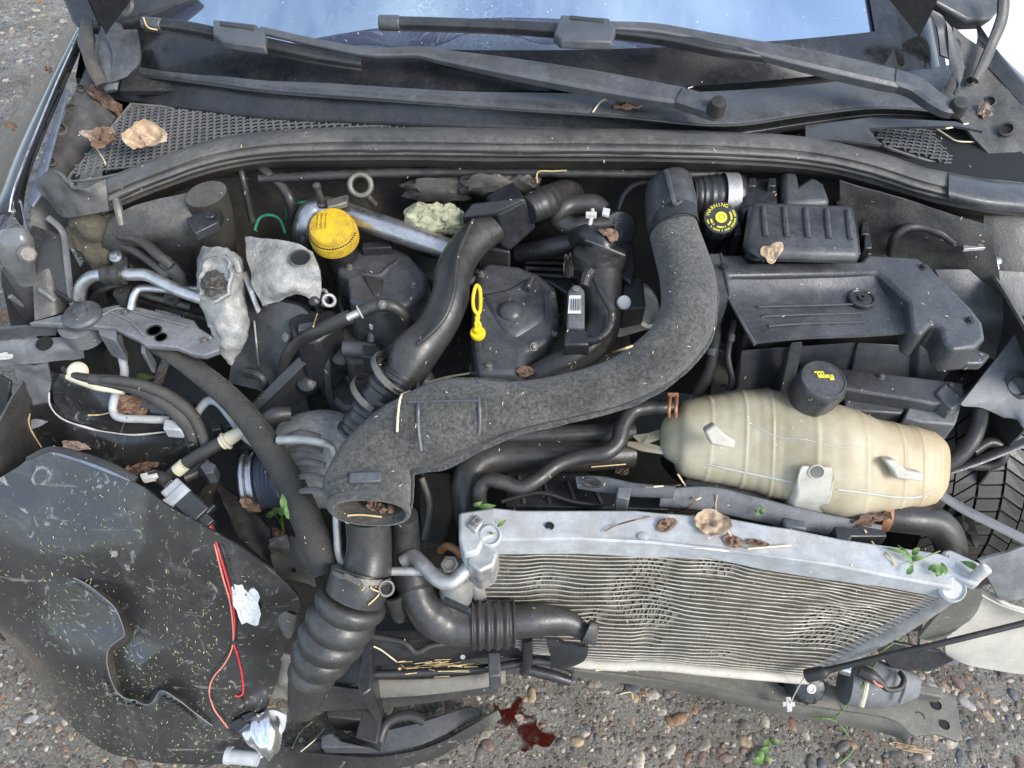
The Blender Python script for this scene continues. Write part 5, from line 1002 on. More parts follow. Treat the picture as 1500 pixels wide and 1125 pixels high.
# ================================================================== LOWER RIGHT
xm = T('lower_crossmember', 'long dusty steel crossmember lying low under the condenser', 'crossmember')
m = MB(); m.prism([(835, 976, .225), (1000, 978, .22), (1180, 990, .215), (1240, 1010, .21), (1330, 1020, .20), (1342, 1012, .20), (1380, 1012, .20), (1400, 1022, .20), (1410, 1080, .20), (1404, 1086, .20), (1372, 1074, .20), (1340, 1078, .20), (1300, 1052, .205), (1160, 1032, .21), (1000, 1003, .22), (840, 982, .225)], .2, .19); m.build('flat_web', 'cross_metal', xm, bevel=.002)
m = MB(); m.grid([[(838, 982, .227), (1000, 1003, .222), (1160, 1032, .212), (1295, 1052, .207), (1335, 1076, .203)], [(845, 985, .205), (1000, 1010, .20), (1158, 1042, .19), (1290, 1065, .185), (1328, 1086, .19)], [(850, 990, .17), (1000, 1015, .165), (1157, 1050, .155), (1290, 1073, .15), (1325, 1090, .17)]], nu=8, nv=4, th=.004); m.build('front_flange', 'cross_metal', xm)
m = MB(); m.prism([(1340, 1000), (1382, 1008), (1382, 1022), (1338, 1014)], .23, .2); m.build('end_tab', 'cross_metal', xm, bevel=.003)
for (x, y) in ((1372, 1033), (1347, 1050), (1384, 1062), (1069, 983), (1146, 998)):
    q = P(x, y, .2015 if x > 1200 else .219); r = (7 if x > 1200 else 8) * mpp(q); m = MB(); m.lathe([(r, -.001), (r, .0012), (r * .85, .0012), (r * .82, -.0002), (.0004, -.0002)], q, Vector((0, 0, 1)), 18); m.build('hole', 'recess_shade', xm)
fm = T('horn', 'round black finned horn hanging below the condenser corner', 'horn')
m = MB(); q = P(1187, 1008, .26); m.lathe([(.030, -.06), (.033, -.03), (.030, -.008), (.024, 0), (.010, .003), (.0004, .003)], q, Vector((0, -.6, .8)), 48, mod=lambda a, i: 1 + (.05 * math.sin(a * 14) if i < 3 else 0)); m.build('horn_body', 'black_plastic', fm)
m = MB(); m.lathe([(.008, .003), (.008, .005), (.005, .0055), (.004, .004), (.0004, .004)], q, Vector((0, -.6, .8)), 18); m.build('centre_boss', 'dull_alu', fm)
fg = T('fog_lamp', 'dusty grey cylindrical lamp housing lying on the crossmember', 'lamp housing')
m = MB(); m.etube([(1242, 975, 1232, 1030, .25, .8), (1270, 965, 1262, 1034, .25, .8), (1310, 975, 1306, 1032, .25, .75), (1345, 988, 1340, 1022, .25, .7)], n=6, seg=26, pw=2.6); m.build('lamp_body', 'dusty_plastic', fg)
m = MB(); m.tube([(1318, 1030, .27, 3), (1326, 1005, .29, 3), (1322, 985, .29, 3)], seg=6); m.build('body_seam', 'dusty_plastic', fg)
m = MB(); m.tube([(1262, 1034, .28, 4), (1268, 1010, .30, 4), (1272, 985, .29, 4)], seg=8); m.build('body_seam', 'cream', fg)
m = MB(); m.tube([(1258, 982, .31, 9), (1275, 990, .31, 10), (1290, 1000, .305, 6), (1300, 1010, .30, 4), (1318, 1008, .30, 4), (1324, 995, .30, 4), (1318, 985, .295, 4)], n=6, seg=12); m.build('lamp_lead', 'black_wire', fg)
m = MB(); m.tube([(1278, 995, .315, 1.6), (1284, 1002, .312, 1.6), (1293, 1006, .305, 1.6)], seg=6); m.build('lamp_wire', 'pink_wire', fg)
m = MB(); m.cyl(P(1212, 968, .30), P(1240, 978, .30), .011, seg=16); m.cyl(P(1232, 975, .30), P(1248, 980, .305), .014, seg=12); m.one('bulb_socket', 'chrome', 'small bright metal plug below the condenser right corner', 'plug')
m = MB(); m.plate([(1280, 945, .33), (1300, 940, .34), (1380, 955, .30), (1398, 968, .28), (1360, 985, .26), (1305, 980, .28)], .008); m.one('air_deflector', 'black_plastic', 'black plastic deflector flap under the right condenser end', 'deflector', bevel=.002)
m = MB(); m.tube([(1182, 990, .34, 10), (1205, 985, .36, 9), (1220, 980, .37, 5), (1300, 960, .43, 4.5), (1380, 942, .48, 4.5), (1450, 925, .51, 4.5), (1560, 898, .55, 4.5)], n=8, seg=12); m.one('bonnet_cable', 'black_wire', 'black cable with a thick boot stretching to the right edge of the photo', 'cable')
m = MB(); m.tube([(1178, 992, .335, 1), (1165, 1015, .28, 1), (1157, 1032, .245, 1)], seg=6); q = P(1155, 1032, .245); m.box(q, Vector((.004, 0, 0)), Vector((0, .010, .003)), Vector((0, 0, .004))); m.box(q, Vector((.010, 0, 0)), Vector((0, .003, .001)), Vector((0, 0, .003))); m.one('cable_tie', 'white_plastic', 'tiny white plastic clip dangling on a thread over the crossmember', 'clip')
bm_ = T('crash_beam', 'pale scratched bumper beam end sticking out at the right edge', 'beam')
m = MB(); m.grid([[(1392, 862, .50), (1440, 868, .50), (1480, 890, .49), (1540, 905, .48)], [(1392, 905, .42), (1440, 905, .43), (1485, 915, .42), (1540, 925, .41)], [(1385, 948, .34), (1430, 955, .34), (1480, 965, .335), (1540, 975, .33)], [(1388, 960, .31), (1420, 975, .30), (1470, 984, .295), (1540, 992, .29)]], nu=6, nv=6, th=.006, amp=.002); m.build('beam_face', 'pale_panel', bm_)
m = MB(); m.grid([[(1345, 880, .50), (1392, 862, .51), (1440, 870, .50)], [(1350, 915, .44), (1390, 900, .45), (1432, 895, .46)], [(1345, 950, .38), (1370, 935, .40), (1400, 925, .42)]], nu=5, nv=5, th=.006, amp=.006, sc_=22); m.build('bent_flange', 'cross_metal', bm_)
m = MB(); m.tube([(1435, 870, .513, 2), (1470, 888, .505, 2), (1540, 908, .49, 2)], seg=6); m.build('beam_ridge', 'pale_panel', bm_)
m = MB(); m.grid([[(1435, 822, .58), (1470, 810, .58), (1500, 800, .58), (1540, 795, .58)], [(1450, 850, .54), (1480, 845, .54), (1540, 840, .54)][:3] + [(1560, 838, .54)], [(1465, 880, .50), (1490, 878, .50), (1520, 872, .50), (1560, 870, .50)]], nu=5, nv=5, th=.005, amp=.004); m.one('bumper_bracket', 'dusty_plastic', 'grey plastic plate above the pale beam at the right edge', 'plate')
# tyre
ty = T('tyre', 'front tyre with chunky winter tread showing through the broken right arch', 'tyre')
tc_ = Vector((.80, .945, .315)); TR = .305
m = MB(); prof = [(-.098, .20), (-.104, .25), (-.094, .285), (-.07, .297), (0, .300), (.07, .297), (.094, .285), (.104, .25), (.098, .20)]
m.rings([[tc_ + Vector((x, math.cos(a) * r_, math.sin(a) * r_)) for (x, r_) in prof] for a in [2 * math.pi * k / 72 for k in range(73)]], False, False, close=False); m.build('carcass', 'deep_plastic', ty)
bme = None
def tread(x, a, hx, ha, sk):
    vs = []
    for rr in (.296, .307):
        for (i, j) in ((-1, -1), (1, -1), (1, 1), (-1, 1)):
            aa = a + ha * j + sk * i; vs.append(tc_ + Vector((x + hx * i, math.cos(aa) * rr, math.sin(aa) * rr)))
    return MB().add(vs, [(3, 2, 1, 0), (4, 5, 6, 7), (0, 1, 5, 4), (1, 2, 6, 5), (2, 3, 7, 6), (3, 0, 4, 7)])
for k in range(26):
    a = R(108 + k * 4.6)
    for (x, hx, sk) in ((-.080, .016, -.012), (-.042, .017, -.018), (0, .018, 0), (.042, .017, .018), (.080, .016, .012)):
        tread(x, a + (.03 if abs(x) == .042 else 0), hx * 1.06, R(1.95), sk * 2.2).build('tread_block', 'rubber', ty)
m = MB(); m.tube([(1372, 720, .56, 9), (1410, 745, .55, 9), (1460, 770, .54, 9), (1520, 800, .53, 9)], seg=8, flat=.4); m.one('liner_strip', 'dusty_plastic', 'dusty plastic liner strip slanting in front of the tyre', 'strip')
m = MB(); m.tube([(1390, 690, .60, 6), (1440, 672, .61, 7), (1520, 640, .62, 7)], seg=8, flat=.4); m.one('liner_stay', 'black_plastic', 'straight black stay crossing above the tyre tread', 'stay')
m = MB(); m.grid([[(1380, 760, .52), (1400, 735, .54), (1415, 770, .51)], [(1395, 800, .46), (1415, 790, .47), (1430, 805, .45)]], nu=5, nv=5, th=.01, amp=.006); m.one('arch_liner_scrap', 'deep_plastic', 'folded black liner scrap beside the bent grey tank hose', 'liner')
# ================================================================== LEFT WRECK
hb_ = T('headlamp_bracket', 'black headlamp bracket box with a glossy grey striker at the left edge', 'bracket')
m = MB(); m.prism([(2, 395, .80), (48, 330, .83), (92, 345, .82), (104, 440, .73), (60, 420, .75), (2, 420, .77)], .8, .60, .98); m.build('bracket_box', 'black_plastic', hb_, bevel=.004)
m = MB(); m.grid([[(4, 418, .765), (55, 418, .755), (104, 442, .735)], [(10, 450, .70), (60, 450, .70), (105, 458, .69)], [(16, 478, .64), (60, 475, .65), (102, 462, .66)]], nu=5, nv=5, th=.004); m.build('bracket_front', 'black_plastic', hb_)
m = MB(); m.tube([(58, 424, .76, 4), (70, 432, .755, 4), (80, 440, .745, 4)], seg=8); m.build('pressed_rib', 'dusty_plastic', hb_)
m = MB(); m.tube([(15, 434, .75, 4), (35, 448, .72, 4), (55, 462, .69, 4)], seg=8); m.build('pressed_rib', 'dusty_plastic', hb_)
m = MB(); m.etube([(4, 340, 40, 336, .86, .7), (1, 352, 46, 352, .85, .75), (4, 375, 50, 378, .82, .7), (14, 400, 52, 402, .78, .6), (20, 414, 54, 414, .76, .5)], n=6, seg=22, pw=2.8); s0 = m.build('striker', 'gloss_grey', hb_)
m = MB(); m.lathe([(.013, -.01), (.013, .004), (.010, .006), (.010, .012), (.004, .013)], P(40, 372, .85), Vector((.6, -.6, .5)), 8); m.build('striker_bolt', 'dirty_steel', s0)
m = MB(); m.tube([(70, 318, .85, 5), (92, 340, .83, 5), (98, 380, .79, 5), (104, 430, .74, 5), (112, 458, .71, 6)], n=6, seg=8, flat=.5); m.one('wing_rail', 'dusty_plastic', 'thin dusty rail running down the inner edge of the left wing', 'rail')
gp = T('grille_panel', 'grey broken plastic front panel with a round fastener across the left bay', 'panel')
m = MB(); m.prism([(40, 472), (98, 458), (130, 455), (168, 446), (182, 444), (260, 462), (284, 468), (292, 480), (318, 495), (322, 512), (300, 520), (282, 518), (258, 508), (212, 505), (204, 498), (168, 480), (142, 478), (82, 474)], .72, .708); b0 = m.build('panel_plate', 'dusty_plastic', gp, bevel=.003)
m = MB(); m.tube([(150, 462, .722, 2), (175, 452, .722, 2), (215, 462, .722, 2), (278, 478, .722, 2)], seg=6); m.tube([(160, 456, .722, 2), (190, 470, .722, 2), (212, 492, .722, 2)], seg=6); m.build('panel_rib', 'dusty_plastic', b0)
m = MB(); q = P(119, 459, .728); m.lathe([(.030, -.008), (.030, -.002), (.026, .002), (.012, .003), (.010, .008), (.003, .009)], q, Vector((0, -.05, 1)), 30); m.build('fastener', 'grey_plastic', b0)
m = MB(); q = P(119, 480, .69); m.lathe([(.032, -.02), (.032, .012), (.02, .014)], q, Vector((0, -.1, 1)), 26); m.build('lower_collar', 'dusty_plastic', gp)
m = MB(); m.prism([(142, 478), (170, 484), (170, 499), (145, 490)], .712, .66); m.build('panel_leg', 'dusty_plastic', gp, bevel=.002)
m = MB(); m.prism([(206, 500), (214, 502), (212, 518), (206, 516)], .708, .66); m.build('panel_leg', 'dusty_plastic', gp, bevel=.002)
for (x, y, rx) in ((226, 484, 11), (236, 494, 9)):
    m = MB(); q = P(x, y, .7212); m.lathe([(rx * mpp(q), 0), (rx * mpp(q), .001), (rx * .85 * mpp(q), .001), (rx * .8 * mpp(q), 0), (.0004, 0)], q, Vector((0, 0, 1)), 18); m.build('panel_hole', 'recess_shade', b0)
cp_ = T('bumper_support', 'crumpled blue-grey bumper support at the far left below the fastener', 'panel')
m = MB(); m.grid([[(-20, 485, .70), (10, 482, .70), (50, 478, .70), (84, 480, .70)], [(-20, 498, .675), (10, 497, .675), (50, 493, .68), (82, 490, .68)]], nu=5, nv=4, th=.005, amp=.003); m.build('rear_wall', 'grey_plastic', cp_)
m = MB(); m.grid([[(-20, 502, .665), (20, 498, .67), (70, 494, .675), (128, 492, .67)], [(-20, 520, .65), (20, 517, .655), (70, 512, .665), (122, 510, .655)], [(-20, 540, .625), (20, 535, .635), (60, 532, .64), (124, 524, .63)]], nu=6, nv=6, th=.006, amp=.006, sc_=18); m.build('shelf', 'dusty_plastic', cp_)
m = MB(); q = P(65, 503, .676); m.lathe([(.013, -.002), (.0135, .001), (.011, .001), (.0105, -.001), (.0004, -.001)], q, Vector((0, -.2, 1)), 18); m.build('shelf_hole', 'recess_shade', cp_)
m = MB(); m.grid([[(20, 538, .63), (45, 535, .635), (70, 532, .635)], [(24, 565, .59), (50, 562, .595), (74, 560, .595)], [(20, 592, .55), (48, 592, .55), (72, 590, .55)], [(28, 620, .52), (50, 628, .52), (80, 612, .53)]], nu=5, nv=5, th=.006, amp=.008, sc_=22); m.build('torn_front', 'dusty_plastic', cp_)
m = MB(); m.plate([(-10, 545, .6), (15, 560, .59), (12, 590, .56), (25, 610, .53), (48, 665, .46), (30, 668, .45), (-10, 600, .53)], .006); m.build('torn_side', 'black_plastic', cp_, bevel=.002)
m = MB(); m.ball(P(6, 522, .66), .009, 3, .8, 14, (1.4, .6, .5)); m.build('shattered_edge', 'white_plastic', cp_)
al = T('headlamp_housing', 'scraped black inner bumper skin with a white torn rim on the left', 'housing')
m = MB(); m.grid([[(72, 545, .60), (130, 552, .60), (200, 560, .585), (285, 590, .575)], [(78, 580, .565), (130, 590, .56), (200, 605, .55), (285, 622, .55)], [(85, 612, .535), (135, 628, .52), (200, 637, .515), (280, 633, .53)]], nu=8, nv=7, th=.004, amp=.004); m.build('upper_skin', 'bumper_paint', al)
m = MB(); m.grid([[(28, 600, .55), (72, 592, .56), (92, 614, .54), (135, 629, .525), (197, 638, .52), (280, 633, .535)], [(30, 640, .50), (70, 630, .51), (110, 650, .50), (150, 660, .495), (200, 670, .495), (282, 668, .50)], [(50, 670, .46), (90, 672, .455), (120, 685, .45), (160, 692, .45), (205, 700, .445), (275, 700, .45)]], nu=7, nv=7, th=.004, amp=.004); m.build('lower_skin', 'bumper_paint', al)
m = MB(); m.tube([(72, 575, .588, .8), (74, 595, .57, 1.4), (92, 614, .547, 1.2), (133, 628, .532, 1.6), (165, 634, .528, 1.0), (197, 637, .527, 1.5), (240, 633, .532, 1.2), (272, 630, .54, .8)], n=8, seg=7, wob=.5); m.build('torn_rim', 'white_plastic', al)
# broken castings
c1 = T('broken_casting', 'broken tubular aluminium casting with a rough hollow end on the left', 'casting')
m = MB(); m.etube([(294, 372, 354, 378, .80, .8), (290, 400, 357, 405, .79, .8), (294, 440, 360, 440, .76, .8), (308, 480, 364, 480, .73, .75), (322, 515, 350, 515, .70, .7), (334, 530, 342, 532, .68, .6)], n=10, seg=40); m.jit(.005, 45); b0 = m.build('casting_body', 'cast_alu', c1, angle=50)
m = MB(); q = P(318, 410, .836); m.lathe([(.030, -.002), (.031, .004), (.028, .006), (.025, .001), (.020, -.006), (.0005, -.010)], q, Vector((-.25, -.45, .8)), 32, mod=lambda a, i: (1.15 if abs(math.sin(a)) > .6 else .92) + .05 * math.sin(a * 7)); m.build('hollow', 'cast_alu', b0)
m = MB(); q = P(318, 411, .832); m.ball(q, .021, 4, .35, 14, (1, 1.2, .5)); m.build('fracture', 'dark_metal', b0)
m = MB(); m.grid([[(300, 368, .83), (325, 362, .84), (350, 376, .83)], [(296, 382, .825), (322, 376, .835), (352, 392, .82)]], nu=5, nv=4, th=.012, amp=.006, sc_=40); m.build('jagged_top', 'cast_alu', b0)
m = MB(); m.tube([(335, 372, .845, 5), (345, 385, .838, 6), (350, 400, .828, 4)], seg=8, wob=.3); m.build('broken_lug', 'cast_alu', b0)
c2 = T('broken_mount', 'rough grey aluminium engine mount fragment with a round bolt hole', 'casting')
m = MB(); m.grid([[(358, 346, .83), (395, 350, .835), (432, 356, .838), (458, 368, .83)], [(363, 382, .815), (400, 388, .82), (438, 386, .825), (468, 395, .815)], [(372, 420, .79), (404, 425, .80), (440, 420, .80), (471, 420, .79)], [(384, 448, .77), (412, 440, .775), (440, 432, .785), (466, 448, .765)]], nu=8, nv=8, th=.03, amp=.005, sc_=35); b0 = m.build('mount_body', 'cast_alu', c2, angle=50)
MOUNT = b0
m = MB(); m.prism([(352, 398), (362, 396), (372, 425), (366, 430)], .785, .74); m.build('bright_break', 'white_alu', c2, bevel=.002)
# plastic timing back
m = MB(); m.grid([[(355, 430, .74), (400, 440, .75), (440, 450, .75), (460, 470, .73)], [(345, 500, .67), (390, 500, .69), (425, 510, .69), (440, 530, .67)], [(335, 560, .60), (375, 570, .61), (400, 580, .61), (420, 590, .58)]], nu=6, nv=6, th=.02, amp=.004); m.one('timing_guard', 'cover_plastic', 'dark plastic belt guard below the aluminium mount fragment', 'guard')
m = MB(); m.tube([(372, 470, .72, 3), (376, 510, .69, 3), (380, 550, .65, 3)], seg=8); m.tube([(362, 545, .66, 8), (384, 552, .66, 8), (386, 568, .64, 6)], seg=8); m.one('guard_bolt_boss', 'black_plastic', 'small bolted ridge on the dark belt guard', 'boss')
fp = T('fuel_filter_head', 'dark fuel pump cluster with small plugs left of the boost hose', 'pump')
m = MB(); m.prism([(420, 468), (450, 452), (490, 452), (500, 475), (465, 500), (432, 500)], .74, .62); m.build('pump_body', 'black_plastic', fp, bevel=.006)
m = MB(); m.prism([(498, 462), (575, 470), (580, 525), (510, 530), (495, 500)], .70, .58); m.build('pump_block', 'dark_metal', fp, bevel=.008)
m = MB(); m.etube([(504, 498, 504, 522, .72, 1), (530, 500, 530, 524, .72, 1), (552, 504, 552, 526, .72, 1)], n=4, seg=16); m.build('plug', 'grey_plastic', fp)
m = MB(); m.prism([(532, 504), (558, 508), (556, 526), (530, 522)], .738, .70); m.build('plug_cage', 'black_plastic', fp, bevel=.002)
m = MB(); m.etube([(562, 474, 588, 474, .725, .8), (558, 500, 590, 500, .71, .8), (560, 535, 584, 535, .68, .8)], n=5, seg=16); m.build('sleeve', 'grey_plastic', fp)
m = MB(); m.tube([(546, 468, .74, 6), (545, 485, .73, 6), (543, 502, .72, 6)], seg=10); m.build('stem', 'grey_plastic', fp)
m = MB(); m.prism([(540, 464), (554, 464), (554, 476), (540, 476)], .752, .74); m.build('stem_cap', 'connector', fp, bevel=.002)
m = MB(); m.prism([(437, 474), (462, 470), (460, 482), (436, 484)], .755, .73); m.build('plug_face', 'grey_plastic', fp, bevel=.002)
m = MB(); m.lathe([(.008, 0), (.008, .010), (.005, .012)], P(424, 494, .72), Vector((-.4, -.5, .5)), 10); m.build('bolt', 'dirty_steel', fp)
m = MB(); q = P(464, 446, .76); m.lathe([(.006, -.03), (.006, 0), (.009, .004), (.010, .012), (.006, .018), (.001, .02)], q, Vector((-.1, -.2, 1)), 16); m.build('nipple', 'black_plastic', fp)
m = MB(); m.torus(P(482, 440, .77), Vector((.4, -.4, .8)), .009, .003); m.torus(P(472, 432, .77), Vector((-.3, -.4, .8)), .008, .003); m.build('banjo_ring', 'dull_alu', fp)
fh = T('fuel_hose', 'slim black fuel hose with a bare metal joint left of the boost hose', 'hose')
m = MB(); m.tube([(414, 548, .66, 8), (420, 522, .70, 8.5), (436, 502, .73, 9), (462, 487, .765, 10), (490, 474, .785, 10.5), (512, 464, .80, 10.5)], n=7, seg=14, corr=lambda L: 1 + (.04 * math.sin(L * 900) if .07 < L < .12 else 0)); m.build('hose', 'rubber', fh)
m = MB(); m.tube([(508, 466, .80, 6), (532, 455, .805, 6)], seg=12); m.build('joint', 'dull_alu', fh)
m = MB(); m.torus(P(527, 457, .804), P(540, 450, .807) - P(510, 465, .80), .0095, .0012, rs=6); m.build('clip_ring', 'white_plastic', fh)
m = MB(); m.tube([(530, 456, .805, 9), (550, 448, .81, 10), (572, 448, .81, 10), (590, 460, .795, 9), (600, 482, .765, 9)], n=7, seg=14); m.build('hose', 'rubber', fh)
# triangle bracket
tr_ = T('triangular_bracket', 'thin black triangular plastic guard left of the ribbed hose cuff', 'bracket')
m = MB(); m.plate([(368, 600, .62), (468, 502, .70), (480, 506, .70), (474, 560, .63), (440, 590, .60), (400, 610, .58)], .006); m.build('web', 'black_plastic', tr_)
m = MB(); m.plate([(364, 596, .64), (460, 500, .715), (474, 496, .715), (480, 502, .71), (470, 512, .705), (375, 606, .625)], .012); m.build('top_flange', 'black_plastic', tr_, bevel=.002)
m = MB(); m.tube([(476, 502, .71, 6), (479, 535, .68, 6), (482, 575, .63, 6), (490, 600, .60, 6), (500, 606, .59, 5)], n=6, seg=8, flat=.5); m.build('side_flange', 'black_plastic', tr_)
m = MB(); m.tube([(480, 545, .62, 8), (510, 552, .62, 9), (528, 575, .60, 9), (515, 600, .58, 9)], seg=12); m.one('shaded_hose', 'deep_plastic', 'dark hose loop in shade right of the triangular guard', 'hose')
# alternator + pulley
an_ = T('alternator', 'grey finned alternator peeping out left of the felt duct', 'alternator')
m = MB(); m.etube([(410, 620, 412, 730, .56, .8), (440, 605, 445, 740, .56, .9), (480, 600, 490, 745, .56, .9), (520, 610, 520, 740, .55, .8)], n=5, seg=28); m.build('alternator_body', 'cast_alu', an_)
for k in range(5):
    m = MB(); m.tube([(420 + k * 4, 640 + k * 20, .628, 5), (440 + k * 5, 634 + k * 21, .636, 6), (468 + k * 4, 640 + k * 21, .636, 5)], n=4, seg=8, flat=.6); m.build('vent_bar', 'dirty_steel', an_)
m = MB(); m.tube([(408, 645, .655, 7), (440, 644, .665, 7), (470, 648, .665, 7), (485, 655, .655, 6), (490, 668, .64, 5)], n=6, seg=12); m.build('earth_pipe', 'dull_alu', an_)
m = MB(); m.tube([(385, 618, .64, 11), (402, 608, .65, 12), (425, 606, .645, 11)], seg=12); m.build('elbow', 'rubber', an_)
pl_ = T('belt_pulley', 'steel pulley with a ribbed blue-black belt behind the bumper', 'pulley')
a = P(364, 706, .50); ax = Vector((1, .12, .05)).normalized()
m = MB(); m.lathe([(.02, -.002), (.05, -.002), (.053, .001), (.053, .006), (.047, .009), (.047, .014), (.052, .016), (.052, .019), (.046, .021)], a, ax, 40); m.build('pulley', 'steel', pl_)
m = MB(); m.lathe([(.046, .022)] + [(.047 + .002 * (i % 2), .022 + i * .0032) for i in range(11)] + [(.046, .06)], a, ax, 40); m.build('belt', 'belt_blue', pl_)
# heater / ac pipes left
lp_ = T('air_con_pipe', 'bright aluminium pipe with a rubber clamp running across the left bay', 'pipe')
m = MB(); m.tube([(116, 436, .74, 9), (120, 418, .765, 9), (135, 405, .78, 9), (160, 402, .785, 9), (190, 402, .787, 9), (215, 403, .787, 9), (240, 415, .785, 9), (265, 427, .78, 9), (298, 438, .775, 9)], n=7, seg=16); m.build('pipe', 'alu', lp_)
m = MB(); m.etube([(151, 390, 152, 416, .786, 1.05), (168, 388, 168, 416, .787, 1.05), (182, 390, 182, 416, .787, 1.05)], n=8, seg=20, corr=lambda u: 1 + .05 * math.sin(u * 14)); m.build('rubber_clamp', 'rubber', lp_)
m = MB(); m.prism([(163, 352), (178, 350), (185, 358), (186, 392), (164, 392)], .80, .785); m.build('clamp_bracket', 'black_plastic', lp_, bevel=.003)
m = MB(); m.lathe([(.010, -.001), (.010, .002), (.006, .003), (.006, .008), (.002, .009)], P(170, 376, .803), Vector((0, -.4, .9)), 14); m.build('nut', 'steel', lp_)
m = MB(); m.lathe([(.011, -.03), (.0115, 0), (.010, .008), (.0105, .012), (.006, .014), (.005, .010), (.0004, .010)], P(248, 390, .80), Vector((-.15, -.2, 1)), 18); m.lathe([(.008, -.045), (.008, -.02)], P(248, 390, .80), Vector((-.15, -.2, 1)), 14); m.build('charge_valve', 'grey_plastic', lp_)
m = MB(); m.tube([(192, 452, .73, 6), (198, 430, .75, 6), (210, 422, .755, 6), (245, 424, .755, 6), (290, 424, .755, 6)], n=6, seg=12); m.one('thin_air_con_pipe', 'alu', 'thinner aluminium pipe hooking down behind the grey front panel', 'pipe')
m = MB(); m.tube([(172, 492, .66, 6), (178, 520, .64, 6), (182, 550, .61, 6), (168, 582, .58, 6), (166, 602, .565, 6), (176, 612, .56, 6), (210, 614, .56, 6), (250, 615, .56, 6)], n=7, seg=12); wp = m.one('white_pipe', 'white_alu', 'pale bent pipe dropping from the front panel behind the loom', 'pipe')
m = MB(); m.prism([(240, 612), (266, 616), (265, 630), (238, 628)], .575, .55); m.build('pipe_foot', 'white_alu', wp, bevel=.003)
m = MB(); m.tube([(280, 622, .56, 6), (292, 600, .58, 6), (305, 587, .59, 6.5), (320, 590, .59, 6.5), (335, 608, .58, 6), (355, 636, .56, 6), (372, 650, .54, 6)], n=7, seg=12); m.one('hooked_pipe', 'white_alu', 'pale hooked pipe passing under the braided hose', 'pipe')
m = MB(); m.tube([(135, 440, .70, 6), (150, 424, .73, 6), (180, 418, .735, 6), (215, 432, .735, 6), (280, 450, .72, 6)], n=6, seg=10); m.one('rear_cable', 'rubber', 'dark cable arching just below the bright aluminium pipe', 'cable')
m = MB(); m.tube([(160, 455, .68, 5), (200, 440, .69, 5), (260, 456, .69, 5), (320, 470, .69, 5)], n=6, seg=10); m.one('rear_cable', 'rubber', 'dark cable lying right behind the rear edge of the grey front panel', 'cable')
m = MB(); m.lathe([(.013, -.03), (.014, 0), (.013, .006), (.005, .007), (.004, .004), (.0004, .004)], P(180, 431, .74), Vector((0, -.1, 1)), 20); m.one('rubber_stop', 'rubber', 'round black rubber buffer behind the grey front panel', 'buffer')
m = MB(); m.lathe([(.013, -.02), (.014, 0), (.012, .003), (.006, .002), (.0004, -.001)], P(252, 436, .735), Vector((0, -.5, .9)), 20); m.one('rubber_grommet', 'deep_plastic', 'round black grommet under the charge valve', 'grommet')
m = MB(); m.tube([(175, 345, .84, 8), (205, 352, .835, 8), (230, 372, .825, 8), (252, 390, .81, 8)], n=6, seg=12); m.one('tower_hose', 'hose_rubber', 'upper of two black hoses slanting down the left strut tower', 'hose')
m = MB(); m.tube([(178, 358, .82, 7), (205, 372, .81, 7), (230, 390, .80, 7), (246, 405, .79, 7)], n=6, seg=12); m.one('tower_hose', 'hose_rubber', 'lower of two black hoses slanting down the left strut tower', 'hose')
m = MB(); m.tube([(374, 236, .885, 7), (392, 254, .875, 7), (410, 270, .86, 7.5), (426, 295, .84, 8), (430, 325, .80, 8)], n=6, seg=12); m.one('bulkhead_hose', 'hose_rubber', 'dusty hose hanging from the cowl left of the steel pipe', 'hose')
m = MB(); m.tube([(350, 240, .885, 5), (356, 262, .87, 5), (362, 290, .84, 5), (370, 325, .80, 5)], n=6, seg=10); m.one('bulkhead_cable', 'rubber', 'thin dark cable dropping behind the left strut tower', 'cable')
m = MB(); m.tube([(373, 338, .79, 2.2), (380, 320, .80, 2.2), (395, 315, .805, 2.2), (410, 322, .80, 2.2), (418, 342, .79, 2.2)], n=6, seg=8); m.one('green_wire', 'green_wire', 'thin green wire arch standing left of the yellow oil cap', 'wire')
m = MB(); m.tube([(420, 320, .80, 2), (422, 302, .82, 2), (440, 297, .83, 2), (470, 292, .83, 2)], n=6, seg=8); m.one('green_wire', 'green_wire', 'thin green wire running behind the ball stud on the steel pipe', 'wire')
# looms
sl2 = T('braided_hose', 'long braided grey sleeve hose hanging diagonally from front panel to bellows', 'hose')
m = MB(); m.tube([(225, 505, .69, 11), (262, 525, .68, 14), (305, 556, .67, 16), (345, 592, .66, 17), (380, 635, .645, 18), (412, 685, .63, 19), (440, 740, .61, 20), (462, 795, .585, 20), (478, 838, .56, 18)], n=10, seg=22, flat=.85); m.build('sleeve', 'braid', sl2)
br_ = MB(); base = spline([P(x, y, z) for (x, y, z) in ((225, 505, .69), (262, 525, .68), (305, 556, .67), (345, 592, .66), (380, 635, .645), (412, 685, .63), (440, 740, .61), (462, 795, .585), (478, 838, .56))], 24)
rr_ = spline([v_ * mpp(base[0]) for v_ in (11, 14, 16, 17, 18, 19, 20, 20, 18)], 24)
for sgn in (-1, 1):
    for k in range(15):
        pts = []
        prev = None
        for i, p in enumerate(base):
            t = (base[min(i + 1, len(base) - 1)] - base[max(i - 1, 0)]).normalized(); u_ = Vector((0, 0, 1)) if prev is None else prev
            u_ = (u_ - t * u_.dot(t)).normalized(); prev = u_; w_ = t.cross(u_); a = 2 * math.pi * k / 15 + sgn * i * .2
            pts.append(p + u_ * (math.cos(a) * rr_[i] * .86) + w_ * (math.sin(a) * rr_[i] * 1.0))
        br_.sweep(pts, .0006, 4)
br_.build('braid_strands', 'braid', sl2, kind='stuff')
lm = T('wiring_loom', 'grey convoluted loom with cream tape leading from the left headlamp', 'wiring loom')
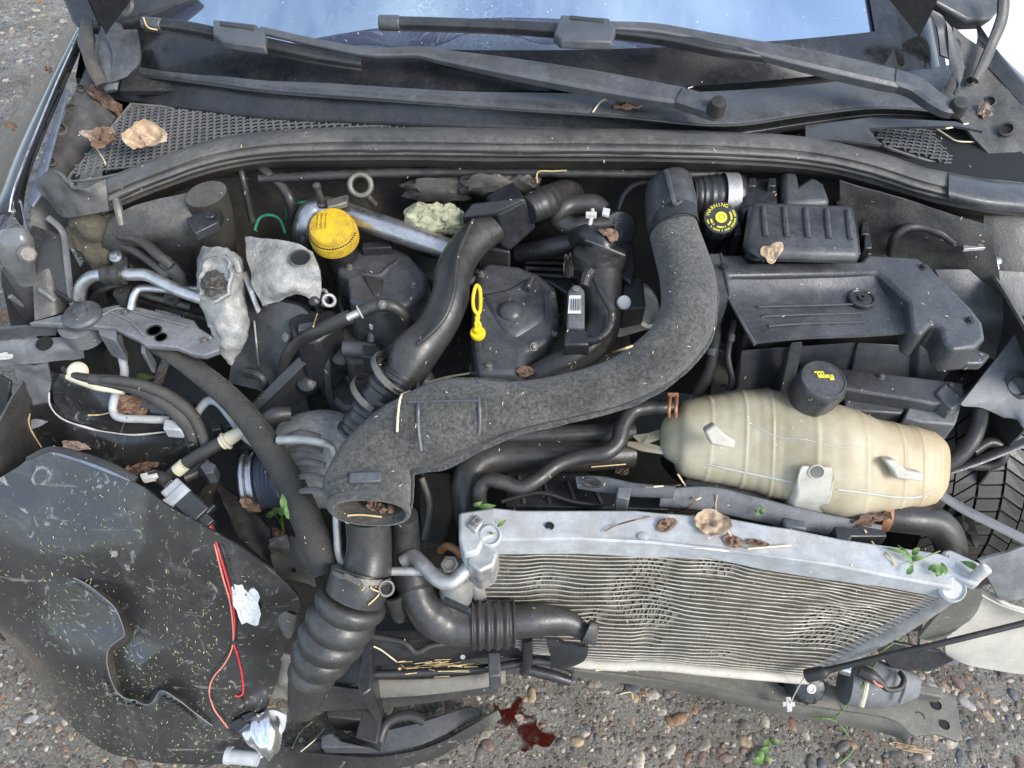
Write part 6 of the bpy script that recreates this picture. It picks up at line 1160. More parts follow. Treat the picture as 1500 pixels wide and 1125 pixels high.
m = MB(); m.tube([(95, 540, .62, 6), (110, 550, .625, 6.5), (135, 555, .63, 7)], n=5, seg=10); m.build('bare_cable', 'black_wire', lm)
m = MB(); m.tube([(132, 555, .63, 8), (180, 562, .625, 11), (225, 578, .61, 13), (262, 605, .59, 13), (282, 632, .56, 12), (286, 660, .53, 9)], n=7, seg=14, corr=lambda L: 1 + .03 * math.sin(L * 1400)); m.build('conduit', 'braid', lm)
m = MB(); m.tube([(150, 556, .635, 6), (200, 562, .635, 8), (240, 576, .62, 9), (275, 600, .60, 9), (292, 625, .575, 8), (302, 655, .55, 7)], n=7, seg=12, corr=lambda L: 1 + .03 * math.sin(L * 1400)); m.build('conduit', 'braid', lm)
m = MB(); m.tube([(100, 551, .622, 6), (125, 560, .62, 7), (150, 567, .618, 7), (182, 572, .613, 6.5)], n=5, seg=10, wob=.15); m.build('tape_wrap', 'cream', lm)
m = MB(); m.lathe([(.016, 0), (.017, .004), (.013, .008), (.004, .009)], P(115, 545, .625), Vector((.2, -.5, .7)), 20); m.build('cable_disc', 'cream', lm)
wl = T('taped_cable', 'grey taped cable slanting up from the blue-grey connector to the braided hose', 'cable')
m = MB(); m.tube([(248, 698, .53, 9), (265, 684, .54, 9.5), (300, 662, .56, 10), (335, 642, .575, 9.5), (352, 632, .58, 8)], n=6, seg=14); m.build('conduit', 'rubber', wl)
m = MB(); m.tube([(259, 690, .541, 10), (270, 681, .549, 10)], seg=14); m.build('tape_wrap', 'cream', wl)
m = MB(); m.tube([(325, 649, .575, 11), (342, 639, .582, 10), (356, 630, .588, 8)], seg=14); m.build('tape_wrap', 'cream', wl)
m = MB(); m.torus(P(331, 646, .577), P(342, 638, .582) - P(325, 649, .575), .0125, .003); m.build('tape_ring', 'cream', wl)
for (pl, z0, lb_) in (([(308, 618), (322, 616), (324, 628), (310, 631)], .575, 'square black plug shell just below the hooked pale pipe'), ([(268, 640), (280, 634), (285, 650), (274, 655)], .555, 'small black plug shell at the end of the convoluted loom'), ([(290, 636), (302, 634), (304, 648), (292, 650)], .56, 'black plug shell between the loom end and the taped cable'), ([(328, 616), (340, 613), (344, 622), (332, 626)], .572, 'small black plug shell touching the braided hose')):
    m = MB(); m.prism(pl, z0, z0 - .03); sh_ = m.one('plug_shell', 'black_plastic', lb_, 'plug', 'black plug shells by the loom', bevel=.002)
    cx_ = sum(a_[0] for a_ in pl) / 4; cy_ = sum(a_[1] for a_ in pl) / 4; m = MB(); m.prism([(cx_ + (a_ - cx_) * .6, cy_ + (b_ - cy_) * .6) for a_, b_ in pl], z0 + .0006, z0 - .004); m.build('plug_mouth', 'recess_shade', sh_)
m = MB(); m.prism([(292, 682), (304, 674), (316, 680), (312, 692), (300, 694)], .55, .52); m.one('loom_clip', 'grey_plastic', 'small grey square clip under the taped cable', 'clip', bevel=.002)
m = MB(); m.tube([(300, 690, .52, 9), (312, 705, .49, 10), (302, 725, .46, 11), (300, 745, .43, 11)], seg=12); m.one('shaded_cable', 'rubber', 'dark cable stub hanging under the small grey square clip', 'cable')
m = MB(); m.tube([(270, 700, .50, 9), (290, 690, .50, 9), (305, 672, .51, 9)], seg=12); m.one('shaded_cable', 'rubber', 'dark cable dropping behind the blue-grey connector', 'cable')
cx = T('plug_connector', 'blue-grey and black plug connector lying on the bumper with red wires', 'connector')
ca, cb = P(252, 715, .545), P(312, 772, .52); dv = (cb - ca).normalized(); nn_ = (CAM - ca).normalized(); nn_ = (nn_ - dv * nn_.dot(dv)).normalized(); sd_ = dv.cross(nn_)
m = MB(); m.box(ca + dv * .014, dv * .018, sd_ * .017, nn_ * .012); m.box(ca + dv * .018 + sd_ * .004, dv * .009, sd_ * .021, nn_ * .014); m.build('grey_half', 'connector', cx, bevel=.003)
m = MB(); m.box(ca + dv * .050, dv * .022, sd_ * .017, nn_ * .013); m.box(ca + dv * .048, dv * .012, sd_ * .019, nn_ * .009); m.build('black_half', 'black_plastic', cx, bevel=.003)
m = MB(); m.box(ca + dv * .072, dv * .003, sd_ * .026, nn_ * .008); m.box(ca + dv * .082, dv * .010, sd_ * .009, nn_ * .011); m.build('locking_tab', 'black_plastic', cx, bevel=.002)
m = MB()
for k in range(4): m.sweep(spline([ca + sd_ * (-.007 + k * .004), ca - dv * .012 + sd_ * (-.007 + k * .004) + nn_ * .002, ca - dv * .024 + sd_ * (-.002 + k * .001)], 4), .0012, 6)
m.build('bare_leads', 'white_plastic', cx)
m = MB(); m.tube([(246, 708, .55, 9), (236, 700, .55, 10), (222, 695, .545, 8)], seg=12); m.build('lead_boot', 'rubber', cx)
m = MB(); m.prism([(204, 694), (228, 688), (231, 697), (207, 702)], .565, .552); wc = m.one('white_plug', 'white_plastic', 'tiny white and red plug at the top edge of the bumper', 'plug', bevel=.0015)
m = MB(); m.prism([(216, 692), (229, 689), (230, 692), (217, 695)], .5665, .565); m.build('plug_slot', 'ink', wc)

# ================================================================== BUMPER
CRK = [(104, 843), (125, 853), (150, 872), (168, 888), (176, 903), (182, 920), (183, 932), (170, 942), (160, 953), (158, 970), (163, 992), (172, 1012), (185, 1022), (198, 1024), (210, 1030), (222, 1028), (236, 1010), (262, 1024), (285, 1042), (312, 1062)]
def side(px, py):
    """signed pixel distance to the crack, positive on its lower left side"""
    best = 1e9; sg = 0; L_ = 0; Lb = 0
    for (a, b_) in zip(CRK[:-1], CRK[1:]):
        dx, dy = b_[0] - a[0], b_[1] - a[1]; t = max(0, min(1, ((px - a[0]) * dx + (py - a[1]) * dy) / (dx * dx + dy * dy)))
        qx, qy = px - a[0] - dx * t, py - a[1] - dy * t; d2 = qx * qx + qy * qy
        if d2 < best: best = d2; sg = dx * qy - dy * qx; Lb = L_ + t * math.hypot(dx, dy)
        L_ += math.hypot(dx, dy)
    return math.copysign(math.sqrt(best), sg), Lb, L_
def proj(p):
    d_ = p - CAM; z = d_.dot(FWD); return 750 + F * d_.dot(RGT) / z, 562.5 - F * d_.dot(UPV) / z
def bsplit(p):
    x, y = proj(p); s_, Lb, Lt = side(x, y); k = 0
    end = min(1, max(0, Lb / 70)) * min(1, max(0, (Lt - Lb) / 50))
    if s_ > 6: k = .011 * math.exp(-(s_ / 60) ** 2) * end
    else: k = -.022 * math.exp(-(s_ / 45) ** 2) * end
    return k
def bdisp(p, u, v):
    return .004 * nz(p, 4) + .0009 * nz(p, 17, 2) - .010 * max(0, nz(p, 6.5, 11)) ** 2
BG = [[(-70, 745, .54), (20, 688, .585), (72, 663, .60), (192, 705, .58), (240, 738, .57), (300, 772, .55), (350, 800, .53), (402, 838, .50)],
      [(-70, 800, .48), (10, 780, .50), (72, 775, .505), (190, 800, .49), (245, 825, .48), (305, 850, .465), (360, 870, .45), (440, 880, .43)],
      [(-70, 870, .38), (10, 868, .395), (75, 875, .40), (190, 895, .385), (250, 915, .375), (310, 930, .365), (355, 935, .355), (420, 925, .345)],
      [(-50, 895, .28), (20, 935, .285), (85, 980, .285), (185, 1005, .275), (240, 1015, .265), (300, 1025, .26), (350, 1020, .255), (405, 1000, .25)],
      [(-20, 905, .14), (25, 960, .12), (82, 1042, .12), (150, 1098, .12), (205, 1114, .12), (270, 1122, .12), (320, 1122, .12), (360, 1110, .12)]]
bp_ = T('bumper_cover', 'torn black front bumper cover with a long curved split and grass clippings', 'bumper')
m = MB(); m.grid(BG, nu=26, nv=40, th=.003, disp=bdisp, vdisp=bsplit); BM = m.build('bumper_skin', 'bumper_paint', bp_, angle=30)
EDGE = bp_
m = MB(); m.plate([(68, 662, .605), (120, 678, .60), (190, 705, .588), (192, 702, .59), (130, 672, .605), (80, 660, .61)], .006); m.build('blue_edge', 'blue_grey_metal', bp_)
m = MB(); m.tube([(40, 672, .596, 4), (75, 658, .61, 5), (120, 668, .605, 6), (160, 682, .60, 6), (200, 702, .59, 5)], seg=8, flat=.6); m.build('edge_seal', 'deep_plastic', bp_)
m = MB(); m.grid([[(310, 700, .46), (335, 720, .45), (365, 745, .44), (395, 775, .43)], [(330, 745, .43), (350, 765, .42), (378, 790, .41), (400, 810, .41)], [(352, 790, .40), (370, 805, .40), (392, 825, .39), (420, 850, .38)]], nu=5, nv=5, th=.006, amp=.01, sc_=20); m.one('torn_bracket', 'dark_metal', 'torn dark bracket between the bumper split edge and the pulley', 'bracket')
m = MB(); m.grid([[(395, 795, .48), (420, 785, .48), (440, 790, .47)], [(398, 820, .44), (425, 820, .44), (455, 835, .43)], [(405, 845, .41), (430, 850, .41), (462, 860, .40)]], nu=5, nv=5, th=.005, amp=.006, sc_=25); hbk = m.one('beige_bracket', 'cross_metal', 'bent beige metal bracket below the alternator with a round hole', 'bracket')
m = MB(); m.grid([[(396, 792, .485), (408, 786, .49), (420, 782, .492)], [(394, 803, .47), (409, 800, .477), (424, 798, .478)], [(398, 815, .458), (412, 813, .462), (424, 806, .468)]], nu=4, nv=4, th=.003, amp=.008, sc_=40); m.one('folded_tab', 'dirty_steel', 'grey folded metal tab on top of the beige bracket', 'tab')
m = MB(); m.etube([(410, 880, 436, 900, .40, .7), (408, 900, 430, 925, .38, .7), (415, 925, 425, 935, .36, .6)], n=5, seg=18, inner=.25); m.one('bumper_hole_tube', 'cross_metal', 'short open beige tube behind the bumper beside the bellows', 'tube')
m = MB(); m.grid([[(370, 960, .27), (395, 955, .29), (415, 955, .30), (450, 965, .28)], [(370, 995, .23), (395, 990, .25), (415, 988, .26), (450, 1000, .24)], [(375, 1030, .18), (400, 1025, .20), (420, 1025, .20), (450, 1030, .18)]], nu=6, nv=6, th=.004, amp=.012, sc_=25); m.one('reflector_shell', 'cross_metal', 'dusty beige curved shell between the bumper and the bellows', 'shell')
# lamp fragment
lf = T('lamp_fragment', 'silver broken lamp reflector lying at the bottom of the bumper', 'lamp')
m = MB(); m.etube([(352, 1058, 372, 1092, .19, .7), (372, 1048, 385, 1104, .19, .75), (392, 1040, 392, 1112, .185, .75), (402, 1042, 400, 1100, .18, .7)], n=6, seg=26, corr=lambda u: 1 + .06 * math.sin(u * 22)); m.build('lamp_barrel', 'chrome', lf)
m = MB(); m.grid([[(382, 1045, .215), (400, 1040, .215), (420, 1048, .205)], [(388, 1075, .195), (405, 1072, .195), (416, 1070, .195)], [(380, 1112, .165), (392, 1105, .165), (400, 1090, .17)]], nu=6, nv=6, th=.003, amp=.002); m.build('reflector_shard', 'white_alu', lf)
m = MB(); m.cyl(P(335, 1108, .17), P(378, 1112, .17), .012, seg=16); m.cyl(P(332, 1106, .17), P(338, 1107, .17), .015, seg=16); m.build('lamp_foot', 'white_alu', lf)
m = MB(); m.prism([(334, 1060), (352, 1050), (366, 1060), (348, 1074)], .22, .20); m.prism([(352, 1048), (372, 1040), (376, 1050), (360, 1058)], .22, .2); m.build('lamp_plug', 'black_plastic', lf, bevel=.002)

# ================================================================== CLUTTER IN THE GAPS
def cable(name, matn, label, pts, cat='cable', corr=None, wrap=None):
    m = MB(); m.tube(pts, n=7, seg=12, corr=corr); o = m.one(name, matn, label, cat)
    for i in (wrap or ()):
        a, b_ = pts[i], pts[i + 1]; m = MB(); m.tube([(a[0] * .6 + b_[0] * .4, a[1] * .6 + b_[1] * .4, a[2] * .6 + b_[2] * .4, a[3] * 1.18), (a[0] * .4 + b_[0] * .6, a[1] * .4 + b_[1] * .6, a[2] * .4 + b_[2] * .6, a[3] * 1.18)], seg=12); m.build('tape_band', 'dusty_plastic', o)
    return o
cable('vacuum_hose', 'hose_rubber', 'thin vacuum hose arching under the cowl left of the duct elbow', [(905, 312, .83, 5), (915, 285, .85, 5), (935, 270, .86, 5), (962, 268, .86, 5)], 'hose')
cable('gearbox_loom', 'braid', 'convoluted loom dropping left of the battery tray under the duct bend', [(1042, 440, .74, 8), (1048, 490, .70, 8), (1040, 540, .66, 9), (1020, 580, .62, 9)], 'wiring loom', lambda L: 1 + .05 * math.sin(L * 1300), (1,))
cable('gearbox_cable', 'rubber', 'smooth black cable in the dark gap between duct and battery tray', [(1075, 470, .72, 5), (1066, 520, .69, 5), (1072, 560, .66, 5), (1058, 590, .63, 5)], 'cable', None, (0, 2))
m = MB(); m.prism([(1046, 500), (1072, 492), (1078, 560), (1058, 600), (1040, 590)], .64, .54, .95); gb = m.one('gearbox_bracket', 'dirty_steel', 'grimy metal bracket deep between duct and battery tray', 'bracket', bevel=.004)
for (x, y) in ((1058, 515), (1062, 570)):
    m = MB(); m.lathe([(.008, -.002), (.008, .004), (.005, .005), (.0005, .006)], P(x, y, .641), Vector((0, 0, 1)), 6); m.build('bolt', 'steel', gb)
m = MB(); m.prism([(740, 690), (860, 690), (985, 735), (980, 748), (740, 742)], .56, .46, .97); fs_ = m.one('fan_shroud', 'black_plastic', 'black fan shroud standing behind the left half of the condenser bar', 'shroud', bevel=.004)
for k in range(5):
    m = MB(); m.tube([(760 + k * 36, 698 + k * 4, .562, 2.5), (768 + k * 38, 738, .562, 2.5)], seg=6); m.build('shroud_rib', 'grey_plastic', fs_)
cable('fan_cable', 'rubber', 'thin looping cable lying on the fan shroud', [(735, 735, .58, 3.5), (790, 722, .59, 3.5), (840, 735, .585, 3.5), (880, 740, .58, 3.5)])
cable('starter_cable', 'rubber', 'thick dark cable crossing below the fuel pump', [(400, 560, .60, 7), (440, 550, .62, 7), (500, 545, .62, 7), (540, 560, .60, 7)], 'cable', None, (1,))
cable('injector_loom', 'braid', 'convoluted loom crossing the cylinder head behind the dipstick', [(625, 405, .76, 6), (660, 415, .765, 6), (690, 412, .765, 6), (700, 400, .76, 6)], 'wiring loom', lambda L: 1 + .06 * math.sin(L * 1500))
cable('sensor_cable', 'rubber', 'thin cable hanging down between timing cover and pump cluster', [(505, 420, .73, 3.5), (498, 440, .74, 3.5), (502, 460, .735, 3.5), (495, 480, .72, 3.5)])
cable('headlamp_cable', 'rubber', 'thin black cable curling in the far left wreckage', [(0, 560, .56, 6), (14, 585, .54, 6), (20, 625, .50, 6), (35, 655, .46, 6)])
cable('pulley_cable', 'rubber', 'dark cable passing in front of the alternator under the braided hose', [(345, 665, .50, 6), (365, 655, .53, 6), (395, 668, .53, 6), (405, 690, .50, 6)])
m = MB(); m.prism([(612, 690), (660, 690), (664, 745), (650, 800), (618, 800)], .46, .34, .95); m.one('engine_sump_guard', 'dark_metal', 'grimy dark casting in the gap under the felt duct', 'casting', bevel=.006)
cable('turbo_oil_pipe', 'dirty_steel', 'thin dull metal pipe bending in the gap under the felt duct', [(618, 700, .56, 5), (630, 740, .53, 5), (622, 790, .49, 5)], 'pipe')
cable('cowl_drain_hose', 'hose_rubber', 'short hose below the right end of the cowl seal', [(1225, 300, .84, 6), (1250, 290, .85, 6), (1290, 300, .845, 6), (1310, 318, .83, 6)], 'hose')

# ================================================================== FINISH PLACING (raycasts against what stands so far)
bpy.context.view_layer.update()
DG = bpy.context.evaluated_depsgraph_get()
def hit(px, py, off=.002):
    d_ = ray(px, py).normalized(); ok, loc, n_, *_ = sc.ray_cast(DG, CAM, d_)
    if not ok: return P(px, py, 0), Vector((0, 0, 1))
    if n_.dot(d_) > 0: n_ = -n_
    return loc + n_ * off, n_
def htube(pts, r, n=4, seg=6, off=.002, mb=None, wob=0):
    q = [hit(x, y, off)[0] for x, y in pts]; return (mb or MB()).sweep(spline(q, n), r, seg, wob=wob)
# duct ribs
m = MB(); htube([(598, 589), (640, 588), (700, 587)], .0022, 6, 8, .0005, m); m.build('duct_rib', 'grey_plastic', df)
m = MB(); htube([(612, 562), (613, 590), (613, 625), (617, 660)], .0026, 6, 8, .0005, m); m.build('duct_rib', 'grey_plastic', df)
m = MB(); htube([(700, 557), (702, 590), (703, 615), (702, 634)], .0024, 6, 8, .0005, m); m.build('duct_rib', 'grey_plastic', df)
m = MB(); htube([(486, 708), (512, 702), (560, 698), (592, 708)], .0028, 6, 8, .0005, m); m.build('duct_rib', 'felt', df)
m = MB(); a = hit(513, 701, 0)[0]; b_ = hit(560, 699, 0)[0]; m.box((a + b_) / 2 + Vector((0, -.002, .002)), (b_ - a) / 2, Vector((0, .007, .002)), Vector((0, -.001, .005))); m.build('mouth_tab', 'grey_plastic', df, bevel=.002)
# bumper split edge
cl = spline([Vector(c_) for c_ in CRK], 4); T0, T1, T2 = [], [], []
def dep(q): return (q - CAM).dot(FWD)
for i, c_ in enumerate(cl):
    tg = (cl[min(i + 1, len(cl) - 1)] - cl[max(i - 1, 0)]).normalized(); nx, ny = -tg.y, tg.x      # towards the raised, lower left side
    T0.append(dep(hit(c_.x + nx * 12, c_.y + ny * 12, 0)[0])); T2.append(dep(hit(c_.x + nx * 17, c_.y + ny * 17, 0)[0])); T1.append(dep(hit(c_.x - nx * 11, c_.y - ny * 11, 0)[0]))
def smooth(L, k=4): return [sum(L[max(0, i - k):i + k + 1]) / len(L[max(0, i - k):i + k + 1]) for i in range(len(L))]
T0, T1, T2 = smooth(T0), smooth(T1), smooth(T2)
top_e, bot_e, bot2 = [], [], []
for i, c_ in enumerate(cl):
    tg = (cl[min(i + 1, len(cl) - 1)] - cl[max(i - 1, 0)]).normalized(); nx, ny = -tg.y, tg.x; wd_ = 7 * math.sin(math.pi * i / (len(cl) - 1)) ** .5 * (.45 + .8 * abs(math.sin(i * .19 + .4)))
    q = CAM + ray(c_.x + nx * 1.5, c_.y + ny * 1.5) * (T0[i] - .001); top_e.append(q)
    bot_e.append(CAM + ray(c_.x - nx * wd_, c_.y - ny * wd_) * (T0[i] + .016)); bot2.append(CAM + ray(c_.x - nx * (wd_ + 4), c_.y - ny * (wd_ + 4)) * (T0[i] + .03))
flap_in = []
for i, c_ in enumerate(cl):
    tg = (cl[min(i + 1, len(cl) - 1)] - cl[max(i - 1, 0)]).normalized(); nx, ny = -tg.y, tg.x
    flap_in.append(CAM + ray(c_.x + nx * 17, c_.y + ny * 17) * (T2[i] + .0005))
m = MB(); m.rings([flap_in, [a_.lerp(b_, .5) - FWD * .0012 for a_, b_ in zip(flap_in, top_e)], top_e], False, False, close=False); m.build('split_flap', 'bumper_paint', BM)
m = MB(); m.sweep(top_e, .0009, 8, wob=.4); m.build('split_edge', 'dusty_plastic', BM)
m = MB(); m.rings([top_e, [a_.lerp(b_, .5) for a_, b_ in zip(top_e, bot_e)], bot_e, bot2], False, False, close=False); m.build('split_wall', 'dark_metal', BM)
def hole(px, py, r_, parent, matn='recess_shade', name='bolt_hole', rim='dirty_steel', up=0):
    q, n_ = hit(px, py, up); r_ *= mpp(q); k = MB(); k.lathe([(r_, .0012), (r_ * .93, .0004), (r_ * .5, -.0002), (.0003, -.0003)], q + n_ * .0006, n_, 24, c0=False); h_ = k.build(name, matn, parent)  # flat disc coloured as the shaded inside of a hole
    k = MB(); k.torus(q + n_ * .0008, n_, r_, .0012, 24, 6); k.build('hole_rim', rim, parent if parent.parent and parent.parent.parent else h_); return h_
hole(440, 380, 15, MOUNT, up=.0035); hole(1196, 691, 11, LUG, 'cross_metal', 'lug_hole', 'clip_plastic'); hole(430, 835, 5, hbk)
for i, L_ in enumerate(([(990, 672), (1040, 681), (1080, 690), (1120, 698), (1160, 706)], [(1226, 717), (1265, 722), (1310, 728), (1345, 728), (1370, 718)], [(1100, 622), (1140, 640), (1180, 644), (1225, 655), (1260, 655)])):
    m = MB(); htube(L_, .0016 if i < 2 else .0009, 5, 6, .0, m); m.build('mould_seam', 'clip_plastic', TANK)
for (par, mt_, spots) in ((eng, 'dirty_steel', ((512, 392), (606, 418), (560, 446), (705, 402), (808, 432), (812, 490), (782, 508), (716, 538))), (bc, 'black_plastic', ((1060, 392), (1352, 392), (1420, 470))), (ec, 'dirty_steel', ((1290, 552), (1392, 566))), (gp, 'dirty_steel', ((184, 458), (300, 500)))):
    for (x, y) in spots:
        q, n_ = hit(x, y, 0); k = MB(); k.lathe([(.0065, -.001), (.0065, .0012), (.0045, .0014), (.0045, .005), (.003, .006), (.0004, .006)], q, n_, 12); k.build('bolt', mt_, par)
# wires on bumper
rw_ = T('lamp_wires', 'red, pink and black lamp wires trailing down the bumper', 'wire')
for nm, pts, mt_ in (('red_wire', [(308, 768), (320, 800), (332, 840), (342, 880), (345, 920), (343, 940), (350, 965), (355, 990), (356, 1012), (350, 1018), (344, 1017)], 'red_wire'), ('pink_wire', [(306, 770), (318, 805), (328, 845), (338, 880), (342, 915), (341, 945), (330, 970), (314, 990), (308, 1010), (314, 1035), (325, 1052), (334, 1064)], 'pink_wire'), ('black_wire', [(310, 766), (326, 800), (340, 845), (347, 880), (344, 935), (335, 955), (316, 980), (308, 1000), (310, 1020), (322, 1040), (330, 1055)], 'black_wire'), ('loose_end', [(348, 1018), (356, 1025), (360, 1035), (352, 1042)], 'black_wire')):
    m = MB(); htube(pts, .0014 if nm != 'black_wire' else .0011, 5, 8, .003, m); m.build(nm, mt_, rw_)
m = MB(); q, n_ = hit(344, 937, .004); m.box(q, Vector((.004, 0, 0)), Vector((0, .003, .001)), n_ * .003); m.build('wire_tie', 'black_plastic', rw_)
# cloth scrap
def flat_patch(name, matn, label, cat, px, py, rx, ry, rot=0, amp=.15, hgt=.006, group=None, curl=0, seed=0, n=14, lobes=0, off=.003, tip=0, z=None):
    """a thin crumpled scrap or leaf draped where it lies in the picture"""
    q, nr = hit(px, py, off) if z is None else (P(px, py, z), Vector((0, -.2, 1)).normalized()); mm = mpp(q)
    view = (CAM - q).normalized(); nr = (nr * .6 + view * .4).normalized()
    u_ = (RGT - nr * RGT.dot(nr)).normalized(); w_ = nr.cross(u_); ca, sa = math.cos(R(rot)), math.sin(R(rot)); u2 = u_ * ca + w_ * sa; w2 = w_ * ca - u_ * sa
    rx *= mm; ry *= mm; vs, fs = [], []
    for side_ in (0, 1):
        for i in range(n + 1):
            for j in range(25):
                a = 2 * math.pi * j / 24; t = i / n
                k = 1 + amp * noise.noise(Vector((math.cos(a) * 1.6 + seed, math.sin(a) * 1.6, seed * .7))) + .09 * noise.noise(Vector((math.cos(a) * 6, math.sin(a) * 6, seed + 3.)))
                if lobes: k *= 1 + .22 * math.cos(lobes * a + seed)
                if tip: k *= (1 + tip * max(0, math.cos(a)) ** 3)
                x, y = math.cos(a) * t * k, math.sin(a) * t * k
                h = hgt * (noise.noise(Vector((x * 2.2, y * 2.2, seed))) * 1.2 + .5 * noise.noise(Vector((x * 6, y * 6, seed + 9)))) + curl * (x * x * .5 + y * y) * ry - .12 * hgt * math.exp(-(y / .08) ** 2)
                vs.append(q + u2 * (x * rx) + w2 * (y * ry) + nr * (h - side_ * .0006 + hgt * .4))
    o_ = (n + 1) * 25
    for i in range(n):
        for j in range(24):
            a, b2, c2_, d2 = i * 25 + j, i * 25 + j + 1, (i + 1) * 25 + j + 1, (i + 1) * 25 + j
            fs.append((a, b2, c2_, d2)); fs.append((o_ + d2, o_ + c2_, o_ + b2, o_ + a))
    k = MB(); k.add(vs, fs); return k.one(name, matn, label, cat, group, angle=60)
def leaf(matn, label, px, py, rx, ry, rot=0, **k):
    k.setdefault('seed', px * .37 + py * .11); k.setdefault('hgt', .005); k.setdefault('tip', .4)
    return flat_patch('dead_leaf', matn, label, 'leaf', px, py, rx, ry, rot, group='dead leaves scattered over the bay', **k)
flat_patch('cloth_scrap', 'cloth', 'white fluffy scrap stuck to the bumper beside the red wires', 'scrap', 362, 878, 17, 34, 14, .5, .006, seed=2.2)
leaf('leaf_tan', 'large pale curled leaf on the left cowl grille', 212, 208, 25, 21, 10, curl=.8, hgt=.010, z=.905)
leaf('leaf_brown', 'dark crumpled leaf on the left cowl grille edge', 150, 205, 16, 14, 40, lobes=3, hgt=.012, z=.90)
leaf('leaf_grey', 'brown leaf end beside the crumpled grille leaf', 138, 196, 20, 7, 15, hgt=.01, z=.905)
leaf('leaf_brown', 'brown leaf litter wedged in the left cowl corner', 150, 148, 24, 9, -30, lobes=4, hgt=.014)
leaf('leaf_brown', 'brown leaf tucked below the low wiper spindle', 915, 156, 24, 8, -5, hgt=.01, lobes=2)
leaf('leaf_grey', 'small grey leaf at the right cowl corner by the inner wing', 1438, 165, 9, 12, 10, hgt=.008)
leaf('leaf_grey', 'twisted grey-brown leaf standing left of the valve body', 831, 372, 8, 24, 5, curl=.8, hgt=.014)
leaf('leaf_brown', 'small leaf scrap on top of the valve body', 890, 345, 14, 9, -20, lobes=3)
leaf('leaf_tan', 'tan leaf hanging on the lower left edge of the five-ribbed lid', 1128, 370, 13, 14, 30, lobes=3)
leaf('leaf_brown', 'torn brown leaf inside the felt duct mouth', 566, 738, 13, 22, 10, lobes=3, hgt=.012)
leaf('leaf_brown', 'small leaf scrap at the left of the torn leaf in the duct mouth', 545, 742, 12, 8, -15, hgt=.008)
leaf('leaf_tan', 'round tan leaf lying on the bright condenser bar', 1038, 768, 22, 20, -15, curl=.3, hgt=.006)
leaf('leaf_brown', 'small brown leaf just left of the round tan leaf', 974, 769, 13, 10, 20)
leaf('leaf_brown', 'leaf fragment below the round tan leaf on the bar', 1072, 792, 14, 9, -20)
leaf('leaf_brown', 'dark leaf scrap right of the round tan leaf', 1105, 794, 14, 5, -8)
leaf('leaf_brown', 'brown leaf stuck under the coolant tank by its hose', 1265, 756, 26, 9, 15, hgt=.014)
leaf('leaf_brown', 'brown crumpled leaf caught on the pale bent pipe', 192, 592, 28, 16, 5, lobes=4, hgt=.012)
leaf('leaf_brown', 'rust coloured leaf behind the upper loom', 232, 556, 16, 12, 50, lobes=3)
leaf('leaf_brown', 'brown leaf on the bumper top edge by the white plug', 205, 682, 22, 9, 15, hgt=.012)
leaf('leaf_brown', 'brown leaf wedged left of the steel pulley', 362, 738, 16, 9, -20, lobes=2)
leaf('leaf_brown', 'brown leaf under the green sprout', 400, 785, 14, 10, 0, lobes=3)
leaf('leaf_tan', 'pale narrow leaf on gravel below the crossmember', 1328, 1096, 24, 5, -14, hgt=.005)
leaf('leaf_brown', 'brown leaf at the left edge by the headlamp bracket', 4, 468, 10, 16, 10)
leaf('leaf_brown', 'tiny brown leaf on gravel left of the car', 72, 103, 5, 4, 0)
leaf('leaf_brown', 'brown leaf on gravel near the left edge of the photo', 18, 185, 8, 4, 0)
leaf('leaf_brown', 'brown leaf below the dipstick at the duct top', 765, 545, 12, 8, 10)
leaf('leaf_tan', 'leaf tangle right of the winding slim hose', 912, 690, 12, 7, 30, lobes=3)
flat_patch('leaf_litter', 'leaf_grey', 'grey curled bark scraps lying above the bumper top edge', 'bark', 112, 650, 20, 8, -15, .5, .008, seed=4.4)
# straw
def straw(label, pts, r=.0012, matn='straw', off=.004, name='straw_stem'):
    m_ = MB(); htube(pts, r, 5, 6, off, m_); return m_.one(name, matn, label, 'straw', 'dry stems lying on the wreck')
straw('long dry stem bent over the top of the felt duct', [(690, 546), (640, 556), (595, 571), (590, 585), (585, 610), (583, 633)], .0016, 'straw_pale', .006)
straw('pale stem lying across the left cowl grille', [(130, 205), (142, 222), (152, 240), (158, 256)], .0013, 'straw_pale')
straw('forked stem on the right cowl grille', [(1368, 190), (1385, 186), (1415, 183)], .0015, 'straw_pale')
straw('lower stem on the right cowl grille', [(1370, 191), (1388, 203), (1402, 210), (1430, 211)], .0013, 'straw_pale')
straw('brown twig curving over the bright condenser bar', [(885, 780), (905, 768), (950, 760), (985, 752), (1005, 742), (1018, 730)], .0012, 'leaf_brown', .006)
straw('dry stalk standing at the left end of the coolant tank', [(998, 690), (1006, 710), (1016, 730), (1025, 728)], .0014, 'straw_pale', .008)
straw('dry stalk beside the round tan leaf', [(1050, 725), (1048, 745), (1058, 765), (1070, 785)], .001, 'straw')
straw('stalk lying right of the sensor bracket on the bar', [(1265, 778), (1280, 795), (1300, 815), (1310, 828)], .0013, 'straw')
straw('white stem lying along the condenser bar', [(1095, 806), (1120, 804), (1158, 801)], .0014, 'straw_pale')
straw('yellow straw lying on the low radiator frame', [(585, 982), (610, 978), (640, 973), (665, 975)], .0022, 'straw')
straw('bent straw left of the straw pile on the radiator frame', [(548, 944), (560, 950), (580, 965), (592, 976)], .0012, 'straw_pale')
straw('tangled straw on the clamp of the concertina hose', [(530, 864), (545, 845), (542, 860), (553, 868), (538, 884)], .001, 'straw')
straw('short stem on the scraped inner bumper skin', [(40, 606), (46, 625), (57, 655)], .0012, 'straw')
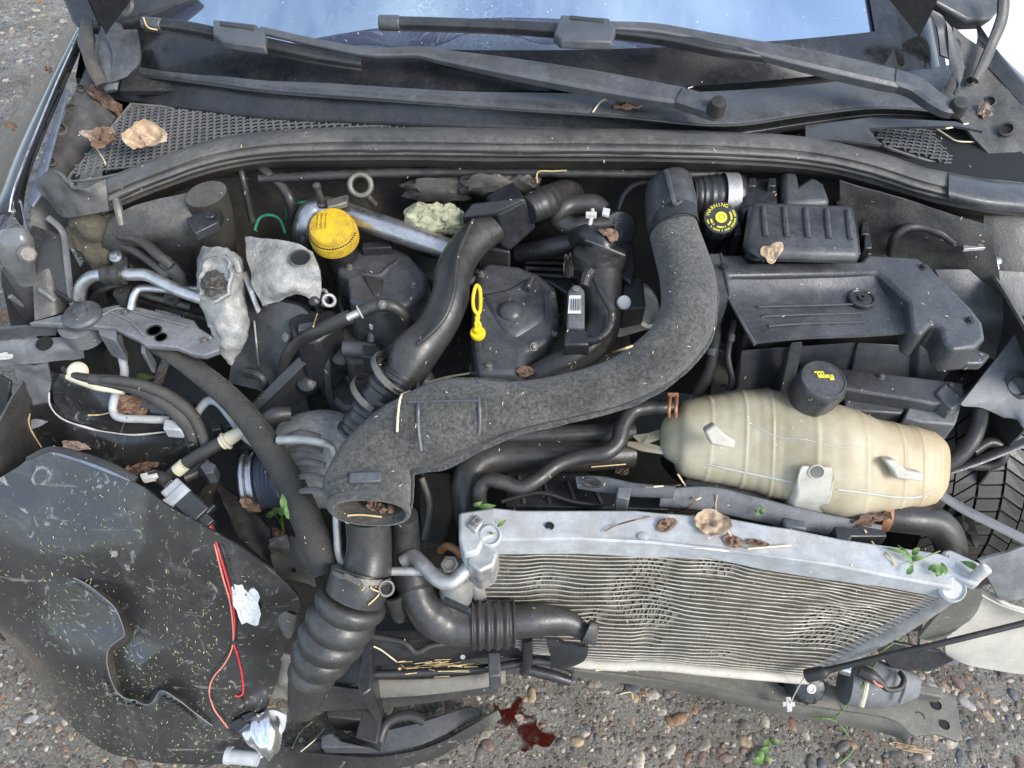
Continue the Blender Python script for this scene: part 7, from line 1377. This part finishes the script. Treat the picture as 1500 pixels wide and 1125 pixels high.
straw('stem leaning on the white torn rim', [(131, 607), (150, 606), (168, 604)], .0013, 'straw')
straw('thin stalk under the white torn rim', [(188, 612), (178, 632), (170, 654)], .0009, 'leaf_brown')
straw('stem hanging by the small fuel pump', [(470, 440), (466, 460), (462, 480)], .0011, 'straw')
straw('straw in front of the open felt duct mouth', [(508, 757), (530, 756), (560, 759)], .0013, 'straw')
straw('straw wisp on the felt duct bend', [(897, 518), (912, 516), (928, 510)], .0016, 'straw')
straw('pale stem left of the low wiper spindle', [(868, 166), (880, 152), (892, 148)], .0012, 'straw_pale')
straw('pale wisp right of the low wiper spindle', [(1008, 132), (1018, 128), (1027, 122)], .001, 'straw_pale')
straw('yellow wire-like stem at the left wiper end', [(212, 28), (218, 38), (232, 42)], .0012, 'straw')
straw('yellow stem hanging from the cowl flange', [(786, 268), (788, 252), (810, 247), (830, 246)], .0014, 'straw')
straw('curved dry stem by the lamp fragment', [(428, 1098), (440, 1075), (458, 1058)], .0009, 'straw_pale')
straw('second curved dry stem by the lamp fragment', [(440, 1098), (462, 1085), (476, 1068)], .0009, 'straw_pale')
straw('dry stem lying between the hoses above the latch bracket', [(865, 682), (890, 680), (915, 678)], .001, 'straw')
straw('pale straw on the latch bracket', [(945, 714), (970, 713), (996, 712)], .0012, 'straw_pale')
straw('straw on the gravel beside the red puddle', [(873, 980), (890, 983), (918, 984)], .0012, 'straw_pale')
straw('hooked straw on gravel right of the red puddle', [(908, 1018), (924, 1013), (928, 1024)], .0012, 'straw_pale')
m = MB(); rnd = random.Random(11)
for k in range(46):
    x, y = rnd.gauss(655, 28), rnd.gauss(976, 4); a = rnd.gauss(0, .35); l_ = rnd.uniform(5, 16)
    q0 = hit(x - math.cos(a) * l_, y - math.sin(a) * l_ * .5, .003)[0]; q1 = q0 + (P(x + l_, y, .3) - P(x - l_, y, .3)) * .8 + Vector((0, rnd.uniform(-.004, .004), rnd.uniform(-.002, .004)))
    m.sweep([q0, q1], rnd.uniform(.0005, .001), 5)
m.one('straw_pile', 'straw', 'small heap of chopped straw on the low radiator frame', 'straw', kind='stuff')
# green plants
def sprout(label, blades, stems=(), matn='green_leaf'):
    t = T('green_sprout', label, 'plant', 'green weeds caught in the wreck')
    for pts, r_ in stems:
        m_ = MB(); htube(pts, r_, 4, 6, .006, m_); m_.build('stem', matn, t)
    for (x, y, rx, ry, rot) in blades:
        q, nr = hit(x, y, .008); mm = mpp(q); nr = (CAM - q).normalized() * .7 + nr * .3; nr.normalize()
        u_ = (RGT - nr * RGT.dot(nr)).normalized(); w_ = nr.cross(u_); ca, sa = math.cos(R(rot)), math.sin(R(rot)); u2 = u_ * ca + w_ * sa; w2 = w_ * ca - u_ * sa
        vs, fs = [], []; nn2 = 8
        for i in range(nn2 + 1):
            t_ = i / nn2; wd = math.sin(math.pi * (t_ ** .75)) * ry * mm + .0002; c0 = q + u2 * ((t_ - .5) * 2 * rx * mm) + nr * (.006 * math.sin(t_ * 3))
            vs += [c0 - w2 * wd + nr * wd * .3, c0, c0 + w2 * wd + nr * wd * .3]
        for i in range(nn2):
            for j in (0, 1): fs.append((i * 3 + j, i * 3 + j + 1, i * 3 + j + 4, i * 3 + j + 3))
        k = MB(); k.add(vs, fs); k.build('leaf', matn, t)
    return t
sprout('fresh green sprout growing up beside the braided hose', [(412, 738, 12, 5, 80), (418, 732, 11, 5, 100), (406, 752, 9, 5, 30), (424, 740, 14, 3, 95), (398, 758, 8, 5, 10)], [([(416, 782), (414, 765), (413, 745)], .0032), ([(416, 782), (420, 760), (421, 735)], .002), ([(415, 775), (408, 762), (402, 757)], .0016)])
sprout('green weed star on the right end of the condenser bar', [(1322, 815, 15, 3.5, 120), (1340, 822, 10, 4, 10), (1328, 832, 9, 4, 60), (1310, 812, 20, 2.5, 160), (1338, 812, 8, 4, 40)], [([(1330, 824), (1350, 820), (1375, 812)], .001)])
sprout('small green tuft beside the bracket with the locating pin', [(1365, 832, 10, 4, 20), (1372, 838, 9, 4, 60), (1378, 834, 9, 4, 100), (1368, 840, 8, 3, 150)])
sprout('green leaf scrap lying in the white right bracket', [(1416, 832, 12, 5, 150)])
sprout('green leaf pair on the left silver bracket', [(735, 772, 8, 3, 35), (730, 778, 6, 2, 0)])
sprout('pale green leaf draped on the slim hose end', [(708, 737, 14, 4, 0), (700, 732, 8, 3, 20)])
sprout('long green grass blade hanging over the crossmember', [], [([(1322, 938), (1300, 955), (1280, 975), (1265, 1010)], .0016), ([(1190, 1046), (1220, 1050), (1238, 1075), (1244, 1098), (1225, 1122)], .0018), ([(1215, 1010), (1235, 1035), (1220, 1050)], .001)])
sprout('little green weed growing from the gravel at the bottom', [(1118, 1100, 9, 5, 30), (1112, 1108, 9, 5, 150), (1122, 1090, 8, 4, 60), (1134, 1086, 7, 4, 10), (1108, 1118, 9, 5, 200), (1124, 1112, 8, 4, 330)], [([(1112, 1120), (1118, 1100), (1130, 1088)], .0012)])
sprout('green leaf hidden behind the upper loom', [(205, 552, 16, 5, 0)])
sprout('tiny yellow-green tuft sticking up behind the condenser bar', [(1112, 744, 6, 2, 90), (1116, 748, 7, 2, 40), (1108, 750, 6, 2, 140)])
# red puddle
pd = MB(); pts = [(724, 1030), (735, 1040), (750, 1034), (758, 1020), (766, 1026), (764, 1040), (772, 1048), (785, 1052), (788, 1066), (800, 1074), (810, 1072), (812, 1084), (800, 1094), (785, 1090), (776, 1098), (764, 1100), (758, 1088), (762, 1076), (752, 1064), (740, 1062), (730, 1060), (728, 1048)]
pd.plate([(x + 3 * nz((x, y, 1), .3), y + 3 * nz((x, y, 7), .3), .0022) for x, y in [tuple(v) for v in spline([Vector(p_) for p_ in pts + [pts[0]]], 3)[:-1]]], .003)
pd.one('red_puddle', 'puddle', 'dark red fluid puddle spilled on the gravel', 'puddle')
# grass clippings on bumper
m = MB(); rnd = random.Random(4)
for k in range(3600):
    x = rnd.uniform(0, 400); y = rnd.uniform(690, 1115)
    if nz((x * .012, y * .012, 2)) + rnd.uniform(-.35, .35) < -.08: continue
    dens = .25 + .9 * min(1, max(0, (y - 780) / 250)) * (1.25 - x / 400)
    if rnd.random() > dens: continue
    d_ = ray(x, y).normalized(); ok, loc, n_, _, ob, _ = sc.ray_cast(DG, CAM, d_)
    if not ok or ob.parent is None or ob.parent.name != bp_.name: continue
    if n_.dot(d_) > 0: n_ = -n_
    a = rnd.uniform(0, math.pi); u_ = n_.orthogonal().normalized(); w_ = n_.cross(u_); t_ = u_ * math.cos(a) + w_ * math.sin(a); b2 = n_.cross(t_)
    l_ = rnd.choice((.0005, .0008, .0012, .0018, .003)) * rnd.uniform(.7, 1.3); wd = rnd.uniform(.0002, .0006); q = loc + n_ * .0012
    m.add([q - t_ * l_ - b2 * wd, q + t_ * l_ - b2 * wd * .5 + n_ * .001, q + t_ * l_ + b2 * wd * .5 + n_ * .001, q - t_ * l_ + b2 * wd], [(0, 1, 2, 3)])
m.one('grass_clippings', 'clip', 'fine dry yellow grass clippings strewn over the bumper', 'grass clippings', kind='stuff')
# bits of debris over the rest
m = MB()
for k in range(420):
    x = rnd.uniform(60, 1440); y = rnd.uniform(190, 1020)
    q, n_ = hit(x, y, .0012); a = rnd.uniform(0, math.pi); u_ = n_.orthogonal().normalized(); w_ = n_.cross(u_); t_ = u_ * math.cos(a) + w_ * math.sin(a); b2 = n_.cross(t_)
    l_ = rnd.uniform(.0006, .0028); wd = rnd.uniform(.0003, .0007)
    m.add([q - t_ * l_ - b2 * wd, q + t_ * l_ - b2 * wd * .5 + n_ * .001, q + t_ * l_ + b2 * wd * .5 + n_ * .001, q - t_ * l_ + b2 * wd], [(0, 1, 2, 3)])
m.one('debris_specks', 'straw_pale', 'fine pale specks of dirt and seed over the engine bay', 'debris', kind='stuff')

# ================================================================== ORIGINS: every thing's origin at its base
bpy.context.view_layer.update()
def bounds(o):
    vs = []
    st_ = [o]
    while st_:
        q = st_.pop(); st_ += list(q.children)
        if q.type == 'MESH' and len(q.data.vertices):
            import numpy as np
            co = np.empty(len(q.data.vertices) * 3, 'f'); q.data.vertices.foreach_get('co', co); co = co.reshape(-1, 3); vs.append((co.min(0), co.max(0)))
    lo = [min(v_[0][i] for v_ in vs) for i in range(3)]; hi = [max(v_[1][i] for v_ in vs) for i in range(3)]
    return Vector(((lo[0] + hi[0]) / 2, (lo[1] + hi[1]) / 2, lo[2]))
org = {}
obs = [o for o in sc.objects if o.type in ('MESH', 'EMPTY')]
for o in obs:
    org[o.name] = Vector((0, 0, 0)) if o.name.split('.')[0] in ('ground', 'pebbles', 'sunlit_ground') else bounds(o)
for o in obs:
    w_ = org[o.name]
    if o.type == 'MESH': o.data.transform(Matrix.Translation(-w_))
    o.location = w_ - (org[o.parent.name] if o.parent else Vector((0, 0, 0)))
